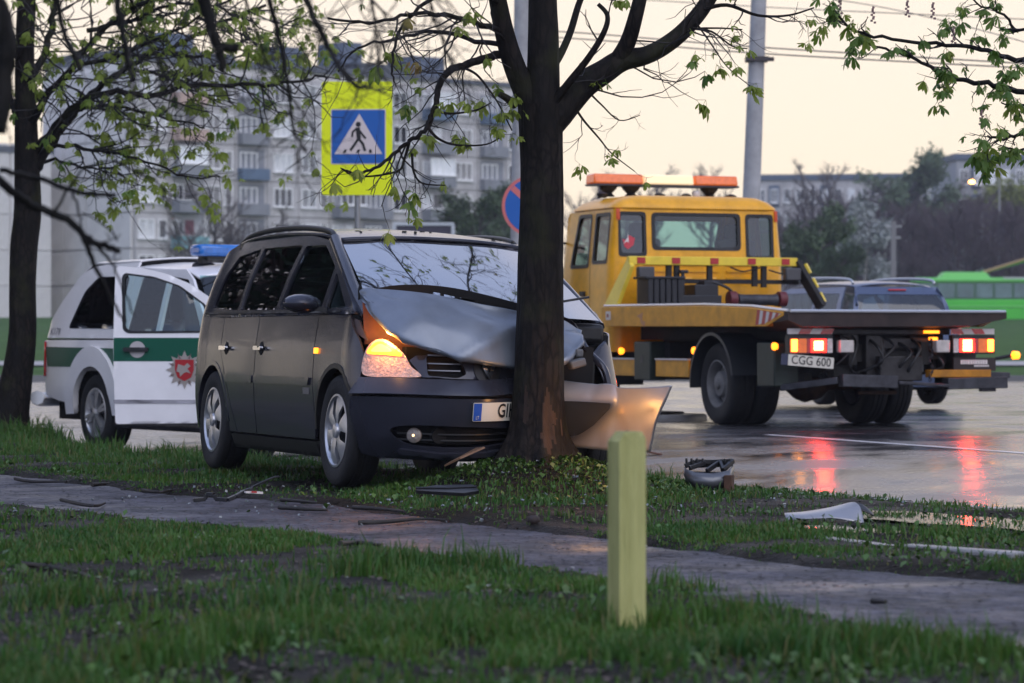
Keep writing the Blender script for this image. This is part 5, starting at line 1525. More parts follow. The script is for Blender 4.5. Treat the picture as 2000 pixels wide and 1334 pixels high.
panel('emblem', [(-.20 + u * 1.1, .735 + v) for u, v in bo_], vfront, CHROME, van, out=.022, thick=.015, cell=.05, holes=[[(-.20 + u * 1.1, .735 + v) for u, v in bi_]])
# bonnet: rear edge sprung up, front folded down round the tree
tx = [703, 722, 760, 800, 850, 930, 1010, 1060, 1100, 1136]
ty = [569, 566, 566, 570, 577, 592, 607, 616, 628, 646]
by = [575, 606, 640, 664, 683, 702, 714, 716, 703, 668]
td = [18.24, 18.2, 18.15, 18.1, 18.1, 18.1, 18.15, 18.22, 18.33, 18.42]
bd = [18.2, 18.02, 17.9, 17.82, 17.78, 17.80, 17.98, 18.06, 18.02, 18.2]
rows = []
for i in range(len(tx)):
    t_, b_ = VL(tx[i], ty[i], td[i]), VL(tx[i] + 3, by[i], bd[i])
    k = [0, .02, .04, .05, .05, .045, .02, .0, .02, .01][i]
    wob = .012 * sin(i * 2.1)
    rows.append([t_, t_.lerp(b_, .2) + Vector((.0, 0, k * .45 + wob)), t_.lerp(b_, .45) + Vector((k * .5, 0, k * .75 - wob)), t_.lerp(b_, .72) + Vector((k * .7, 0, k * .6 + wob * .5)), b_, b_ + Vector((-.03, 0, -.02))])
BONNET_LIT = paint('sky_lit_bonnet_paint', (.20, .225, .27), .55, .44, .12, .15)  # van paint made paler and bluer, the sky's reflection put into the colour
patch('bonnet', rows, BONNET_LIT, van, thick=.012, n=9, m_=8, smooth=70, disp=.034, dsc=4.6)
# cowl: black strip with slots under the sprung bonnet edge
cd = lambda px: 18.27 + .0 * px
clift = lambda u, v: (VL(u * 100, -v * 100, cd(u * 100)), (_vi.to_3x3() @ Vector((0, -1, 0))))
outl = cat([(7.33, -5.64), (7.6, -5.585), (7.95, -5.56), (8.4, -5.57), (8.9, -5.63), (9.5, -5.76), (10.15, -5.93)], 4) + [(10.9, -6.14), (10.9, -6.40), (10.1, -6.12), (9.3, -5.98), (8.5, -5.83), (7.9, -5.75)]
slots = [rnd([(x0, y0), (x1, y1), (x1, y1 - .07), (x0, y0 - .07)], .02) for x0, y0, x1, y1 in ((8.45, -5.70, 8.60, -5.725), (8.67, -5.745, 8.88, -5.79), (8.97, -5.81, 9.28, -5.87), (9.38, -5.89, 9.62, -5.95), (9.72, -5.965, 9.95, -6.02))]
panel('cowl', outl, clift, VOID, van, thick=.02, cell=.18, holes=slots)
MB().tube([VL(704, 552, 18.25), VL(703, 566, 18.23), VL(701, 585, 18.2)], [.006, .014, .006], 6).build('bonnet_hinge', VOID, van)
# scuttle, engine bay, battery tray
MB().box((.18, 0, .60), (.62, 1.20, .5)).build('engine_bay', DARKM, van)
mb = MB(); mb.box((.24, -.42, .87), (.26, .3, .08)).box((.26, -.12, .88), (.3, .2, .08)).box((.28, .25, .88), (.3, .34, .1))
mb.build('engine', M('engine_parts', (.03, .028, .026), .5, var=.5, vscale=14), van, bevel=.012)
panel('fender_lining', [(VS_(.42, -1), .88), (VS_(.15, -1), .98), (VS_(.15, -1), 1.02), (VS_(.30, -1), 1.0)], lambda s_, z: VP.lift(s_, z), M('brown_inner_wing', (.07, .045, .04), .6, var=.3, vscale=9), van, out=-.02, cell=.06)  # mottled brown lining just inside the wing top
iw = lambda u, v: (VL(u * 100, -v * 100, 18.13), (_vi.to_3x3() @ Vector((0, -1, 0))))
panel('inner_wing', [(7.08, -5.90), (7.25, -6.0), (7.7, -6.42), (8.3, -6.86), (8.35, -7.1), (7.9, -7.05), (7.4, -6.74), (7.12, -6.72)], iw, M('glow_tinted_inner_wing', (.085, .022, .011), .6, var=.5, vscale=9), van, thick=.01, cell=.2)  # added panel; lamp glow in the bonnet gap is put into its orange-red
# far headlamp smashed, its bulb still flashing behind the trunk
GREYP = M('grey_plastic', (.10, .10, .105), .5)
mb = MB(); mb.box(VL(1126, 710, 18.05), (.08, .10, .05), Matrix.Rotation(.3, 3, 'X')); mb.box(VL(1130, 690, 18.12), (.05, .05, .05))
mb.build('smashed_headlamp', GREYP, van, bevel=.012)
mb = MB(); mb.box(VL(1112, 722, 18.34), (.2, .22, .28)); mb.build('engine', VOID, van)
mb = MB(); mb.tube(cat([tuple(VL(*q)) for q in ((1098, 622, 18.55), (1122, 640, 18.5), (1145, 682, 18.4), (1170, 708, 18.3), (1182, 725, 18.28), (1188, 750, 18.28))], 4), [.022] * 21, 6)
mb.tube(cat([tuple(VL(*q)) for q in ((1096, 702, 18.12), (1118, 684, 18.15), (1134, 672, 18.2), (1148, 690, 18.3))], 4), .009, 5)
mb.build('bent_wing_edge', VPAINT, van, smooth=60)
# bumper skin torn off towards the right
sk = [[(1050, 742, 18.16), (1100, 744, 18.14), (1150, 750, 18.05), (1195, 751, 17.92), (1212, 757, 17.86), (1260, 757, 17.62), (1312, 753, 17.40)],
      [(1050, 770, 18.08), (1100, 772, 18.06), (1150, 776, 17.98), (1195, 779, 17.88), (1214, 782, 17.84), (1258, 787, 17.62), (1298, 785, 17.44)],
      [(1055, 810, 18.05), (1100, 812, 18.05), (1148, 814, 18.0), (1190, 816, 17.92), (1212, 818, 17.86), (1250, 822, 17.68), (1282, 824, 17.52)],
      [(1070, 868, 18.1), (1110, 872, 18.08), (1150, 876, 18.02), (1185, 880, 17.95), (1207, 882, 17.9), (1240, 884, 17.75), (1270, 882, 17.62)]]
SKIN = paint('glow_lit_bumper_paint', (.34, .33, .34), .45, .45)  # van paint made much paler, lamp glow on the skin put into the colour
tb = patch('torn_bumper', [[VL(*q) for q in rw] for rw in sk], SKIN, van, thick=.01, n=6, disp=.012, dsc=7., smooth=50)
duct = [[(1098, 783, 18.0), (1130, 784, 17.97), (1165, 786, 17.91), (1192, 788, 17.84)], [(1098, 800, 17.99), (1130, 802, 17.95), (1162, 803, 17.90), (1191, 797, 17.83)], [(1098, 825, 17.98), (1125, 828, 17.95), (1150, 826, 17.90), (1178, 812, 17.86)], [(1098, 850, 17.99), (1118, 852, 17.96), (1138, 845, 17.93), (1160, 830, 17.88)]]
patch('air_duct', [[VL(q[0], q[1], q[2] - .03) for q in rw] for rw in duct], VOID, tb, thick=0, n=3)
hb = MB().lathe([(-.05, .004), (-.03, .03), (0, .035), (.03, .03), (.05, .004)], VL(1103, 812, 18.04), 'z', 10).build('indicator', AMB_HOT, van, smooth=180)
ld = bpy.data.lights.new('bumper_fill_light', 'POINT'); ld.energy = 5.; ld.color = (1, .46, .12); ld.shadow_soft_size = .10  # unseen light added in open air to throw orange on the torn bumper
lo = bpy.data.objects.new('bumper_fill_light', ld); COL.objects.link(lo); lo.location = VL(1160, 806, 17.60); lo.parent = van
ld2 = bpy.data.lights.new('indicator_bulb', 'POINT'); ld2.energy = 5.; ld2.color = (1, .42, .08); ld2.shadow_soft_size = .03
lo2 = bpy.data.objects.new('indicator_bulb', ld2); COL.objects.link(lo2); lo2.parent = van
p, n = vfront(sH0 + .16, .83); lo2.location = p + n * .05 + Vector((0, 0, .05))
# cabin: floor pan, dashboard, seats, airbag
MB().box((-1.55, 0, .60), (3.6, 1.56, .75)).build('floor_pan', VOID, van)
MB().box((.12, 0, .98), (.55, 1.4, .12)).build('dashboard', BLACKP, van, bevel=.03)
for x, y in ((-.85, -.40), (-.85, .40), (-1.85, -.45), (-1.85, .45)):
    s_ = MB(); s_.box((x, y, 1.03), (.16, .50, .5), Matrix.Rotation(-.2, 3, 'Y')); s_.box((x - .06, y, 1.37), (.1, .28, .19)); s_.build('seat', SEAT, van, bevel=.04)
mb = MB(); mb.lathe([(-.16, .005), (-.13, .11), (-.04, .17), (.06, .17), (.14, .1), (.17, .005)], (0, 0, 0), 'z', 18)
o = mb.build('airbag', M('airbag_cloth', (.62, .68, .66), .8, var=.1, vscale=6, bump=.4, bscale=8), van, smooth=180); o.location = (-.16, -.50, 1.15); o.scale = (.9, 1.25, .95)
# wipers
for y0 in (-.55, .0):
    MB().tube([(.36 + .1 * (y0 > -.3), y0, 1.10), (.34 + .12 * (y0 > -.3), y0 + .35, 1.155), (.25 + .1 * (y0 > -.3), y0 + .6, 1.20)], .008, 5).build('wiper', BLACKP, van)
# wet leaf scraps on the roof
mb = MB()
rr = random.Random(4)
for _ in range(16):
    y = rr.uniform(-.5, .6); x = rr.uniform(-1.3, -.72); w = .7
    c = Vector((x, y, 1.56 + .05 * (1 - (y / w) ** 2) - .03 * max(0, (x + 1.1)) * 2)); s_ = rr.uniform(.008, .02)
    mb.box(c, (s_, s_ * 1.6, .012), Matrix.Rotation(rr.uniform(0, 3), 3, 'Z'))
mb.build('leaf_scraps', M('wet_leaf_scrap', (.02, .02, .012), .6), van)
# ------------------------------------------------------------------ flatbed tow truck
TA = radians(21)
TO = Vector((3.236, 33.70, .10))
YEL = paint('truck_yellow_paint', (.82, .38, .010), .0, .36, .20, .06)
YEL2 = M('bed_yellow_paint', (.66, .29, .012), .45, var=.25, vscale=4, bump=.1, bscale=20)
YELH = M('headboard_yellow_paint', (.80, .58, .05), .4, var=.15, vscale=4)
REDW = M('red_reflector', (.42, .03, .03), .35)
WHW = M('white_reflector', (.66, .60, .57), .35)
STEEL = M('grimy_steel', (.05, .05, .058), .45, metal=.5, var=.45, vscale=8, bump=.2, bscale=25)
RUST = M('rusty_axle', (.06, .03, .018), .8, var=.5, vscale=10)
GREENB = M('green_grey_box', (.018, .028, .022), .5, var=.3, vscale=6)
TGLASS = glass('truck_glass', (.50, .72, .72), .10, .02, 1.5)
TGDARK = glass('truck_side_glass', (.30, .36, .38), .14, .02, 1.5)
AMBLENS = M('amber_lens', (.62, .13, .015), .2, spec=.7, coat=.4, emis=(1., .16, .01), estr=.22, var=.2, vscale=20)
BEACON = M('beacon_clear_lit', (.8, .7, .5), .25, emis=(1., .66, .30), estr=.55)
truck = empty('tow_truck', TO, pi / 2 + TA, 'yellow flatbed tow truck with amber light bar and lit red tail lamps', 'tow truck')
bpy.context.view_layer.update()
_ti = truck.matrix_world.inverted()
def TLc(px, py, d): return _ti @ P(px, py, d)

def rrect(x0, x1, hw, r_, n=6):
    """counter-clockwise rounded rectangle from the middle of its +x side"""
    pts = [(x1, 0)]
    for cx, cy, a0 in ((x1 - r_, hw - r_, 0), (x0 + r_, hw - r_, 90), (x0 + r_, -hw + r_, 180), (x1 - r_, -hw + r_, 270)):
        pts += [(cx + r_ * cos(radians(a0 + 90 * k / n)), cy + r_ * sin(radians(a0 + 90 * k / n))) for k in range(n + 1)]
    # densify
    out = []
    for i in range(len(pts)):
        a, b = np.array(pts[i]), np.array(pts[(i + 1) % len(pts)]); k = max(1, int(np.linalg.norm(b - a) / .1))
        out += [tuple(a + (b - a) * j / k) for j in range(k)]
    return out
CX0, CX1, CW = 2.85, 4.50, 1.12
def cab_off(x, y, z, n):
    o = -.07 * smooth01((z - 1.6) / 1.0)
    if n[0] > 0: o -= n[0] * .28 * smooth01((z - 1.65) / 1.2)
    if n[0] < 0: o += .02 * -n[0] * smooth01((z - 1.6) / 1.0)
    return o
CP = Plan(rrect(CX0, CX1, CW, .11), cab_off)
sLf, sLb = CP.at(CX1 - .2, CW), CP.at(CX0 + .14, CW)      # left side, front to back
sRb, sRf = CP.at(CX0 + .14, -CW), CP.at(CX1 - .2, -CW)
sBm = CP.at(CX0, 0)
lx = lambda x: CP.at(x, CW)
by_ = lambda y: sBm + (0 - y) * 1.0   # along the back wall, y to the left gives smaller s
Z0, Z1 = .78, 2.46
wl1 = rnd([(lx(4.14), 1.80), (lx(3.60), 1.80), (lx(3.60), 2.40), (lx(3.98), 2.40)], .05)
wl2 = rnd([(lx(3.46), 1.84), (lx(3.04), 1.84), (lx(3.04), 2.40), (lx(3.46), 2.40)], .05)
wb1 = rnd(rect(by_(1.01), 1.92, by_(.69), 2.405), .05)
wb2 = rnd(rect(by_(.575), 2.0, by_(-.53), 2.40), .06)
wb3 = rnd(rect(by_(-.64), 1.90, by_(-.965), 2.395), .05)
mir = lambda poly: [(CP.L - u, v) for u, v in poly]
wr1, wr2 = mir(wl1), mir(wl2)
cabb = panel('cab', rect(sLf, Z0, sRf, Z1), CP.lift, YEL, truck, thick=.05, cell=.1, holes=[wl1, wl2, wb1, wb2, wb3, wr1, wr2], back=True)
wf = rnd([(-.95, 1.72), (.95, 1.72), (.92, 2.40), (-.92, 2.40)], .06)
panel('cab_front', [(sRf - CP.L + .004, Z0), (sLf - .004, Z0), (sLf - .004, Z1), (sRf - CP.L + .004, Z1)], CP.lift, YEL, truck, thick=.05, cell=.12, holes=[wf])
for w_, g, nm in ((wl1, TGDARK, 'side_window'), (wl2, TGDARK, 'side_window'), (wb1, TGDARK, 'rear_window'), (wb2, TGLASS, 'rear_window'), (wb3, TGDARK, 'rear_window'), (wr1, TGDARK, 'side_window'), (wr2, TGDARK, 'side_window'), (wf, TGLASS, 'windscreen')):
    o = panel(nm, w_, CP.lift, g, truck, thick=0, out=-.018, cell=.15)
    c = np.mean(w_, 0); 
    ring = [tuple(c + (np.array(p) - c) * np.array([1 + .028 / max(.1, abs(p[0] - c[0]) + .05), 1 + .028 / max(.1, abs(p[1] - c[1]) + .05)])) for p in w_]
    inn = [tuple(c + (np.array(p) - c) * np.array([1 - .02 / max(.1, abs(p[0] - c[0]) + .05), 1 - .02 / max(.1, abs(p[1] - c[1]) + .05)])) for p in w_]
    panel('window_seal', ring, CP.lift, BLACKP, o, thick=.02, out=.006, cell=.12, holes=[inn])
# roof cap with chamfered sides
rows = []
mb = MB()
cr = []
for z, ins in ((2.455, -.075), (2.475, -.045), (2.50, -.06), (2.56, -.13), (2.615, -.26), (2.63, -.42)):
    ring_ = []
    for x, y in rrect(CX0, CX1 - .18, CW, .16, 5):
        p = np.array((x, y)); c = np.array(((CX0 + CX1 - .18) / 2, 0)); v = p - c
        hx, hy = (CX1 - .18 - CX0) / 2, CW
        ring_.append((c[0] + v[0] * (hx + ins * (.55 if v[0] < 0 else .9)) / hx, v[1] * (hy + ins) / hy, z))
    cr.append(ring_)
n_ = len(cr[0])
mb.add([p for r_ in cr for p in r_], [(i * n_ + k, i * n_ + (k + 1) % n_, (i + 1) * n_ + (k + 1) % n_, (i + 1) * n_ + k) for i in range(len(cr) - 1) for k in range(n_)] + [tuple((len(cr) - 1) * n_ + k for k in range(n_))])
mb.build('cab_roof', YEL, truck, smooth=28)
# doors seam, handle, wing mirror, rear wall pressings, corner reflectors
panel('door_seam', [(lx(3.535), .85), (lx(3.525), .85), (lx(3.525), 2.44), (lx(3.535), 2.44)], CP.lift, VOID, truck, thick=0, out=.003, cell=.2)
panel('handle', rnd(rect(lx(3.79), 1.44, lx(3.66), 1.50), .015), CP.lift, BLACKP, truck, out=.03, thick=.03, cell=.05)
panel('side_stripe', rect(lx(4.3), 1.285, lx(3.62), 1.30), CP.lift, WHW, truck, out=.003, thick=0, cell=.1)
for y in (1.035, -1.035): panel('corner_reflector', rect(by_(y + .03), 2.33, by_(y - .03), 2.46), CP.lift, M('orange_reflector', (.6, .07, .01), .4), truck, out=.012, thick=.012, cell=.05)
for y0, y1 in ((.72, .30), (.25, -.25), (-.35, -.72)):
    for z in (1.80, 1.72, 1.64, 1.32, 1.24): panel('pressed_rib', rnd(rect(by_(y0), z, by_(y1), z + .028), .012), CP.lift, YEL, cabb, out=.016, thick=.016, cell=.08)
for sd in (1, -1):
    MB().box((4.45, sd * 1.36, 1.75), (.12, .2, .55)).build('wing_mirror', BLACKP, truck, bevel=.04)
    MB().tube([(4.4, sd * 1.05, 2.1), (4.45, sd * 1.36, 2.08)], .015, 6).tube([(4.4, sd * 1.1, 1.45), (4.45, sd * 1.36, 1.5)], .015, 6).build('mirror_arm', BLACKP, truck)
# inside: seats, dash
MB().box((3.9, 0, .95), (1.0, 2.0, .3)).build('cab_floor', VOID, truck)
for y in (.62, -.62): MB().box((3.18, y, 1.75), (.18, .5, .75)).box((3.16, y, 2.2), (.12, .3, .22)).build('seat', SEAT, truck, bevel=.05)
MB().box((4.25, 0, 1.5), (.3, 1.9, .3)).build('dashboard', BLACKP, truck, bevel=.05)
# driver's side passenger: a curtain-like jacket hangs at the right rear window; pendant by the left one
panel('window_sticker', [(by_(.90) + u * .001, 2.055 + v * .001) for u, v in [(0, -70), (70, -20), (90, 60), (20, 95), (-30, 40), (-70, 50), (-45, -40)]], CP.lift, M('sticker_red', (.55, .05, .07), .5), truck, out=-.014, thick=0)
panel('window_sticker', [(by_(.90) + u * .001, 2.055 + v * .001) for u, v in [(-60, -10), (-20, 20), (10, 10), (5, 120), (-10, 60)]], CP.lift, WHW, truck, out=-.012, thick=0)
# amber light bar on the roof
lb = empty('light_bar', (3.92, 0, 2.86)); lb.parent = truck
for y0, y1, m_ in ((.96, .31, AMBLENS), (.30, -.36, BEACON), (-.37, -.95, AMBLENS)):
    MB().box((0, (y0 + y1) / 2, 0), (.30, y0 - y1 - .006, .12), taper=(.85, .985)).build('lens', m_, lb, bevel=.02)
MB().box((0, 0, -.072), (.33, 1.90, .022)).build('tray', STEEL, lb)
for y in (.72, .42, -.62): MB().lathe([(-.21, .09), (-.17, .05), (-.12, .10), (-.084, .12)], (0, y, 0), 'z', 14).build('foot', BLACKP, lb)
for y in (.15, -.2, .9, -.8): MB().lathe([(-.24, .05), (-.19, .07), (-.17, .03), (-.165, .001)], (-.25, y, 0), 'z', 12).build('work_lamp', BLACKP, lb)
MB().lathe([(0, .04), (.05, .055), (.07, .04), (.08, .001)], (-.1, -.40, -.2), 'z', 12).build('beacon', WHW, lb, smooth=60)
# chassis
mb = MB()
for sd in (1, -1): mb.box((1.2, sd * .42, .78), (6.2, .09, .24))
for x in (-1.7, -.8, .8, 2.0, 3.2): mb.box((x, 0, .78), (.12, .75, .18))
mb.box((1.9, .75, .68), (.9, .5, .42)); mb.box((1.7, -.8, .68), (1.3, .5, .45)); mb.box((.9, 0, 1.0), (4.6, 1.5, .16))
mb.box((.6, 0, .8), (4.4, .96, .56)); mb.box((-1.45, 0, .88), (.5, 1.5, .34)); mb.build('chassis', DARKM, truck)  # dark filler boxes added to deepen the shade under the bed
for sd in (1, -1):
    for y in (.96, .66): wheel(truck, (0, sd * y, .44), .44, .27, sd, 0, 'truck', .255, M('grimy_wheel', (.16, .155, .15), .6, var=.3, vscale=8))
    wheel(truck, (3.72, sd * .95, .44), .44, .27, sd, 0, 'truck', .255, M('grimy_wheel', (.16, .155, .15)))
    mb = MB(); a_ = [(.56 * cos(t), .44 + .56 * sin(t)) for t in np.linspace(radians(-5), radians(170), 18)]
    mb.grid([[(x, sd * y, z) for x, z in a_] for y in (.58, 1.16)]); mb.grid([[(x, sd * 1.16, z) for x, z in a_], [(x * .94, sd * 1.165, .44 + (z - .44) * .94) for x, z in a_]])
    mb.build('mudguard', M('mudguard_grey', (.025, .028, .032), .45), truck, smooth=40)
    mb = MB(); a_ = [(3.72 + .60 * cos(t), .44 + .60 * sin(t)) for t in np.linspace(radians(0), radians(185), 16)]
    mb.grid([[(x, sd * y, z) for x, z in a_] for y in (.6, 1.14)]); mb.build('mudguard', M('mudguard_grey', (.025, .028, .032), .45), truck, smooth=60)
MB().tube([(0, -1.0, .44), (0, -.25, .44), (0, -.14, .44), (0, .02, .44), (0, .14, .44), (0, .25, .44), (0, 1.0, .44)], [.07, .08, .17, .21, .17, .08, .07], 14).build('rear_axle', RUST, truck, smooth=60)
# load bed
bedtop = lut([(-2.1, 1.19), (2.8, 1.19)])
mb = MB()
for x0, x1 in ((-2.1, -1.2), (-1.2, 0), (0, 2.8)):
    mb.add([(x, y, bedtop(x) - h) for h in (.07, 0) for x, y in ((x0, -1.2), (x1, -1.2), (x1, 1.2), (x0, 1.2))], [(0, 3, 2, 1), (4, 5, 6, 7), (0, 1, 5, 4), (1, 2, 6, 5), (2, 3, 7, 6), (3, 0, 4, 7)])
mb.build('load_bed', M('wet_bed_plate', (.10, .10, .105), .3, metal=.5, var=.4, vscale=3), truck)
for sd in (1, -1):
    yb = sd * 1.24
    o = MB().prism([(2.80, 1.075), (2.80, 1.30), (0, 1.285), (-1.2, 1.255), (-2.02, 1.20), (-2.02, 1.165), (-1.62, 1.055)] if sd > 0 else [(2.80, 1.075), (2.80, 1.21), (-2.02, 1.205), (-2.02, 1.165), (-1.62, 1.055)], lambda u, v, d: (u, d, v), yb - .035, yb + .035).build('side_board', YEL2, truck, bevel=.006)
    for k in range(4):
        x = -1.36 - .15 * k
        if k < 4: panel('reflector_stripe', [(x, 1.07 + max(0, -(x + 1.56)) * .25), (x - .075, 1.075 + max(0, -(x - .075 + 1.56)) * .25), (x - .12, 1.225 - .012 * k), (x - .045, 1.235 - .012 * k)], lambda u, v: (Vector((u, yb + sd * .037, v)), Vector((0, sd, 0))), REDW, o, thick=0, flat=True)
        panel('reflector_stripe', [(x - .077, 1.076 + max(0, -(x - .075 + 1.56)) * .25), (x - .15, 1.085 + max(0, -(x - .15 + 1.56)) * .25), (x - .19 if k < 3 else x - .17, 1.215 - .012 * k), (x - .122, 1.225 - .012 * k)], lambda u, v: (Vector((u, yb + sd * .037, v)), Vector((0, sd, 0))), WHW, o, thick=0, flat=True)
    MB().tube([(2.78, yb, 1.318), (0, yb, 1.303), (-1.2, yb, 1.272), (-2.05, yb, 1.215)] if sd > 0 else [(2.78, yb, 1.222), (-2.05, yb, 1.215)], .016, 6).build('edge_trim', M('bright_trim', (.62, .62, .64), .25, metal=.6), truck)
panel('plate_sign', rect(2.52, 1.15, 2.66, 1.25), lambda u, v: (Vector((u, 1.279, v)), Vector((0, 1, 0))), WHW, truck, thick=.004, flat=True)
panel('plate_mark', rect(2.56, 1.18, 2.62, 1.22), lambda u, v: (Vector((u, 1.283, v)), Vector((0, 1, 0))), M('mark_grey_red', (.35, .12, .1), .5), truck, thick=.0, flat=True)
pts_ = [(.20, .0), (.02, .04), (.05, -.05), (-.05, -.07), (-.02, -.13), (.06, -.10), (.10, -.03)]
panel('scuff_mark', [(1.55 + u, 1.19 + v) for u, v in pts_], lambda u, v: (Vector((u, 1.279, v)), Vector((0, 1, 0))), M('primer_scuff', (.55, .26, .12), .6), truck, thick=.001, flat=True)
# beaver tail: thick rear lip, its right end cut back
MB().add([(-2.12, 1.27, 1.205), (-2.12, -1.27, 1.205), (-2.12, -1.27, 1.14), (-2.12, -.85, 1.06), (-2.12, 1.1, 1.05), (-2.12, 1.27, 1.12),
          (-1.30, 1.27, 1.06), (-1.30, 1.1, 1.0), (-1.30, -.85, 1.0), (-1.30, -1.27, 1.06), (-1.30, -1.27, 1.18), (-1.30, 1.27, 1.18)],
         [(0, 1, 2, 3, 4, 5), (5, 4, 7, 6), (4, 3, 8, 7), (3, 2, 9, 8), (1, 10, 9, 2), (0, 5, 6, 11), (6, 7, 8, 9, 10, 11)]).build('tail_lip', M('rusty_tail', (.03, .018, .016), .7, var=.5, vscale=4), truck)
MB().tube([(-2.13, 1.25, 1.212), (-2.13, -1.25, 1.212)], .016, 6).build('edge_trim', M('bright_trim', (.62, .62, .64), .25), truck)
# headboard: slanted gussets, top bar with red reflectors
def gusset(y0, y1, mt):
    mb = MB(); a = [Vector(p) for p in ((2.80, y0, 1.305), (2.42, y0, 1.303), (2.24, y1, 1.77), (2.36, y1, 1.86))]
    off = Vector((0, .05 if y0 > 0 else -.05, 0))
    mb.add(a + [p - off for p in a], [(0, 1, 2, 3), (7, 6, 5, 4), (0, 4, 5, 1), (1, 5, 6, 2), (2, 6, 7, 3), (3, 7, 4, 0)])
    return mb.build('headboard_leg', mt, truck, bevel=.006)
gusset(1.25, 1.14, YELH)
mb = MB(); mb.bar((2.12, -1.25, 1.30), (2.33, -1.02, 1.83), .16, .06, up=(0, 1, 0)); mb.build('headboard_leg', DARKM, truck, bevel=.006)
mb = MB()
for k in range(3): mb.bar((2.20 + .07 * k - .10, -1.21 + .06 * k - .06, 1.36 + .17 * k), (2.24 + .07 * k - .10, -1.17 + .06 * k - .06, 1.47 + .17 * k), .05, .05)
mb.build('reflector_stripe', YELH, truck)
hb = MB().box((2.33, .06, 1.835), (.08, 2.16, .10)).build('headboard_bar', YELH, truck, bevel=.008)
for y in (.99, .55, .06, -.42, -.86): MB().box((2.284, y, 1.838), (.012, .10, .07)).build('red_reflector', REDW, hb)
mb = MB(); mb.box((2.36, -.25, 1.60), (.06, 1.6, .05))
for y, h in ((.62, .3), (.52, .25), (.10, .34), (-.48, .24), (-.60, .25)): mb.box((2.34, y, 1.785 - h / 2), (.05, .06, h))
mb.build('headboard_frame', DARKM, truck)
for y in (.95, -.93): MB().box((2.26, y, 1.69), (.10, .20, .15)).build('work_lamp', M('work_lamp_glass', (.06, .06, .065), .2), truck, bevel=.015)
mb = MB()
for k in range(6): mb.box((2.20, .98 - .075 * k, 1.46), (.34, .062, .33))
mb.box((2.20, .80, 1.635), (.38, .5, .03)); mb.build('tool_locker', M('locker_black', (.018, .018, .022), .45), truck, bevel=.008)
mb = MB(); mb.box((2.25, .35, 1.37), (.4, .55, .13)); mb.box((2.3, .22, 1.48), (.3, .3, .16)); mb.box((2.3, .14, 1.58), (.24, .2, .06)); mb.tube(cat([(2.2, .15, 1.6), (2.15, -.05, 1.52), (2.2, -.2, 1.38)], 5), .02, 6); mb.tube([(2.25, .48, 1.4), (2.25, .48, 1.70)], .025, 6); mb.box((2.25, .47, 1.71), (.06, .1, .04))
mb.build('hydraulic_unit', M('locker_black', (.018, .018, .022), .45), truck, bevel=.01)
wc = MB().lathe([(-.25, .075), (-.2, .065), (.2, .065), (.25, .075)], (2.15, -.42, 1.385), 'y', 16, cap=True).build('winch_drum', STEEL, truck, smooth=40)
for y in (-.10, -.74): MB().lathe([(-.05, .03), (-.045, .09), (.045, .09), (.05, .03)], (2.15, y, 1.395), 'y', 16, cap=True).build('winch_end', M('winch_maroon', (.12, .02, .025), .4), truck, smooth=40)
MB().tube(cat([(2.3, -.15, 1.77), (2.3, -.3, 1.72), (2.3, -.45, 1.745), (2.3, -.6, 1.78)], 5), .010, 5).tube(cat([(2.3, -.65, 1.74), (2.3, -.8, 1.70), (2.28, -.9, 1.70)], 5), .010, 5).build('cable', BLACKP, truck)
# left flank: guards, boxes, marker lamps
for x0, x1 in ((2.82, 2.12), (1.52, .62)):
    o = MB().box(((x0 + x1) / 2, 1.13, .60), (x0 - x1, .03, .19)).build('side_guard', YEL2, truck, bevel=.006)
    MB().box(((x0 + x1) / 2, 1.135, .702), (x0 - x1, .045, .018)).build('guard_trim', WHW, o)
MB().box((1.83, 1.08, .68), (.46, .2, .44)).build('storage_box', GREENB, truck, bevel=.015)
for sd in (1, -1):
    MB().box((-1.42, sd * 1.05, .66), (.42, .28, .46)).build('storage_box', GREENB, truck, bevel=.015)
panel('box_latch', rnd([(1.80, .66), (1.86, .66), (1.875, .72), (1.83, .76), (1.785, .72)], .01), lambda u, v: (Vector((u, 1.183, v)), Vector((0, 1, 0))), STEEL, truck, thick=.004, flat=True)
for x, y, z in ((2.62, 1.10, .79), (.52, 1.12, .80), (-1.66, 1.20, .85)):
    MB().lathe([(-.03, .03), (.0, .042), (.02, .036), (.028, .001)], (x, y, z), 'y', 14).build('marker_lamp', AMB_ON, truck, smooth=50)
MB().tube([(-1.95, -1.24, .72), (-1.98, -1.40, .75)], .02, 6).build('lamp_stalk', BLACKP, truck)
MB().lathe([(-.05, .01), (-.03, .04), (.03, .045), (.05, .01)], (-1.98, -1.46, .755), 'y', 14).build('marker_lamp', AMB_ON, truck, smooth=60)
MB().box((-1.9, -.50, 1.0), (.05, .16, .03)).build('marker_lamp', AMB_ON, truck)
MB().box((-1.9, -.52, .93), (.05, .08, .03)).build('marker_lamp', AMB_ON, truck)
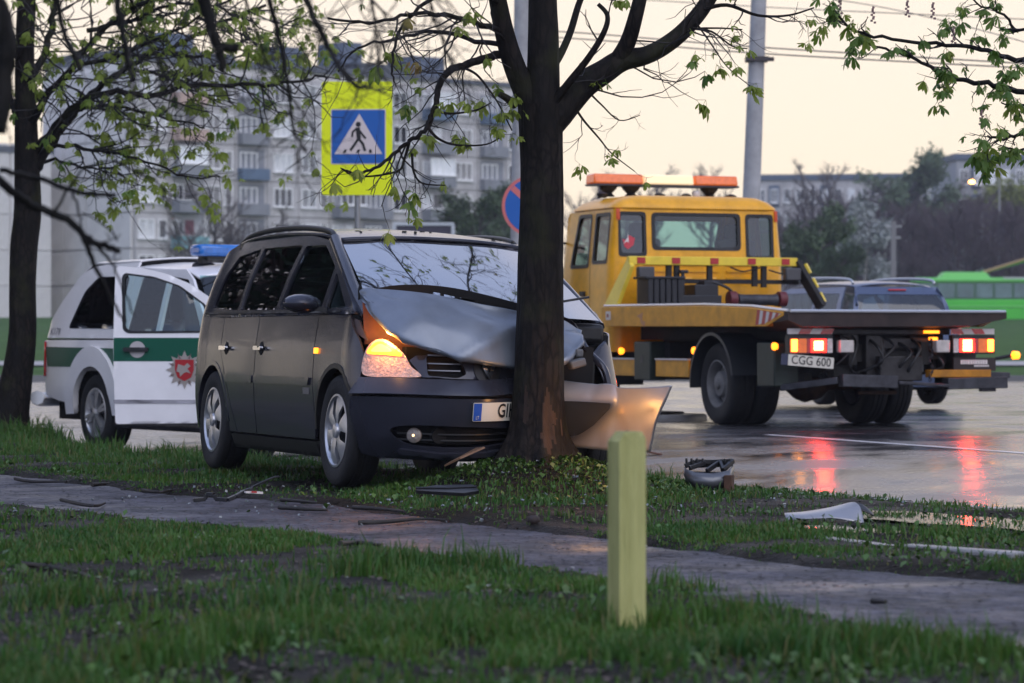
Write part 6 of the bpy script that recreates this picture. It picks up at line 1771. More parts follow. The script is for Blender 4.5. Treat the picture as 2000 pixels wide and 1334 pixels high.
# rear lamp clusters
RL = lambda x: (lambda u, v: (Vector((x, u, v)), Vector((-1, 0, 0))))
for sd in (1, -1):
    yo, yi = 1.20 * sd, .70 * sd
    c = (yo + yi) / 2
    o = MB().box((-1.95, c, .87), (.10, .50, .20)).build('tail_lamp', BLACKP, truck, bevel=.008)
    Lf = RL(-2.003)
    def seg(u0, u1, z0, z1, mt, out_=0., nm='lens'):
        a, b = sorted((yo + (yi - yo) * u0, yo + (yi - yo) * u1))
        return panel(nm, rnd(rect(a, z0, b, z1), .006), Lf, mt, o, thick=.006, flat=True, out=out_)
    seg(.02, .20, .785, .93, AMBLENS); seg(.21, .40, .785, .93, AMBLENS); seg(.41, .86, .785, .93, RED_OFF); seg(.87, .99, .785, .93, LENS)
    seg(.05, .18, .80, .92, AMB_HOT, .008, 'bulb'); seg(.56, .77, .81 if sd > 0 else .80, .905 if sd > 0 else .92, RED_HOT, .008, 'bulb')
    seg(.50, .84, .79, .925, RED_ON, .004, 'bulb_halo')
    b = MB().box((-1.97, c, 1.005), (.03, .50, .058)).build('hazard_board', WHW, truck)
    for k in range(2):
        u = .22 + .5 * k
        panel('red_band', [(yo + (yi - yo) * (u + .0), .978), (yo + (yi - yo) * (u + .26), .978), (yo + (yi - yo) * (u + .33), 1.033), (yo + (yi - yo) * (u + .07), 1.033)], RL(-1.987), RED_OFF, b, thick=0, flat=True)
    MB().box((-2.0, sd * .56, .85), (.10, .16, .13)).build('reversing_lamp', M('reversing_lamp_lens', (.5, .45, .42), .25, var=.2, vscale=14), truck, bevel=.012)
# number plate under the left cluster, a little crooked
npR = Matrix.Rotation(radians(4.5), 3, 'X')
npl = lambda u, v: (Vector((-2.02, .96, .695)) + npR @ Vector((0, -u, v)), Vector((-1, 0, 0)))
o = panel('number_plate', rnd(rect(-.26, -.057, .26, .057), .01), npl, PLATE_W, truck, thick=.01, flat=True)
panel('plate_band', rect(-.34, -.057, -.262, .057), npl, M('plate_band_grey', (.03, .035, .07), .5), o, thick=.004, flat=True)
text_mesh('lettering', 'CGG 600', .125, lambda u, v: npl(u + .0, v), INK, o, .003, sx=.92, bold=.001)
mb = MB().box((-1.96, -.97, .66), (.04, .50, .14)).build('name_board', M('board_brown_black', (.025, .016, .014), .5), truck)
rr = random.Random(9); mk = MB(); y = -.80
while y > -1.12:
    w = rr.uniform(.018, .03); mk.box((-1.983, y - w / 2, .685), (.004, w, .045)); mk.box((-1.9834, y - w * .5, .66 + rr.random() * .04), (.004, w * .35, .004)); y -= w + .006
y = -.96
while y > -1.12: w = rr.uniform(.015, .025); mk.box((-1.983, y - w / 2, .645), (.004, w, .018)); y -= w + .006
mk.build('lettering', WHW, mb)
MB().box((-1.93, -.80, .565), (.12, .72, .08)).build('tail_beam', M('tail_beam_yellow', (.42, .17, .008), .5, var=.3, vscale=6), truck, bevel=.008)
# wheel-lift, crossbars and the machinery between the lamps
mb = MB()
mb.bar((-2.02, .62, .50), (-2.02, -.02, .48), .10, .13); mb.bar((-2.06, -.02, .475), (-2.06, -.62, .44), .06, .035); mb.bar((-2.02, -.60, .46), (-2.0, -1.32, .47), .12, .12)
mb.bar((-2.0, .64, .50), (-1.6, 1.10, .42), .06, .07); mb.bar((-1.95, -.9, .56), (-1.95, -1.4, .545), .05, .06)
mb.box((-2.0, .25, .47), (.05, .3, .09)); mb.box((-1.98, -1.12, .40), (.06, .18, .05))
mb.build('wheel_lift_bar', STEEL, truck, bevel=.008)
mb = MB()
mb.box((-1.7, .42, .92), (.25, .22, .18)); mb.box((-1.75, .15, .72), (.2, .18, .5)); mb.box((-1.8, -.12, .62), (.3, .5, .26)); mb.box((-1.7, -.15, .88), (.25, .7, .12)); mb.box((-1.85, -.05, .60), (.1, .26, .2))
mb.tube([(-1.8, .05, .95), (-1.8, -.02, .5)], .035, 8); mb.tube([(-1.9, -.2, .7), (-1.9, -.12, .7)], .045, 10); mb.box((-1.6, 0, 1.0), (.5, 1.5, .06))
mb.build('wheel_lift', M('greasy_metal', (.035, .033, .034), .45, metal=.4, var=.5, vscale=10), truck, bevel=.012)
rr = random.Random(15)
for k_ in range(7):
    y0_ = .55 - .17 * k_; z0_ = rr.uniform(.85, 1.0)
    MB().tube(cat([(-1.75, y0_, z0_), (-1.98, y0_ + rr.uniform(-.1, .1), z0_ - .12), (-1.99, y0_ + rr.uniform(-.15, .15), .70 - rr.uniform(0, .08)), (-1.8, y0_ + rr.uniform(-.2, .2), .56)], 5), rr.uniform(.010, .018), 6).build('hydraulic_hose', BLACKP, truck, smooth=180)
mb = MB()
for k_ in range(16): mb.lathe([(-.008, .014), (0, .02), (.008, .014)], (-2.04, -.42 + .02 * sin(k_), .92 - .028 * k_), 'x' if k_ % 2 else 'y', 8)
mb.build('chain', STEEL, truck)
for _ in range(22):
    MB().box((rr.uniform(-1.7, -1.3), rr.uniform(-1.0, .9), rr.uniform(.52, .98)), (rr.uniform(.05, .2), rr.uniform(.04, .2), rr.uniform(.04, .16))).build('underframe_fitting', DARKM, truck, bevel=.006)
MB().tube([(-1.4, .1, .36), (-1.4, -.35, .36)], .02, 6).box((-1.3, -.3, .44), (.1, .1, .06)).build('brake_line', RUST, truck)

# ------------------------------------------------------------------ police pickup
PB = radians(32)
PO = Vector((-3.437, 31.477, -.105))
pick = empty('police_pickup', PO, -(pi / 2 - PB), 'white and green police pickup with canopy, driver side door standing open, behind the minivan', 'police pickup')
bpy.context.view_layer.update()
_pi = pick.matrix_world.inverted()
WHITE = paint('police_white_paint', (.84, .82, .83), .0, .32, .05, .05)
WHITE_M = M('matt_white', (.70, .66, .66), .45)
GREENP = M('police_green', (.006, .085, .05), .4, spec=.25)
PGLASS = glass('police_tinted_glass', (.10, .11, .14), .14, .02, 1.5)
DGLASS = glass('police_door_glass', (.55, .74, .74), .10, .015, 1.5)
def pick_plan():
    return rrect(-1.36, 3.95, .92, .17, 8)
_ps = lut([(.3, -.04), (.6, 0), (1.0, 0), (1.12, -.01), (1.2, -.03), (1.5, -.10), (1.8, -.18), (1.95, -.26)])
_pr = lut([(.3, 0), (.9, 0), (1.14, -.03), (1.22, -.12), (1.5, -.32), (1.75, -.54), (1.95, -.85)])
def pick_off(x, y, z, n):
    b = max(0., min(1., -n[0])) ** 2 if x < 0 else 0
    f = max(0., min(1., n[0])) ** 2 if x > 2 else 0
    return _ps(z) * (1 - b) + _pr(z) * b - .0 * f
PP = Plan(pick_plan(), pick_off)
_pxs = np.linspace(-1.19, 3.6, 300); _pss = np.array([PP.at(x, .92) for x in _pxs])
def pside(sd):
    def f(x, z):
        s_ = float(np.interp(x, _pxs, _pss))
        if x < -1.19: s_ += (-1.19 - x)
        return PP.lift(PP.L - s_ if sd < 0 else s_, z)
    return f
for sd in (-1, 1):
    L = pside(sd)
    arch = arc(0, .39, .47, 0, 180)
    panel('bed_side', [(.60, 1.12), (.60, .42), (.47, .42)] + arch + [(-.47, .45), (-.95, .50), (-1.38, .58), (-1.40, 1.12)], L, WHITE, pick, thick=.02, cell=.08)
    panel('stripe', [(.595, 1.035), (.595, .835), (.50, .835), (.42, .90), (.25, .985), (0, 1.01), (-.25, .985), (-.40, .90), (-.47, .845), (-1.16, .845), (-1.22, 1.05)], L, GREENP, pick, thick=.0, out=.004, cell=.08)
    panel('wheel_flare', arc(0, .39, .665, -2, 182, 20) + arc(0, .39, .465, 182, -2, 20), L, WHITE, pick, out=.045, thick=.05, cell=.08)
    wnd = rnd([(-.72, 1.24), (.50, 1.23), (.50, 1.76), (-.25, 1.76), (-.50, 1.62)], .06)
    panel('canopy', [(.60, 1.135), (-1.36, 1.145), (-1.33, 1.20), (-1.0, 1.54), (-.72, 1.78), (-.45, 1.87), (.0, 1.90), (.60, 1.90)], L, WHITE, pick, thick=.02, cell=.08, holes=[wnd])
    panel('canopy_window', wnd, L, PGLASS, pick, thick=0, out=.004, cell=.12)
    panel('bed_seam', rect(-1.36, 1.12, .60, 1.135), L, VOID, pick, thick=0, out=-.008, cell=.15)
    panel('tail_lamp', rnd([(-1.22, .74), (-1.40, .74), (-1.46, 1.0), (-1.44, 1.11), (-1.26, 1.11), (-1.20, 1.02)], .03), L, RED_OFF, pick, out=.02, thick=.03, cell=.05)
    panel('rear_door', [(.62, 1.13), (.62, .44), (1.42, .40), (1.42, 1.12)], L, WHITE, pick, thick=.02, cell=.1)
    gl = rnd([(.72, 1.18), (1.38, 1.17), (1.38, 1.72), (.80, 1.74)], .04)
    panel('cab_frame', [(.62, 1.135), (1.42, 1.125), (2.62, 1.12), (1.95, 1.70), (1.75, 1.80), (.72, 1.82), (.62, 1.80)], L, WHITE, pick, thick=.03, cell=.1, holes=[gl, rnd([(1.46, 1.14), (2.45, 1.14), (1.86, 1.70), (1.46, 1.74)], .03)])
    panel('door_glass', gl, L, PGLASS, pick, thick=0, out=-.01, cell=.15)
    panel('front_wing', [(2.64, 1.08), (2.64, .42), (2.73, .42)] + arc(3.2, .39, .47, 180, 20) + [(3.72, .50), (3.72, .95), (3.3, 1.04)], L, WHITE, pick, thick=.02, cell=.1)
    if sd > 0:
        panel('door', [(1.43, 1.12), (1.43, .40), (2.62, .40), (2.62, 1.10)], L, WHITE, pick, thick=.02, cell=.1)
    MB().tube([(-.62 + 1.25, sd * .93, .30), (2.55, sd * .93, .30)], .055, 10).build('side_step', STEEL, pick, smooth=40)
    for cx in (0, 3.2): wheel(pick, (cx, sd * .78, .385), .385, .27, sd, 6, 'alloy', .245)
# roofs
def roofpatch(x0, x1, w0, w1, z0, z1, nm, crown=.04):
    rows = []
    for t in np.linspace(0, 1, 6):
        x = x0 + (x1 - x0) * t; w = w0 + (w1 - w0) * t; z = z0 + (z1 - z0) * t - .10 * (max(0, .25 - t) / .25) ** 2 * (nm == 'canopy_roof') - .06 * (max(0, t - .8) / .2) ** 2 * (nm == 'cab_roof')
        rows.append([(x, y, z + crown * (1 - (abs(y) / w) ** 3)) for y in (-w, -w * .85, -w * .4, 0, w * .4, w * .85, w)])
    patch(nm, rows, WHITE, pick, thick=.02, n=4)
roofpatch(-.75, .60, .70, .69, 1.895, 1.90, 'canopy_roof', .045)
roofpatch(.64, 1.95, .74, .70, 1.83, 1.77, 'cab_roof', .06)
patch('windscreen', [[(2.62, y * .82 / .7, 1.10) for y in (-.7, -.3, .3, .7)], [(1.95, y, 1.74) for y in (-.7, -.3, .3, .7)]], DGLASS, pick, thick=0, n=4)
MB().box((3.15, 0, 1.02), (1.1, 1.66, .1)).box((3.9, 0, .75), (.12, 1.5, .5)).build('bonnet', WHITE, pick, bevel=.04)
MB().box((1.2, 0, .55), (4.9, 1.5, .5)).build('chassis', VOID, pick)
MB().box((-1.38, 0, .80), (.04, 1.3, .58)).build('tailgate', WHITE, pick, bevel=.01)
patch('canopy_rear_window', [[(-1.35, y, 1.18) for y in (-.72, -.3, .3, .72)], [(-.72, y, 1.86) for y in (-.66, -.3, .3, .66)]], PGLASS, pick, thick=.01, n=3)
mb = MB(); mb.tube(cat([(-1.25, -1.0, .52), (-1.48, -.86, .50), (-1.55, -.5, .50), (-1.55, .5, .50), (-1.48, .86, .50), (-1.25, 1.0, .52)], 5), .075, 8); mb.build('rear_bumper', M('bumper_silver', (.52, .53, .55), .3, metal=.6), pick, smooth=60)
# lettering on the canopy: a short dark tag
lt = text_mesh('lettering', 'K178', .10, lambda u, v: pside(-1)(-1.02 + u, 1.205 + v), M('tag_grey', (.18, .18, .22), .5), pick, .006, sx=1.2)
for y in (-.42, .42): MB().box((1.55, y, 1.45), (.14, .5, .62), Matrix.Rotation(-.2, 3, 'Y')).box((1.48, y, 1.80), (.1, .26, .16)).build('seat', SEAT, pick, bevel=.05)
# light bar
lbp = empty('light_bar', (1.62, 0, 1.99)); lbp.parent = pick
BLUE = M('blue_beacon', (.02, .16, .52), .15, spec=.7, coat=.5, var=.25, vscale=12)
for sd in (-1, 1): MB().box((0, sd * .33, 0), (.26, .52, .115)).build('lens', BLUE, lbp, bevel=.035)
MB().box((0, 0, -.075), (.2, 1.0, .03)).box((0, .5, -.1), (.1, .06, .05)).box((0, -.5, -.1), (.1, .06, .05)).box((0, 0, 0), (.2, .14, .1)).build('tray', BLACKP, lbp)
# the open front door, hinged at its front edge
hA, hB = Vector((-2.76, 28.71, 0)), Vector((-3.76, 28.86, 0))
du = (hB - hA).normalized()
dn = Vector((du.y, -du.x, 0)); dn = dn if dn.y < 0 else -dn
Rw = _pi.to_3x3()
def dl(u, z):
    c = hA + du * u + dn * (.03 * (1 - ((z - .75) / .9) ** 2))
    return _pi @ Vector((c.x, c.y, z)), (Rw @ (dn + Vector((0, 0, .07 * (z - .75))))).normalized()
dw = rnd([(.05, 1.09), (.84, 1.085), (.885, 1.12), (.90, 1.60), (.87, 1.635), (.60, 1.60), (.36, 1.52), (.12, 1.35), (.05, 1.26)], .03)
dr = panel('door', rnd([(0, .24), (.97, .225), (.99, .95), (.975, 1.69), (.94, 1.71), (.72, 1.69), (.50, 1.64), (.28, 1.55), (.08, 1.42), (0, 1.34)], .03), dl, WHITE, pick, thick=.06, cell=.07, holes=[dw], back=True)
panel('door_glass', dw, dl, DGLASS, dr, thick=0, out=-.02, cell=.15)
c = np.mean(dw, 0)
panel('window_seal', [tuple(c + (np.array(p) - c) * 1.035) for p in dw], dl, BLACKP, dr, out=.004, thick=.01, cell=.1, holes=[[tuple(c + (np.array(p) - c) * .955)[0:2] for p in dw]])
panel('stripe', rect(.002, .815, .985, 1.035), dl, GREENP, dr, out=.003, thick=0, cell=.08)
panel('roundel', disc(.755, .925, .078, 24), dl, M('roundel_grey', (.45, .42, .42), .4), dr, out=.006, thick=0, cell=.06)
panel('handle', rnd(rect(.645, .905, .885, .945), .015), dl, BLACKP, dr, out=.04, thick=.03, cell=.04)
panel('lower_moulding', rect(.0, .42, .985, .455), dl, M('moulding_grey', (.32, .31, .34), .5), dr, out=.006, thick=.006, cell=.1)
panel('door_seal', [(.97, .24), (.985, .24), (1.0, .95), (.985, 1.68), (.975, 1.68)], dl, BLACKP, dr, out=-.05, thick=.02, cell=.1)
# star emblem with a red shield
st = []
for k in range(32):
    a = 2 * pi * k / 32; rr_ = .20 if k % 4 == 0 else (.165 if k % 4 == 2 else .14)
    rr_ *= .9; st.append((.30 + rr_ * cos(a), .735 + rr_ * sin(a)))
em = panel('emblem', st, dl, M('emblem_silver', (.34, .30, .27), .45, metal=.2), dr, out=.006, thick=.001, flat=True)
for k in range(8):
    a = 2 * pi * k / 8 + pi / 8
    panel('emblem_ray', [(.30 + .11 * cos(a - .1), .735 + .11 * sin(a - .1)), (.30 + .17 * cos(a), .735 + .17 * sin(a)), (.30 + .11 * cos(a + .1), .735 + .11 * sin(a + .1))], dl, M('emblem_bronze', (.16, .11, .10), .5), em, out=.009, thick=0, flat=True)
panel('shield', [(.39, .83), (.21, .83), (.21, .735), (.235, .665), (.30, .63), (.365, .665), (.39, .735)], dl, M('shield_red', (.36, .012, .016), .4), em, out=.012, thick=0, flat=True)
panel('rider', [(.36, .79), (.30, .77), (.27, .80), (.24, .77), (.27, .745), (.235, .70), (.28, .715), (.31, .70), (.34, .67), (.345, .71), (.375, .72)], dl, M('emblem_silver', (.5, .46, .42), .45), em, out=.015, thick=0, flat=True)

# ------------------------------------------------------------------ blue estate car beyond the truck
BA = radians(20)
bc = empty('blue_car', (5.06 - .17, 40.2 + .8, .16), pi / 2 + BA, 'steel blue estate car with roof rails seen from behind past the truck bed', 'car')
BPAINT = paint('steel_blue_paint', (.075, .10, .17), .35, .32, .1, .05)
BGL = glass('blue_car_glass', (.18, .30, .33), .12, .02, 1.5)
_bs = lut([(.2, -.05), (.5, 0), (.85, 0), (1.0, -.02), (1.35, -.15), (1.6, -.30), (1.7, -.42)])
_br = lut([(.2, -.04), (.5, 0), (.85, -.03), (1.0, -.05), (1.35, -.20), (1.6, -.38), (1.7, -.5)])
def b_off(x, y, z, n):
    k = n[0] ** 2
    return _bs(z) * (1 - k) + _br(z) * k
BPn = Plan(rrect(-.85, 3.70, .91, .28, 8), b_off)
sB = BPn.at(-.85, 0)
bs = lambda x, sd: BPn.at(x, sd * .91)
hb_ = .74
gwin = rnd([(sB - .68, 1.02), (sB + .68, 1.02), (sB + .62, 1.46), (sB - .62, 1.46)], .06)
panel('tailgate', rect(sB - .80, .55, sB + .80, 1.56), BPn.lift, BPAINT, bc, holes=[gwin], cell=.1)
panel('rear_window', gwin, BPn.lift, BGL, bc, thick=0, out=-.006, cell=.12)
panel('rear_bumper', rect(sB - .95, .25, sB + .95, .54), BPn.lift, BPAINT, bc, out=.03, cell=.12)
panel('brake_light', rnd(rect(sB - .13, 1.505, sB + .13, 1.52), .01), BPn.lift, RED_OFF, bc, out=.02, cell=.06)
panel('number_plate', rect(sB - .26, .66, sB + .26, .77), BPn.lift, PLATE_W, bc, out=.01, cell=.1)
for sd in (1, -1):
    s0 = sB - sd * .82
    a, b = sorted((s0, s0 - sd * .15))
    panel('tail_lamp', rnd(rect(a, .70, b, 1.05), .03), BPn.lift, RED_OFF, bc, out=.01, cell=.06)
    xs_ = [bs(x, sd) for x in (3.3, -.62)]
    U = lambda x: bs(x, sd)
    w1 = rnd([(U(-.45), 1.03), (U(.35), 1.02), (U(.35), 1.48), (U(-.25), 1.47)], .04)
    w2 = rnd([(U(.42), 1.02), (U(1.4), 1.0), (U(1.4), 1.49), (U(.42), 1.49)], .04)
    w3 = rnd([(U(1.48), 1.0), (U(2.5), .98), (U(1.9), 1.42), (U(1.48), 1.48)], .04)
    panel('body_side', [(U(-.60), .56), (U(-.42), .56)] + [(U(x), z) for x, z in reversed(arc(0, .32, .37, 0, 180))][::1] + [(U(.42), .25), (U(2.35), .25)] + [(U(x), z) for x, z in reversed(arc(2.75, .32, .37, 0, 180))] + [(U(3.3), .3), (U(3.35), .80), (U(2.75), .97), (U(2.0), 1.47), (U(1.4), 1.56), (U(-.30), 1.56), (U(-.60), 1.05)], BPn.lift, BPAINT, bc, holes=[w1, w2, w3], cell=.12)
    for w_ in (w1, w2, w3): panel('side_window', w_, BPn.lift, BGL, bc, thick=0, out=-.006, cell=.15)
    MB().tube(cat([(-.45, sd * .60, 1.60), (-.3, sd * .60, 1.66), (.6, sd * .60, 1.69), (1.4, sd * .60, 1.67), (1.6, sd * .60, 1.60)], 5), .02, 7).build('roof_rail', M('rail_silver', (.4, .42, .45), .3, metal=.7), bc)
    for cx in (0, 2.75): wheel(bc, (cx, sd * .80, .32), .32, .2, sd, 6, 'alloy', .2)
    MB().box((2.2, sd * 1.0, 1.05), (.1, .18, .12)).build('mirror', BPAINT, bc, bevel=.03)
rows = [[(x, y, z + .05 * (1 - (abs(y) / w) ** 2.5)) for y in (-w, -w * .6, 0, w * .6, w)] for x, w, z in ((-.42, .56, 1.55), (-.2, .60, 1.58), (.6, .62, 1.60), (1.4, .61, 1.58), (1.95, .58, 1.50))]
patch('roof', rows, BPAINT, bc, n=4)
MB().box((3.0, 0, .75), (1.2, 1.6, .3)).build('bonnet', BPAINT, bc, bevel=.08)
MB().box((1.3, 0, .45), (3.8, 1.5, .5)).build('floor_pan', VOID, bc)

# ------------------------------------------------------------------ trolleybus across the grass
tb_ = P(1788, 626, 215)
bus = empty('trolleybus', (tb_.x, tb_.y, tb_.z - .3), radians(2), 'bright green trolleybus with its pole raised, passing before the wood at the far right', 'trolleybus')
BGRN = M('bus_green', (.07, .50, .04), .4, var=.08, vscale=.5)
BGRN2 = M('bus_light_green', (.16, .58, .12), .4)
BWIN = M('bus_window', (.10, .17, .16), .1, spec=.8, var=.5, vscale=.35)
MB().box((6.2, 1.3, 1.05), (12.4, 2.5, 1.5)).build('body', BGRN, bus, bevel=.12)
MB().box((6.2, 1.3, 2.38), (12.3, 2.42, 1.16)).build('window_band', M('bus_pillar', (.05, .12, .06), .5), bus)
MB().box((6.2, 1.3, 3.13), (12.4, 2.5, .36)).build('roof', BGRN2, bus, bevel=.14)
for i in range(9):
    o = MB().box((.85 + 1.34 * i, .085, 2.38), (1.18, .03, .98)).build('window', BWIN, bus, bevel=.02)
MB().box((3.6, 1.3, 3.5), (3.6, 1.8, .42), taper=(.8, .9)).build('roof_equipment', BGRN2, bus, bevel=.05)
MB().box((9.2, .03, 3.28), (6.0, .05, .10)).build('roof_stripe', M('bus_white', (.6, .66, .6), .4), bus)
MB().box((6.2, .02, 1.30), (12.3, .06, .10)).build('waist_rail', BGRN2, bus)
for x in (2.4, 9.4):
    MB().lathe([(-.15, .30), (-.15, .5), (.15, .5), (.15, .3)], (x, .2, .3), 'y', 20, cap=True).build('wheel', RUBBER, bus)
MB().tube([(5.0, 1.2, 3.7), (9.5, 1.4, 5.1), (14, 1.5, 6.4)], [.12, .10, .08], 8).build('trolley_pole', M('trolley_pole_orange', (.30, .20, .08), .5), bus)
MB().tube([(5.0, 1.7, 3.7), (9.5, 1.75, 4.95), (14, 1.8, 6.2)], [.12, .10, .08], 8).build('trolley_pole', BGRN, bus)
MB().box((8.2, -.6, 1.2), (.9, .5, 1.2)).build('ticket_locker', DARKM, bus) if False else None
# ------------------------------------------------------------------ marker post and crash debris
POSTM = M('post_pale_yellow_paint', (.27, .27, .085), .65, col2=(.47, .46, .18), vscale=16, bump=.8, bscale=60, stretch=(1, 1, .12))
pz = float(verge(2.145, 9.5)) 
pst = empty('marker_post', (.355, 9.5, float(verge(.355, 9.5)) - .06), radians(22), 'short square pale yellow marker post with a chamfered top standing in the near grass', 'post')
mb = MB(); w, h = .0455, .678
mb.add([(-w, -w, 0), (w, -w, 0), (w, w, 0), (-w, w, 0), (-w, -w, h - .030), (w, -w, h - .022), (w, w, h - .022), (-w, w, h - .030), (-w * .50, -w * .78, h), (w * .82, -w * .78, h), (w * .82, w * .8, h), (-w * .50, w * .8, h)],
       [(0, 3, 2, 1), (8, 9, 10, 11)] + [(i, (i + 1) % 4, (i + 1) % 4 + 4, i + 4) for i in range(4)] + [(i + 4, (i + 1) % 4 + 4, (i + 1) % 4 + 8, i + 8) for i in range(4)])
mb.build('shaft', POSTM, pst, bevel=.0025)
MB().lathe([(0, .006), (.002, .006), (.003, .001)], (.005, .01, h), 'z', 10).build('bolt', M('bolt_dark', (.06, .06, .05), .5), pst)
DBLK = M('debris_black_plastic', (.014, .014, .016), .35, var=.4, vscale=14)
DGRY = paint('debris_grey_paint', (.30, .30, .32), .5, .35)
def on_verge(px, py, dz=.01):
    d = 6000 * (CZ - .06) / (py - 667)
    for _ in range(12):
        x = (px - 1000) / 6000 * d; z = float(verge(x, d)) + dz
        if x > KX(d): z = float(road_z(x, d)) + dz
        if float(in_path(x, d)) > .5: z = float(verge0(x, d)) - .027 + dz
        d = 6000 * (CZ - z) / (py - 667)
    return Vector(((px - 1000) / 6000 * d, d, z))
# grille surround lying at the kerb: curved front skin, ribs, black core
b = on_verge(1380, 957)
gr = empty('broken_bumper_grille', b, radians(-12), 'broken piece of bumper with grille openings lying upright on the kerb by the wet road', 'car debris')
sc_ = b.y / 6000
def g2(px, py, y=0): return ((px - 1380) * sc_, y, (957 - py) * sc_)
mb = MB(); mb.grid([[g2(1331, 912, .10), g2(1336, 916, .02), g2(1360, 922, -.04), g2(1395, 924, -.04), g2(1425, 918, .0), g2(1431, 910, .08)], [g2(1330, 925, .08), g2(1337, 930, -.02), g2(1360, 938, -.08), g2(1395, 940, -.08), g2(1424, 934, -.03), g2(1431, 926, .06)], [g2(1334, 938, .08), g2(1342, 946, 0), g2(1362, 953, -.05), g2(1395, 955, -.05), g2(1420, 952, .0), g2(1428, 940, .06)]])
o = mb.build('front_skin', paint('debris_slate_paint', (.13, .135, .15), .5, .35), gr, smooth=180); o.modifiers.new('t', 'SOLIDIFY').thickness = .008
mb = MB()
for a, c in (((1333, 912, .08), (1352, 903, .10)), ((1352, 903, .1), (1385, 904, .12)), ((1385, 904, .1), (1428, 901, .10)), ((1380, 920, .0), (1402, 903, .1)), ((1402, 903, .1), (1412, 918, .0)), ((1412, 918, 0), (1428, 901, .1)), ((1345, 915, .02), (1372, 905, .1)), ((1340, 912, .14), (1425, 908, .15))):
    mb.bar(g2(*a), g2(*c), .02, .028)
for px in (1336, 1346, 1357, 1368, 1412, 1422): mb.box(g2(px, 902, .09), (.012, .03, .035))
mb.box(g2(1380, 932, .07), (.26, .10, .06)); mb.build('grille_core', DBLK, gr, bevel=.004)
mb = MB(); mb.box(g2(1424, 944, .0), (.05, .1, .10)); mb.build('rusty_bracket', RUST, gr, bevel=.006)
# bent silver wing lying in the grass
b = on_verge(1610, 1015)
wg = empty('torn_wing_panel', b, radians(-8), 'bent silver grey wing panel lying at the edge of the grass by the mud', 'car debris')
s2 = b.y / 6000
def w2(px, py, y=0): return ((px - 1610) * s2, y, (1015 - py) * s2)
patch('skin', [[w2(1532, 1004, .02), w2(1570, 1002, .08), w2(1620, 994, .12), w2(1655, 985, .12), w2(1668, 983, .10)], [w2(1534, 1008, -.02), w2(1572, 1006, .0), w2(1620, 1000, .02), w2(1658, 995, .03), w2(1680, 992, .03)], [w2(1540, 1016, -.04), w2(1580, 1013, -.05), w2(1625, 1011, -.05), w2(1660, 1016, -.05), w2(1688, 1026, -.03)]], DGRY, wg, thick=.006, n=4)
patch('inner_lip', [[w2(1664, 984, .10), w2(1682, 986, .09), w2(1704, 1004, .06)], [w2(1676, 996, .02), w2(1690, 1000, .03), w2(1706, 1008, .03)]], DBLK, wg, thick=.006, n=3)
# black strip on the grass before the tree
b = on_verge(872, 962)
o = empty('plastic_strip', b, radians(4), 'flat black plastic trim strip lying on the grass in front of the tree', 'car debris')
s3 = b.y / 6000
mb = MB(); mb.add([((px - 872) * s3, y, (962 - py) * s3 + .01) for px, py, y in ((812, 957, 0), (852, 952, .05), (925, 951, .06), (936, 962, .0), (905, 966, -.05), (812, 961, -.03))], [(0, 1, 2, 3, 4, 5)])
q = mb.build('strip', DBLK, o); q.modifiers.new('t', 'SOLIDIFY').thickness = .018
MB().tube([((812 - 872) * s3, -.02, .025), ((870 - 872) * s3, -.045, .025), ((930 - 872) * s3, -.01, .03)], .007, 6).build('rib', DBLK, o)
# jagged strip on the path
b = on_verge(440, 982)
s4 = b.y / 6000
o = empty('broken_trim', b, 0, 'jagged black trim with a white and red end lying on the path', 'car debris')
pl_ = [(-62, -3, .0), (-40, -5, .02), (-36, -14, .02), (-22, -14, .0), (-18, -5, .0), (5, -4, -.02), (20, -10, 0), (38, -20, .03), (52, -24, .05)]
mb = MB()
for a, c in zip(pl_[:-1], pl_[1:]): mb.bar((a[0] * s4, a[2], -a[1] * s4 + .006), (c[0] * s4, c[2], -c[1] * s4 + .006), .035, .022)
mb.build('strip', DBLK, o, bevel=.003)
MB().bar((38 * s4, 0, 21 * s4), (70 * s4, .04, 19 * s4), .05, .012).build('white_end', WHW, o)
MB().bar((52 * s4, -.026, 22 * s4), (62 * s4, -.02, 21 * s4), .012, .010).build('red_reflector', REDW, o)
MB().tube(cat([(40 * s4, 0, 24 * s4), (60 * s4, .1, 34 * s4), (88 * s4, .2, 46 * s4), (100 * s4, .22, 48 * s4)], 4), .006, 5).build('wire', DBLK, o)
# orange lamp shards under the torn bumper, small dark shard on the road
SHARD = M('orange_lens_shard', (.85, .22, .02), .2)
b = on_verge(1165, 893, .02)
o = empty('lamp_shard', b, 0, 'broken orange lamp lens lying at the foot of the torn bumper', 'car debris')
mb = MB(); mb.box((-.02, 0, .03), (.05, .03, .07), Matrix.Rotation(.5, 3, 'Y')); mb.box((.03, .02, .0), (.12, .04, .025), Matrix.Rotation(.35, 3, 'Y')); mb.build('lens', SHARD, o, bevel=.006)
MB().box((.05, .05, .05), (.03, .02, .06), Matrix.Rotation(-.4, 3, 'Y')).build('reflector', WHW, o)
b = on_verge(1275, 884, .02)
tag(MB().box((0, 0, 0), (.16, .10, .016), Matrix.Rotation(.2, 3, 'Y')).build('plastic_shard', M('brown_shard', (.12, .05, .03), .4), None, bevel=.003), 'flat brown plastic shard on the wet road right of the marker post top', 'car debris').location = b
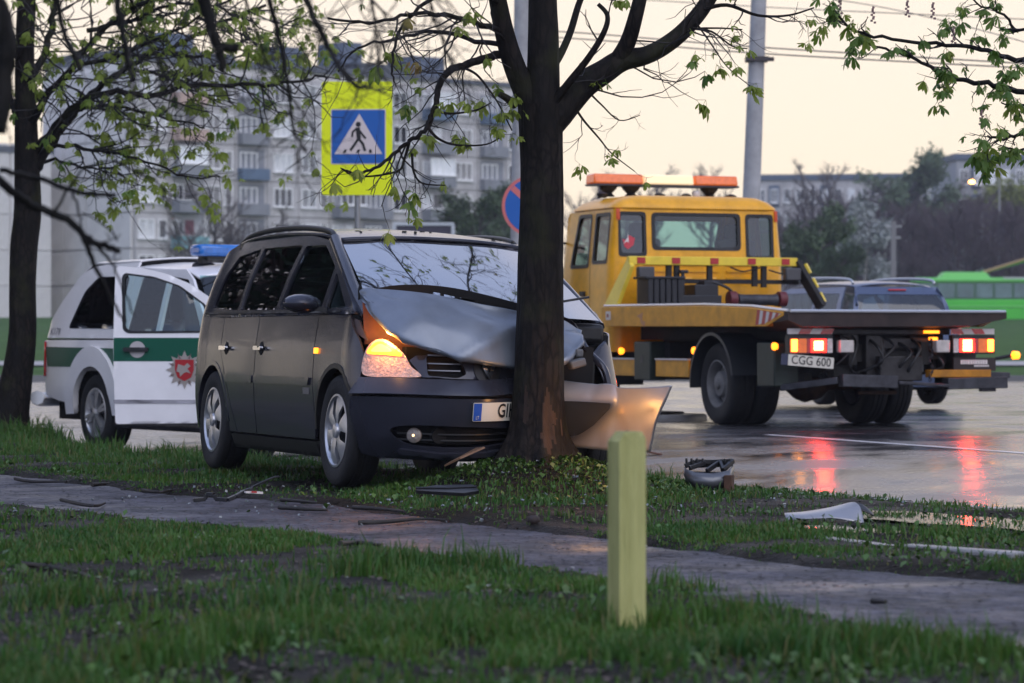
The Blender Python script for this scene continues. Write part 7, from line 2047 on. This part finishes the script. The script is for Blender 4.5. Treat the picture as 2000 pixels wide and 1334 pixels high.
# under-tray hanging below the bumper
b = P(905, 893, 17.55)
o = tag(MB().add([(-.11, 0, -.045), (-.02, -.06, .0), (.12, .02, .06), (.07, .1, .05), (-.08, .12, -.03)], [(0, 1, 2, 3, 4)]).build('broken_undertray', M('undertray_brown', (.16, .09, .05), .5, var=.3, vscale=10), None), 'torn brownish undertray flap below the minivan bumper, left of the trunk', 'car debris'); o.location = b; o.modifiers.new('t', 'SOLIDIFY').thickness = .01
# sticks and twigs on path and grass
STICK = M('wet_stick', (.018, .015, .013), .6, var=.4, vscale=20)
STL = ['thin wet stick on the path just under the broken trim', 'long thin stick on the left stretch of the path', 'short stick beside the far edge of the path', 'dark stick at the far path edge before the minivan', 'stick across the middle of the path', 'crooked stick on the near grass edge', 'branch lying in the grass at the left of the picture', 'thin stick in the grass by the tree mound', 'short curled stick on the near path edge at the left', 'black stick on the far edge right of the broken trim', 'tiny stick on the right-hand path', 'stick in the mud near the edging stones', 'two-pronged stick on the near grass edge']
for i, pts in enumerate(([(545, 993), (600, 996), (640, 997)], [(30, 938), (60, 941), (130, 944)], [(180, 948), (220, 944)], [(280, 958), (310, 962), (335, 960)], [(700, 1022), (760, 1020), (820, 1014), (870, 1016)], [(665, 1067), (700, 1062), (745, 1069)], [(40, 1105), (100, 1108), (150, 1122), (180, 1135)], [(1030, 978), (1060, 974), (1105, 978)], [(120, 980), (160, 988), (190, 990), (205, 983)], [(550, 978), (580, 981), (620, 983)], [(1705, 1179), (1730, 1182)], [(1530, 1083), (1575, 1086)], [(690, 993), (740, 998), (790, 1001)])):
    w = [on_verge(*p, dz=.012) for p in pts]; c = w[0]
    q = cat([tuple(p - c + Vector((0, 0, random.uniform(0, .012)))) for p in w], 4)
    L_ = (w[-1] - w[0]).length
    o = tag(MB().tube(q, [.013 - .007 * k / len(q) for k in range(len(q))], 6).build('stick', STICK, smooth=60), STL[i], 'stick', 'sticks dropped on the path and grass'); o.location = c
b = on_verge(1042, 1018, .01)
tag(MB().lathe([(-.015, .02), (0, .032), (.02, .03), (.03, .01)], (0, 0, 0), 'z', 8).build('stone', M('dark_stone', (.03, .02, .018), .7), None, smooth=60), 'small dark clod lying on the middle of the path', 'stone').location = b

# crumbs of glass and plastic round the wreck
rg = np.random.default_rng(77); mb = MB()
for _ in range(230):
    a = rg.uniform(0, 2 * pi); rr_ = abs(rg.normal(0, 1.1)) + .25; x, y = TREE[0] - .2 + rr_ * cos(a) * 1.3, TREE[1] - .7 + rr_ * sin(a) * .9
    z = float(verge(x, y)) + .02 if x < KX(y) else float(road_z(x, y)) + .006
    if float(in_path(x, y)) > .5: z = float(verge0(x, y)) - .015
    s_ = rg.uniform(.006, .018); mb.box((x, y, z), (s_, s_ * rg.uniform(.5, 1.2), s_ * .4), Matrix.Rotation(rg.uniform(0, 3), 3, Vector((rg.normal(), rg.normal(), rg.normal())).normalized()))
tag(mb.build('glass_crumbs', M('glass_crumb', (.16, .18, .19), .1, spec=.8, var=.8, vscale=30), fix=False), kind='stuff')
# ------------------------------------------------------------------ grass, weeds, litter
def grass_material(name, dry):
    m = bpy.data.materials.new(name); m.use_nodes = True
    n, l = m.node_tree.nodes, m.node_tree.links; b = n['Principled BSDF']; o = n['Material Output']
    g = n.new('ShaderNodeNewGeometry'); tc = n.new('ShaderNodeTexCoord')
    nz = n.new('ShaderNodeTexNoise'); nz.inputs['Scale'].default_value = 1.4; nz.inputs['Detail'].default_value = 4; l.new(tc.outputs['Object'], nz.inputs['Vector'])
    mr = n.new('ShaderNodeMapRange'); mr.inputs[1].default_value = .36; mr.inputs[2].default_value = .64; l.new(nz.outputs[0], mr.inputs[0])
    a = n.new('ShaderNodeMix'); a.data_type = 'RGBA'; a.inputs[6].default_value = (.026, .095, .015, 1); a.inputs[7].default_value = (.055, .138, .018, 1); l.new(mr.outputs[0], a.inputs[0])
    c = n.new('ShaderNodeMix'); c.data_type = 'RGBA'; c.inputs[7].default_value = dry
    ri = n.new('ShaderNodeMath'); ri.operation = 'POWER'; ri.inputs[1].default_value = 5; l.new(g.outputs['Random Per Island'], ri.inputs[0])
    l.new(ri.outputs[0], c.inputs[0]); l.new(a.outputs[2], c.inputs[6]); l.new(c.outputs[2], b.inputs['Base Color'])
    b.inputs['Roughness'].default_value = .45; b.inputs['Specular IOR Level'].default_value = .35
    t = n.new('ShaderNodeBsdfTranslucent'); l.new(c.outputs[2], t.inputs[0]); s = n.new('ShaderNodeMixShader'); s.inputs[0].default_value = .25
    l.new(b.outputs[0], s.inputs[1]); l.new(t.outputs[0], s.inputs[2]); l.new(s.outputs[0], o.inputs['Surface'])
    return m
GRASS = grass_material('wet_grass', (.13, .12, .04, 1))
def blades(name, x, y, h, w, mat, lean=.35):
    n = len(x); rg = np.random.default_rng(len(x))
    z = verge(x, y) - .006
    a = rg.uniform(0, 2 * pi, n); ca, sa = np.cos(a), np.sin(a)
    la = rg.uniform(0, 2 * pi, n); lm = np.abs(rg.normal(0, lean, n)) + .05
    lx_, ly_ = np.cos(la) * lm * h, np.sin(la) * lm * h
    V = np.zeros((n, 5, 3))
    V[:, 0] = np.stack([x - ca * w, y - sa * w, z], 1); V[:, 1] = np.stack([x + ca * w, y + sa * w, z], 1)
    V[:, 2] = np.stack([x + lx_ * .35 - ca * w * .8, y + ly_ * .35 - sa * w * .8, z + h * .6], 1); V[:, 3] = np.stack([x + lx_ * .35 + ca * w * .8, y + ly_ * .35 + sa * w * .8, z + h * .6], 1)
    V[:, 4] = np.stack([x + lx_, y + ly_, z + h * (1 - .25 * lm)], 1)
    b = (np.arange(n) * 5)[:, None]
    loops = np.concatenate([b + np.array([[0, 1, 3, 2]]), b + np.array([[2, 3, 4]])], 1).reshape(-1)
    starts = (np.arange(n) * 7)[:, None] + np.array([[0, 4]]); tot = np.tile([4, 3], n)
    me = bpy.data.meshes.new(name)
    me.vertices.add(n * 5); me.vertices.foreach_set('co', V.reshape(-1))
    me.loops.add(n * 7); me.loops.foreach_set('vertex_index', loops)
    me.polygons.add(n * 2); me.polygons.foreach_set('loop_start', starts.reshape(-1)); me.polygons.foreach_set('loop_total', tot)
    me.update(); me.validate()
    return tag(mesh_obj(name, me, mat), kind='stuff')
def scatter(n, y0, y1, pw, marg=.9):
    """points on the verge, denser towards the viewer."""
    u = RNG.random(n); y = (y0 ** (1 - pw) + u * (y1 ** (1 - pw) - y0 ** (1 - pw))) ** (1 / (1 - pw))
    hw = y * .1667 + marg; x = RNG.uniform(-1, 1, n) * hw
    k = (x < KX(y) - .06)
    return x[k], y[k]
x, y = scatter(620000, 6.6, 44, 1.25)
s_ = soil_mask(x, y)
tuft = fbm(x * 2.6 + 70, y * 1.9)
p = np.clip((1 - s_) * 1.05, .0, 1) * (.35 + 1.2 * sstep(.32, .6, tuft)) + .16 * (1 - in_path(x, y, .1)) * sstep(.4, .55, fbm(x * 5 + 3, y * 4))
k = RNG.random(len(x)) < np.clip(p, 0, 1)
x, y, tuft = x[k], y[k], tuft[k]
h = RNG.gamma(5, .0048, len(x)) + .008 + .028 * sstep(.5, .72, tuft) * RNG.random(len(x))
e_ = np.minimum(np.abs(y - path_far(x)), np.abs(y - path_near(x))); h *= .45 + .55 * sstep(.15, .7, e_)
near = sstep(12.5, 9, y); h *= 1 + .25 * near
h *= 1 + 2.4 * sstep(2.5, 0, KX(y) - x) * sstep(21, 25, y)     # unmown towards the left kerb
h *= np.where((np.abs(x - TREE[0]) < .55) & (np.abs(y - TREE[1]) < .5), .8, 1)
blades('grass', x, y, h, .0026 + .00012 * y, GRASS)
# taller dark tufts
tx_, ty_ = [], []
for px, py, n in ((1230, 1228, 420), (1440, 1215, 300), (760, 1110, 400), (700, 1120, 300), (930, 1110, 350), (560, 1190, 260), (1560, 1280, 420), (1750, 1270, 420), (1900, 1290, 420), (880, 1250, 300), (300, 1300, 380), (120, 1180, 300), (1330, 1140, 200), (1650, 1290, 300), (480, 1270, 300), (1280, 940, 160), (1240, 925, 160)):
    d = 6000 * .9 / (py - 667); X = (px - 1000) / 6000 * d
    tx_.append(RNG.normal(X, .085, n)); ty_.append(RNG.normal(d, .10, n))
tx_, ty_ = np.concatenate(tx_), np.concatenate(ty_)
blades('grass_tufts', tx_, ty_, RNG.gamma(6, .0105, len(tx_)) + .02, np.full(len(tx_), .0038), GRASS, .30)
# broad-leaved weeds, thick on the mound round the tree and along the kerb
WEED = leaf_material('weed_leaf', (.06, .12, .02), (.13, .16, .03), .3)
WEED2 = M('weed_leaf_mixed', (.05, .105, .016), .5, var=.5, vscale=9)
def leaves_stuff(name, x, y, size, mat, zoff, up):
    n = len(x); rg = np.random.default_rng(n + 3); z = verge(x, y) + zoff
    a = rg.uniform(0, 2 * pi, n); t = rg.uniform(.1, up, n); s = size * rg.uniform(.6, 1.4, n)
    dx, dy, dz = np.cos(a) * np.cos(t), np.sin(a) * np.cos(t), np.sin(t); px, py = -np.sin(a), np.cos(a)
    c = np.stack([x, y, z], 1); d = np.stack([dx, dy, dz], 1); p_ = np.stack([px, py, np.zeros(n)], 1); s = s[:, None]
    V = np.stack([c, c + d * s * .55 + p_ * s * .33, c + d * s, c + d * s * .55 - p_ * s * .33, ], 1)
    V[:, 2, 2] -= s[:, 0] * .15
    me = bpy.data.meshes.new(name); me.vertices.add(n * 4); me.vertices.foreach_set('co', V.reshape(-1))
    me.loops.add(n * 4); me.loops.foreach_set('vertex_index', np.arange(n * 4)); me.polygons.add(n); me.polygons.foreach_set('loop_start', np.arange(n) * 4); me.polygons.foreach_set('loop_total', np.full(n, 4))
    me.update(); me.validate()
    return tag(mesh_obj(name, me, mat), kind='stuff')
n = 1700
r_ = np.abs(RNG.normal(0, .55, n)) + .15; a = RNG.uniform(0, 2 * pi, n)
wx, wy = TREE[0] + r_ * np.cos(a) * 1.15, TREE[1] + r_ * np.sin(a) * .9
kk = wx < KX(wy) - .05
x2, y2 = scatter(9000, 6.8, 30, 1.3); k2 = (RNG.random(len(x2)) < sstep(.52, .7, fbm(x2 * 1.3 + 5, y2 * 1.3 + 90)) * (1 - in_path(x2, y2)))
leaves_stuff('weeds', np.concatenate([wx[kk], x2[k2]]), np.concatenate([wy[kk], y2[k2]]), .036, WEED2, .015, 1.2)
LITTER = M('dead_leaf_litter', (.030, .017, .012), .6, col2=(.10, .07, .05), vscale=25)
x3, y3 = scatter(26000, 6.8, 24, 1.25); k3 = RNG.random(len(x3)) < soil_mask(x3, y3) * (1 - .93 * in_path(x3, y3)) * .5
leaves_stuff('leaf_litter', x3[k3], y3[k3], .028, LITTER, .004, .5)
PALE = M('pale_litter', (.30, .29, .26), .6)
x4, y4 = scatter(420, 7, 22, 1.2); k4 = RNG.random(len(x4)) < .5
leaves_stuff('pale_scraps', x4[k4], y4[k4], .022, PALE, .012, .35)
# grit and petals on the path
x5, y5 = scatter(16000, 8, 24, 1.1); k5 = in_path(x5, y5) > .8

o = leaves_stuff('path_grit', x5[k5], y5[k5], .020, M('path_grit', (.008, .007, .007), .7, col2=(.06, .055, .055), vscale=40), .029, .25)
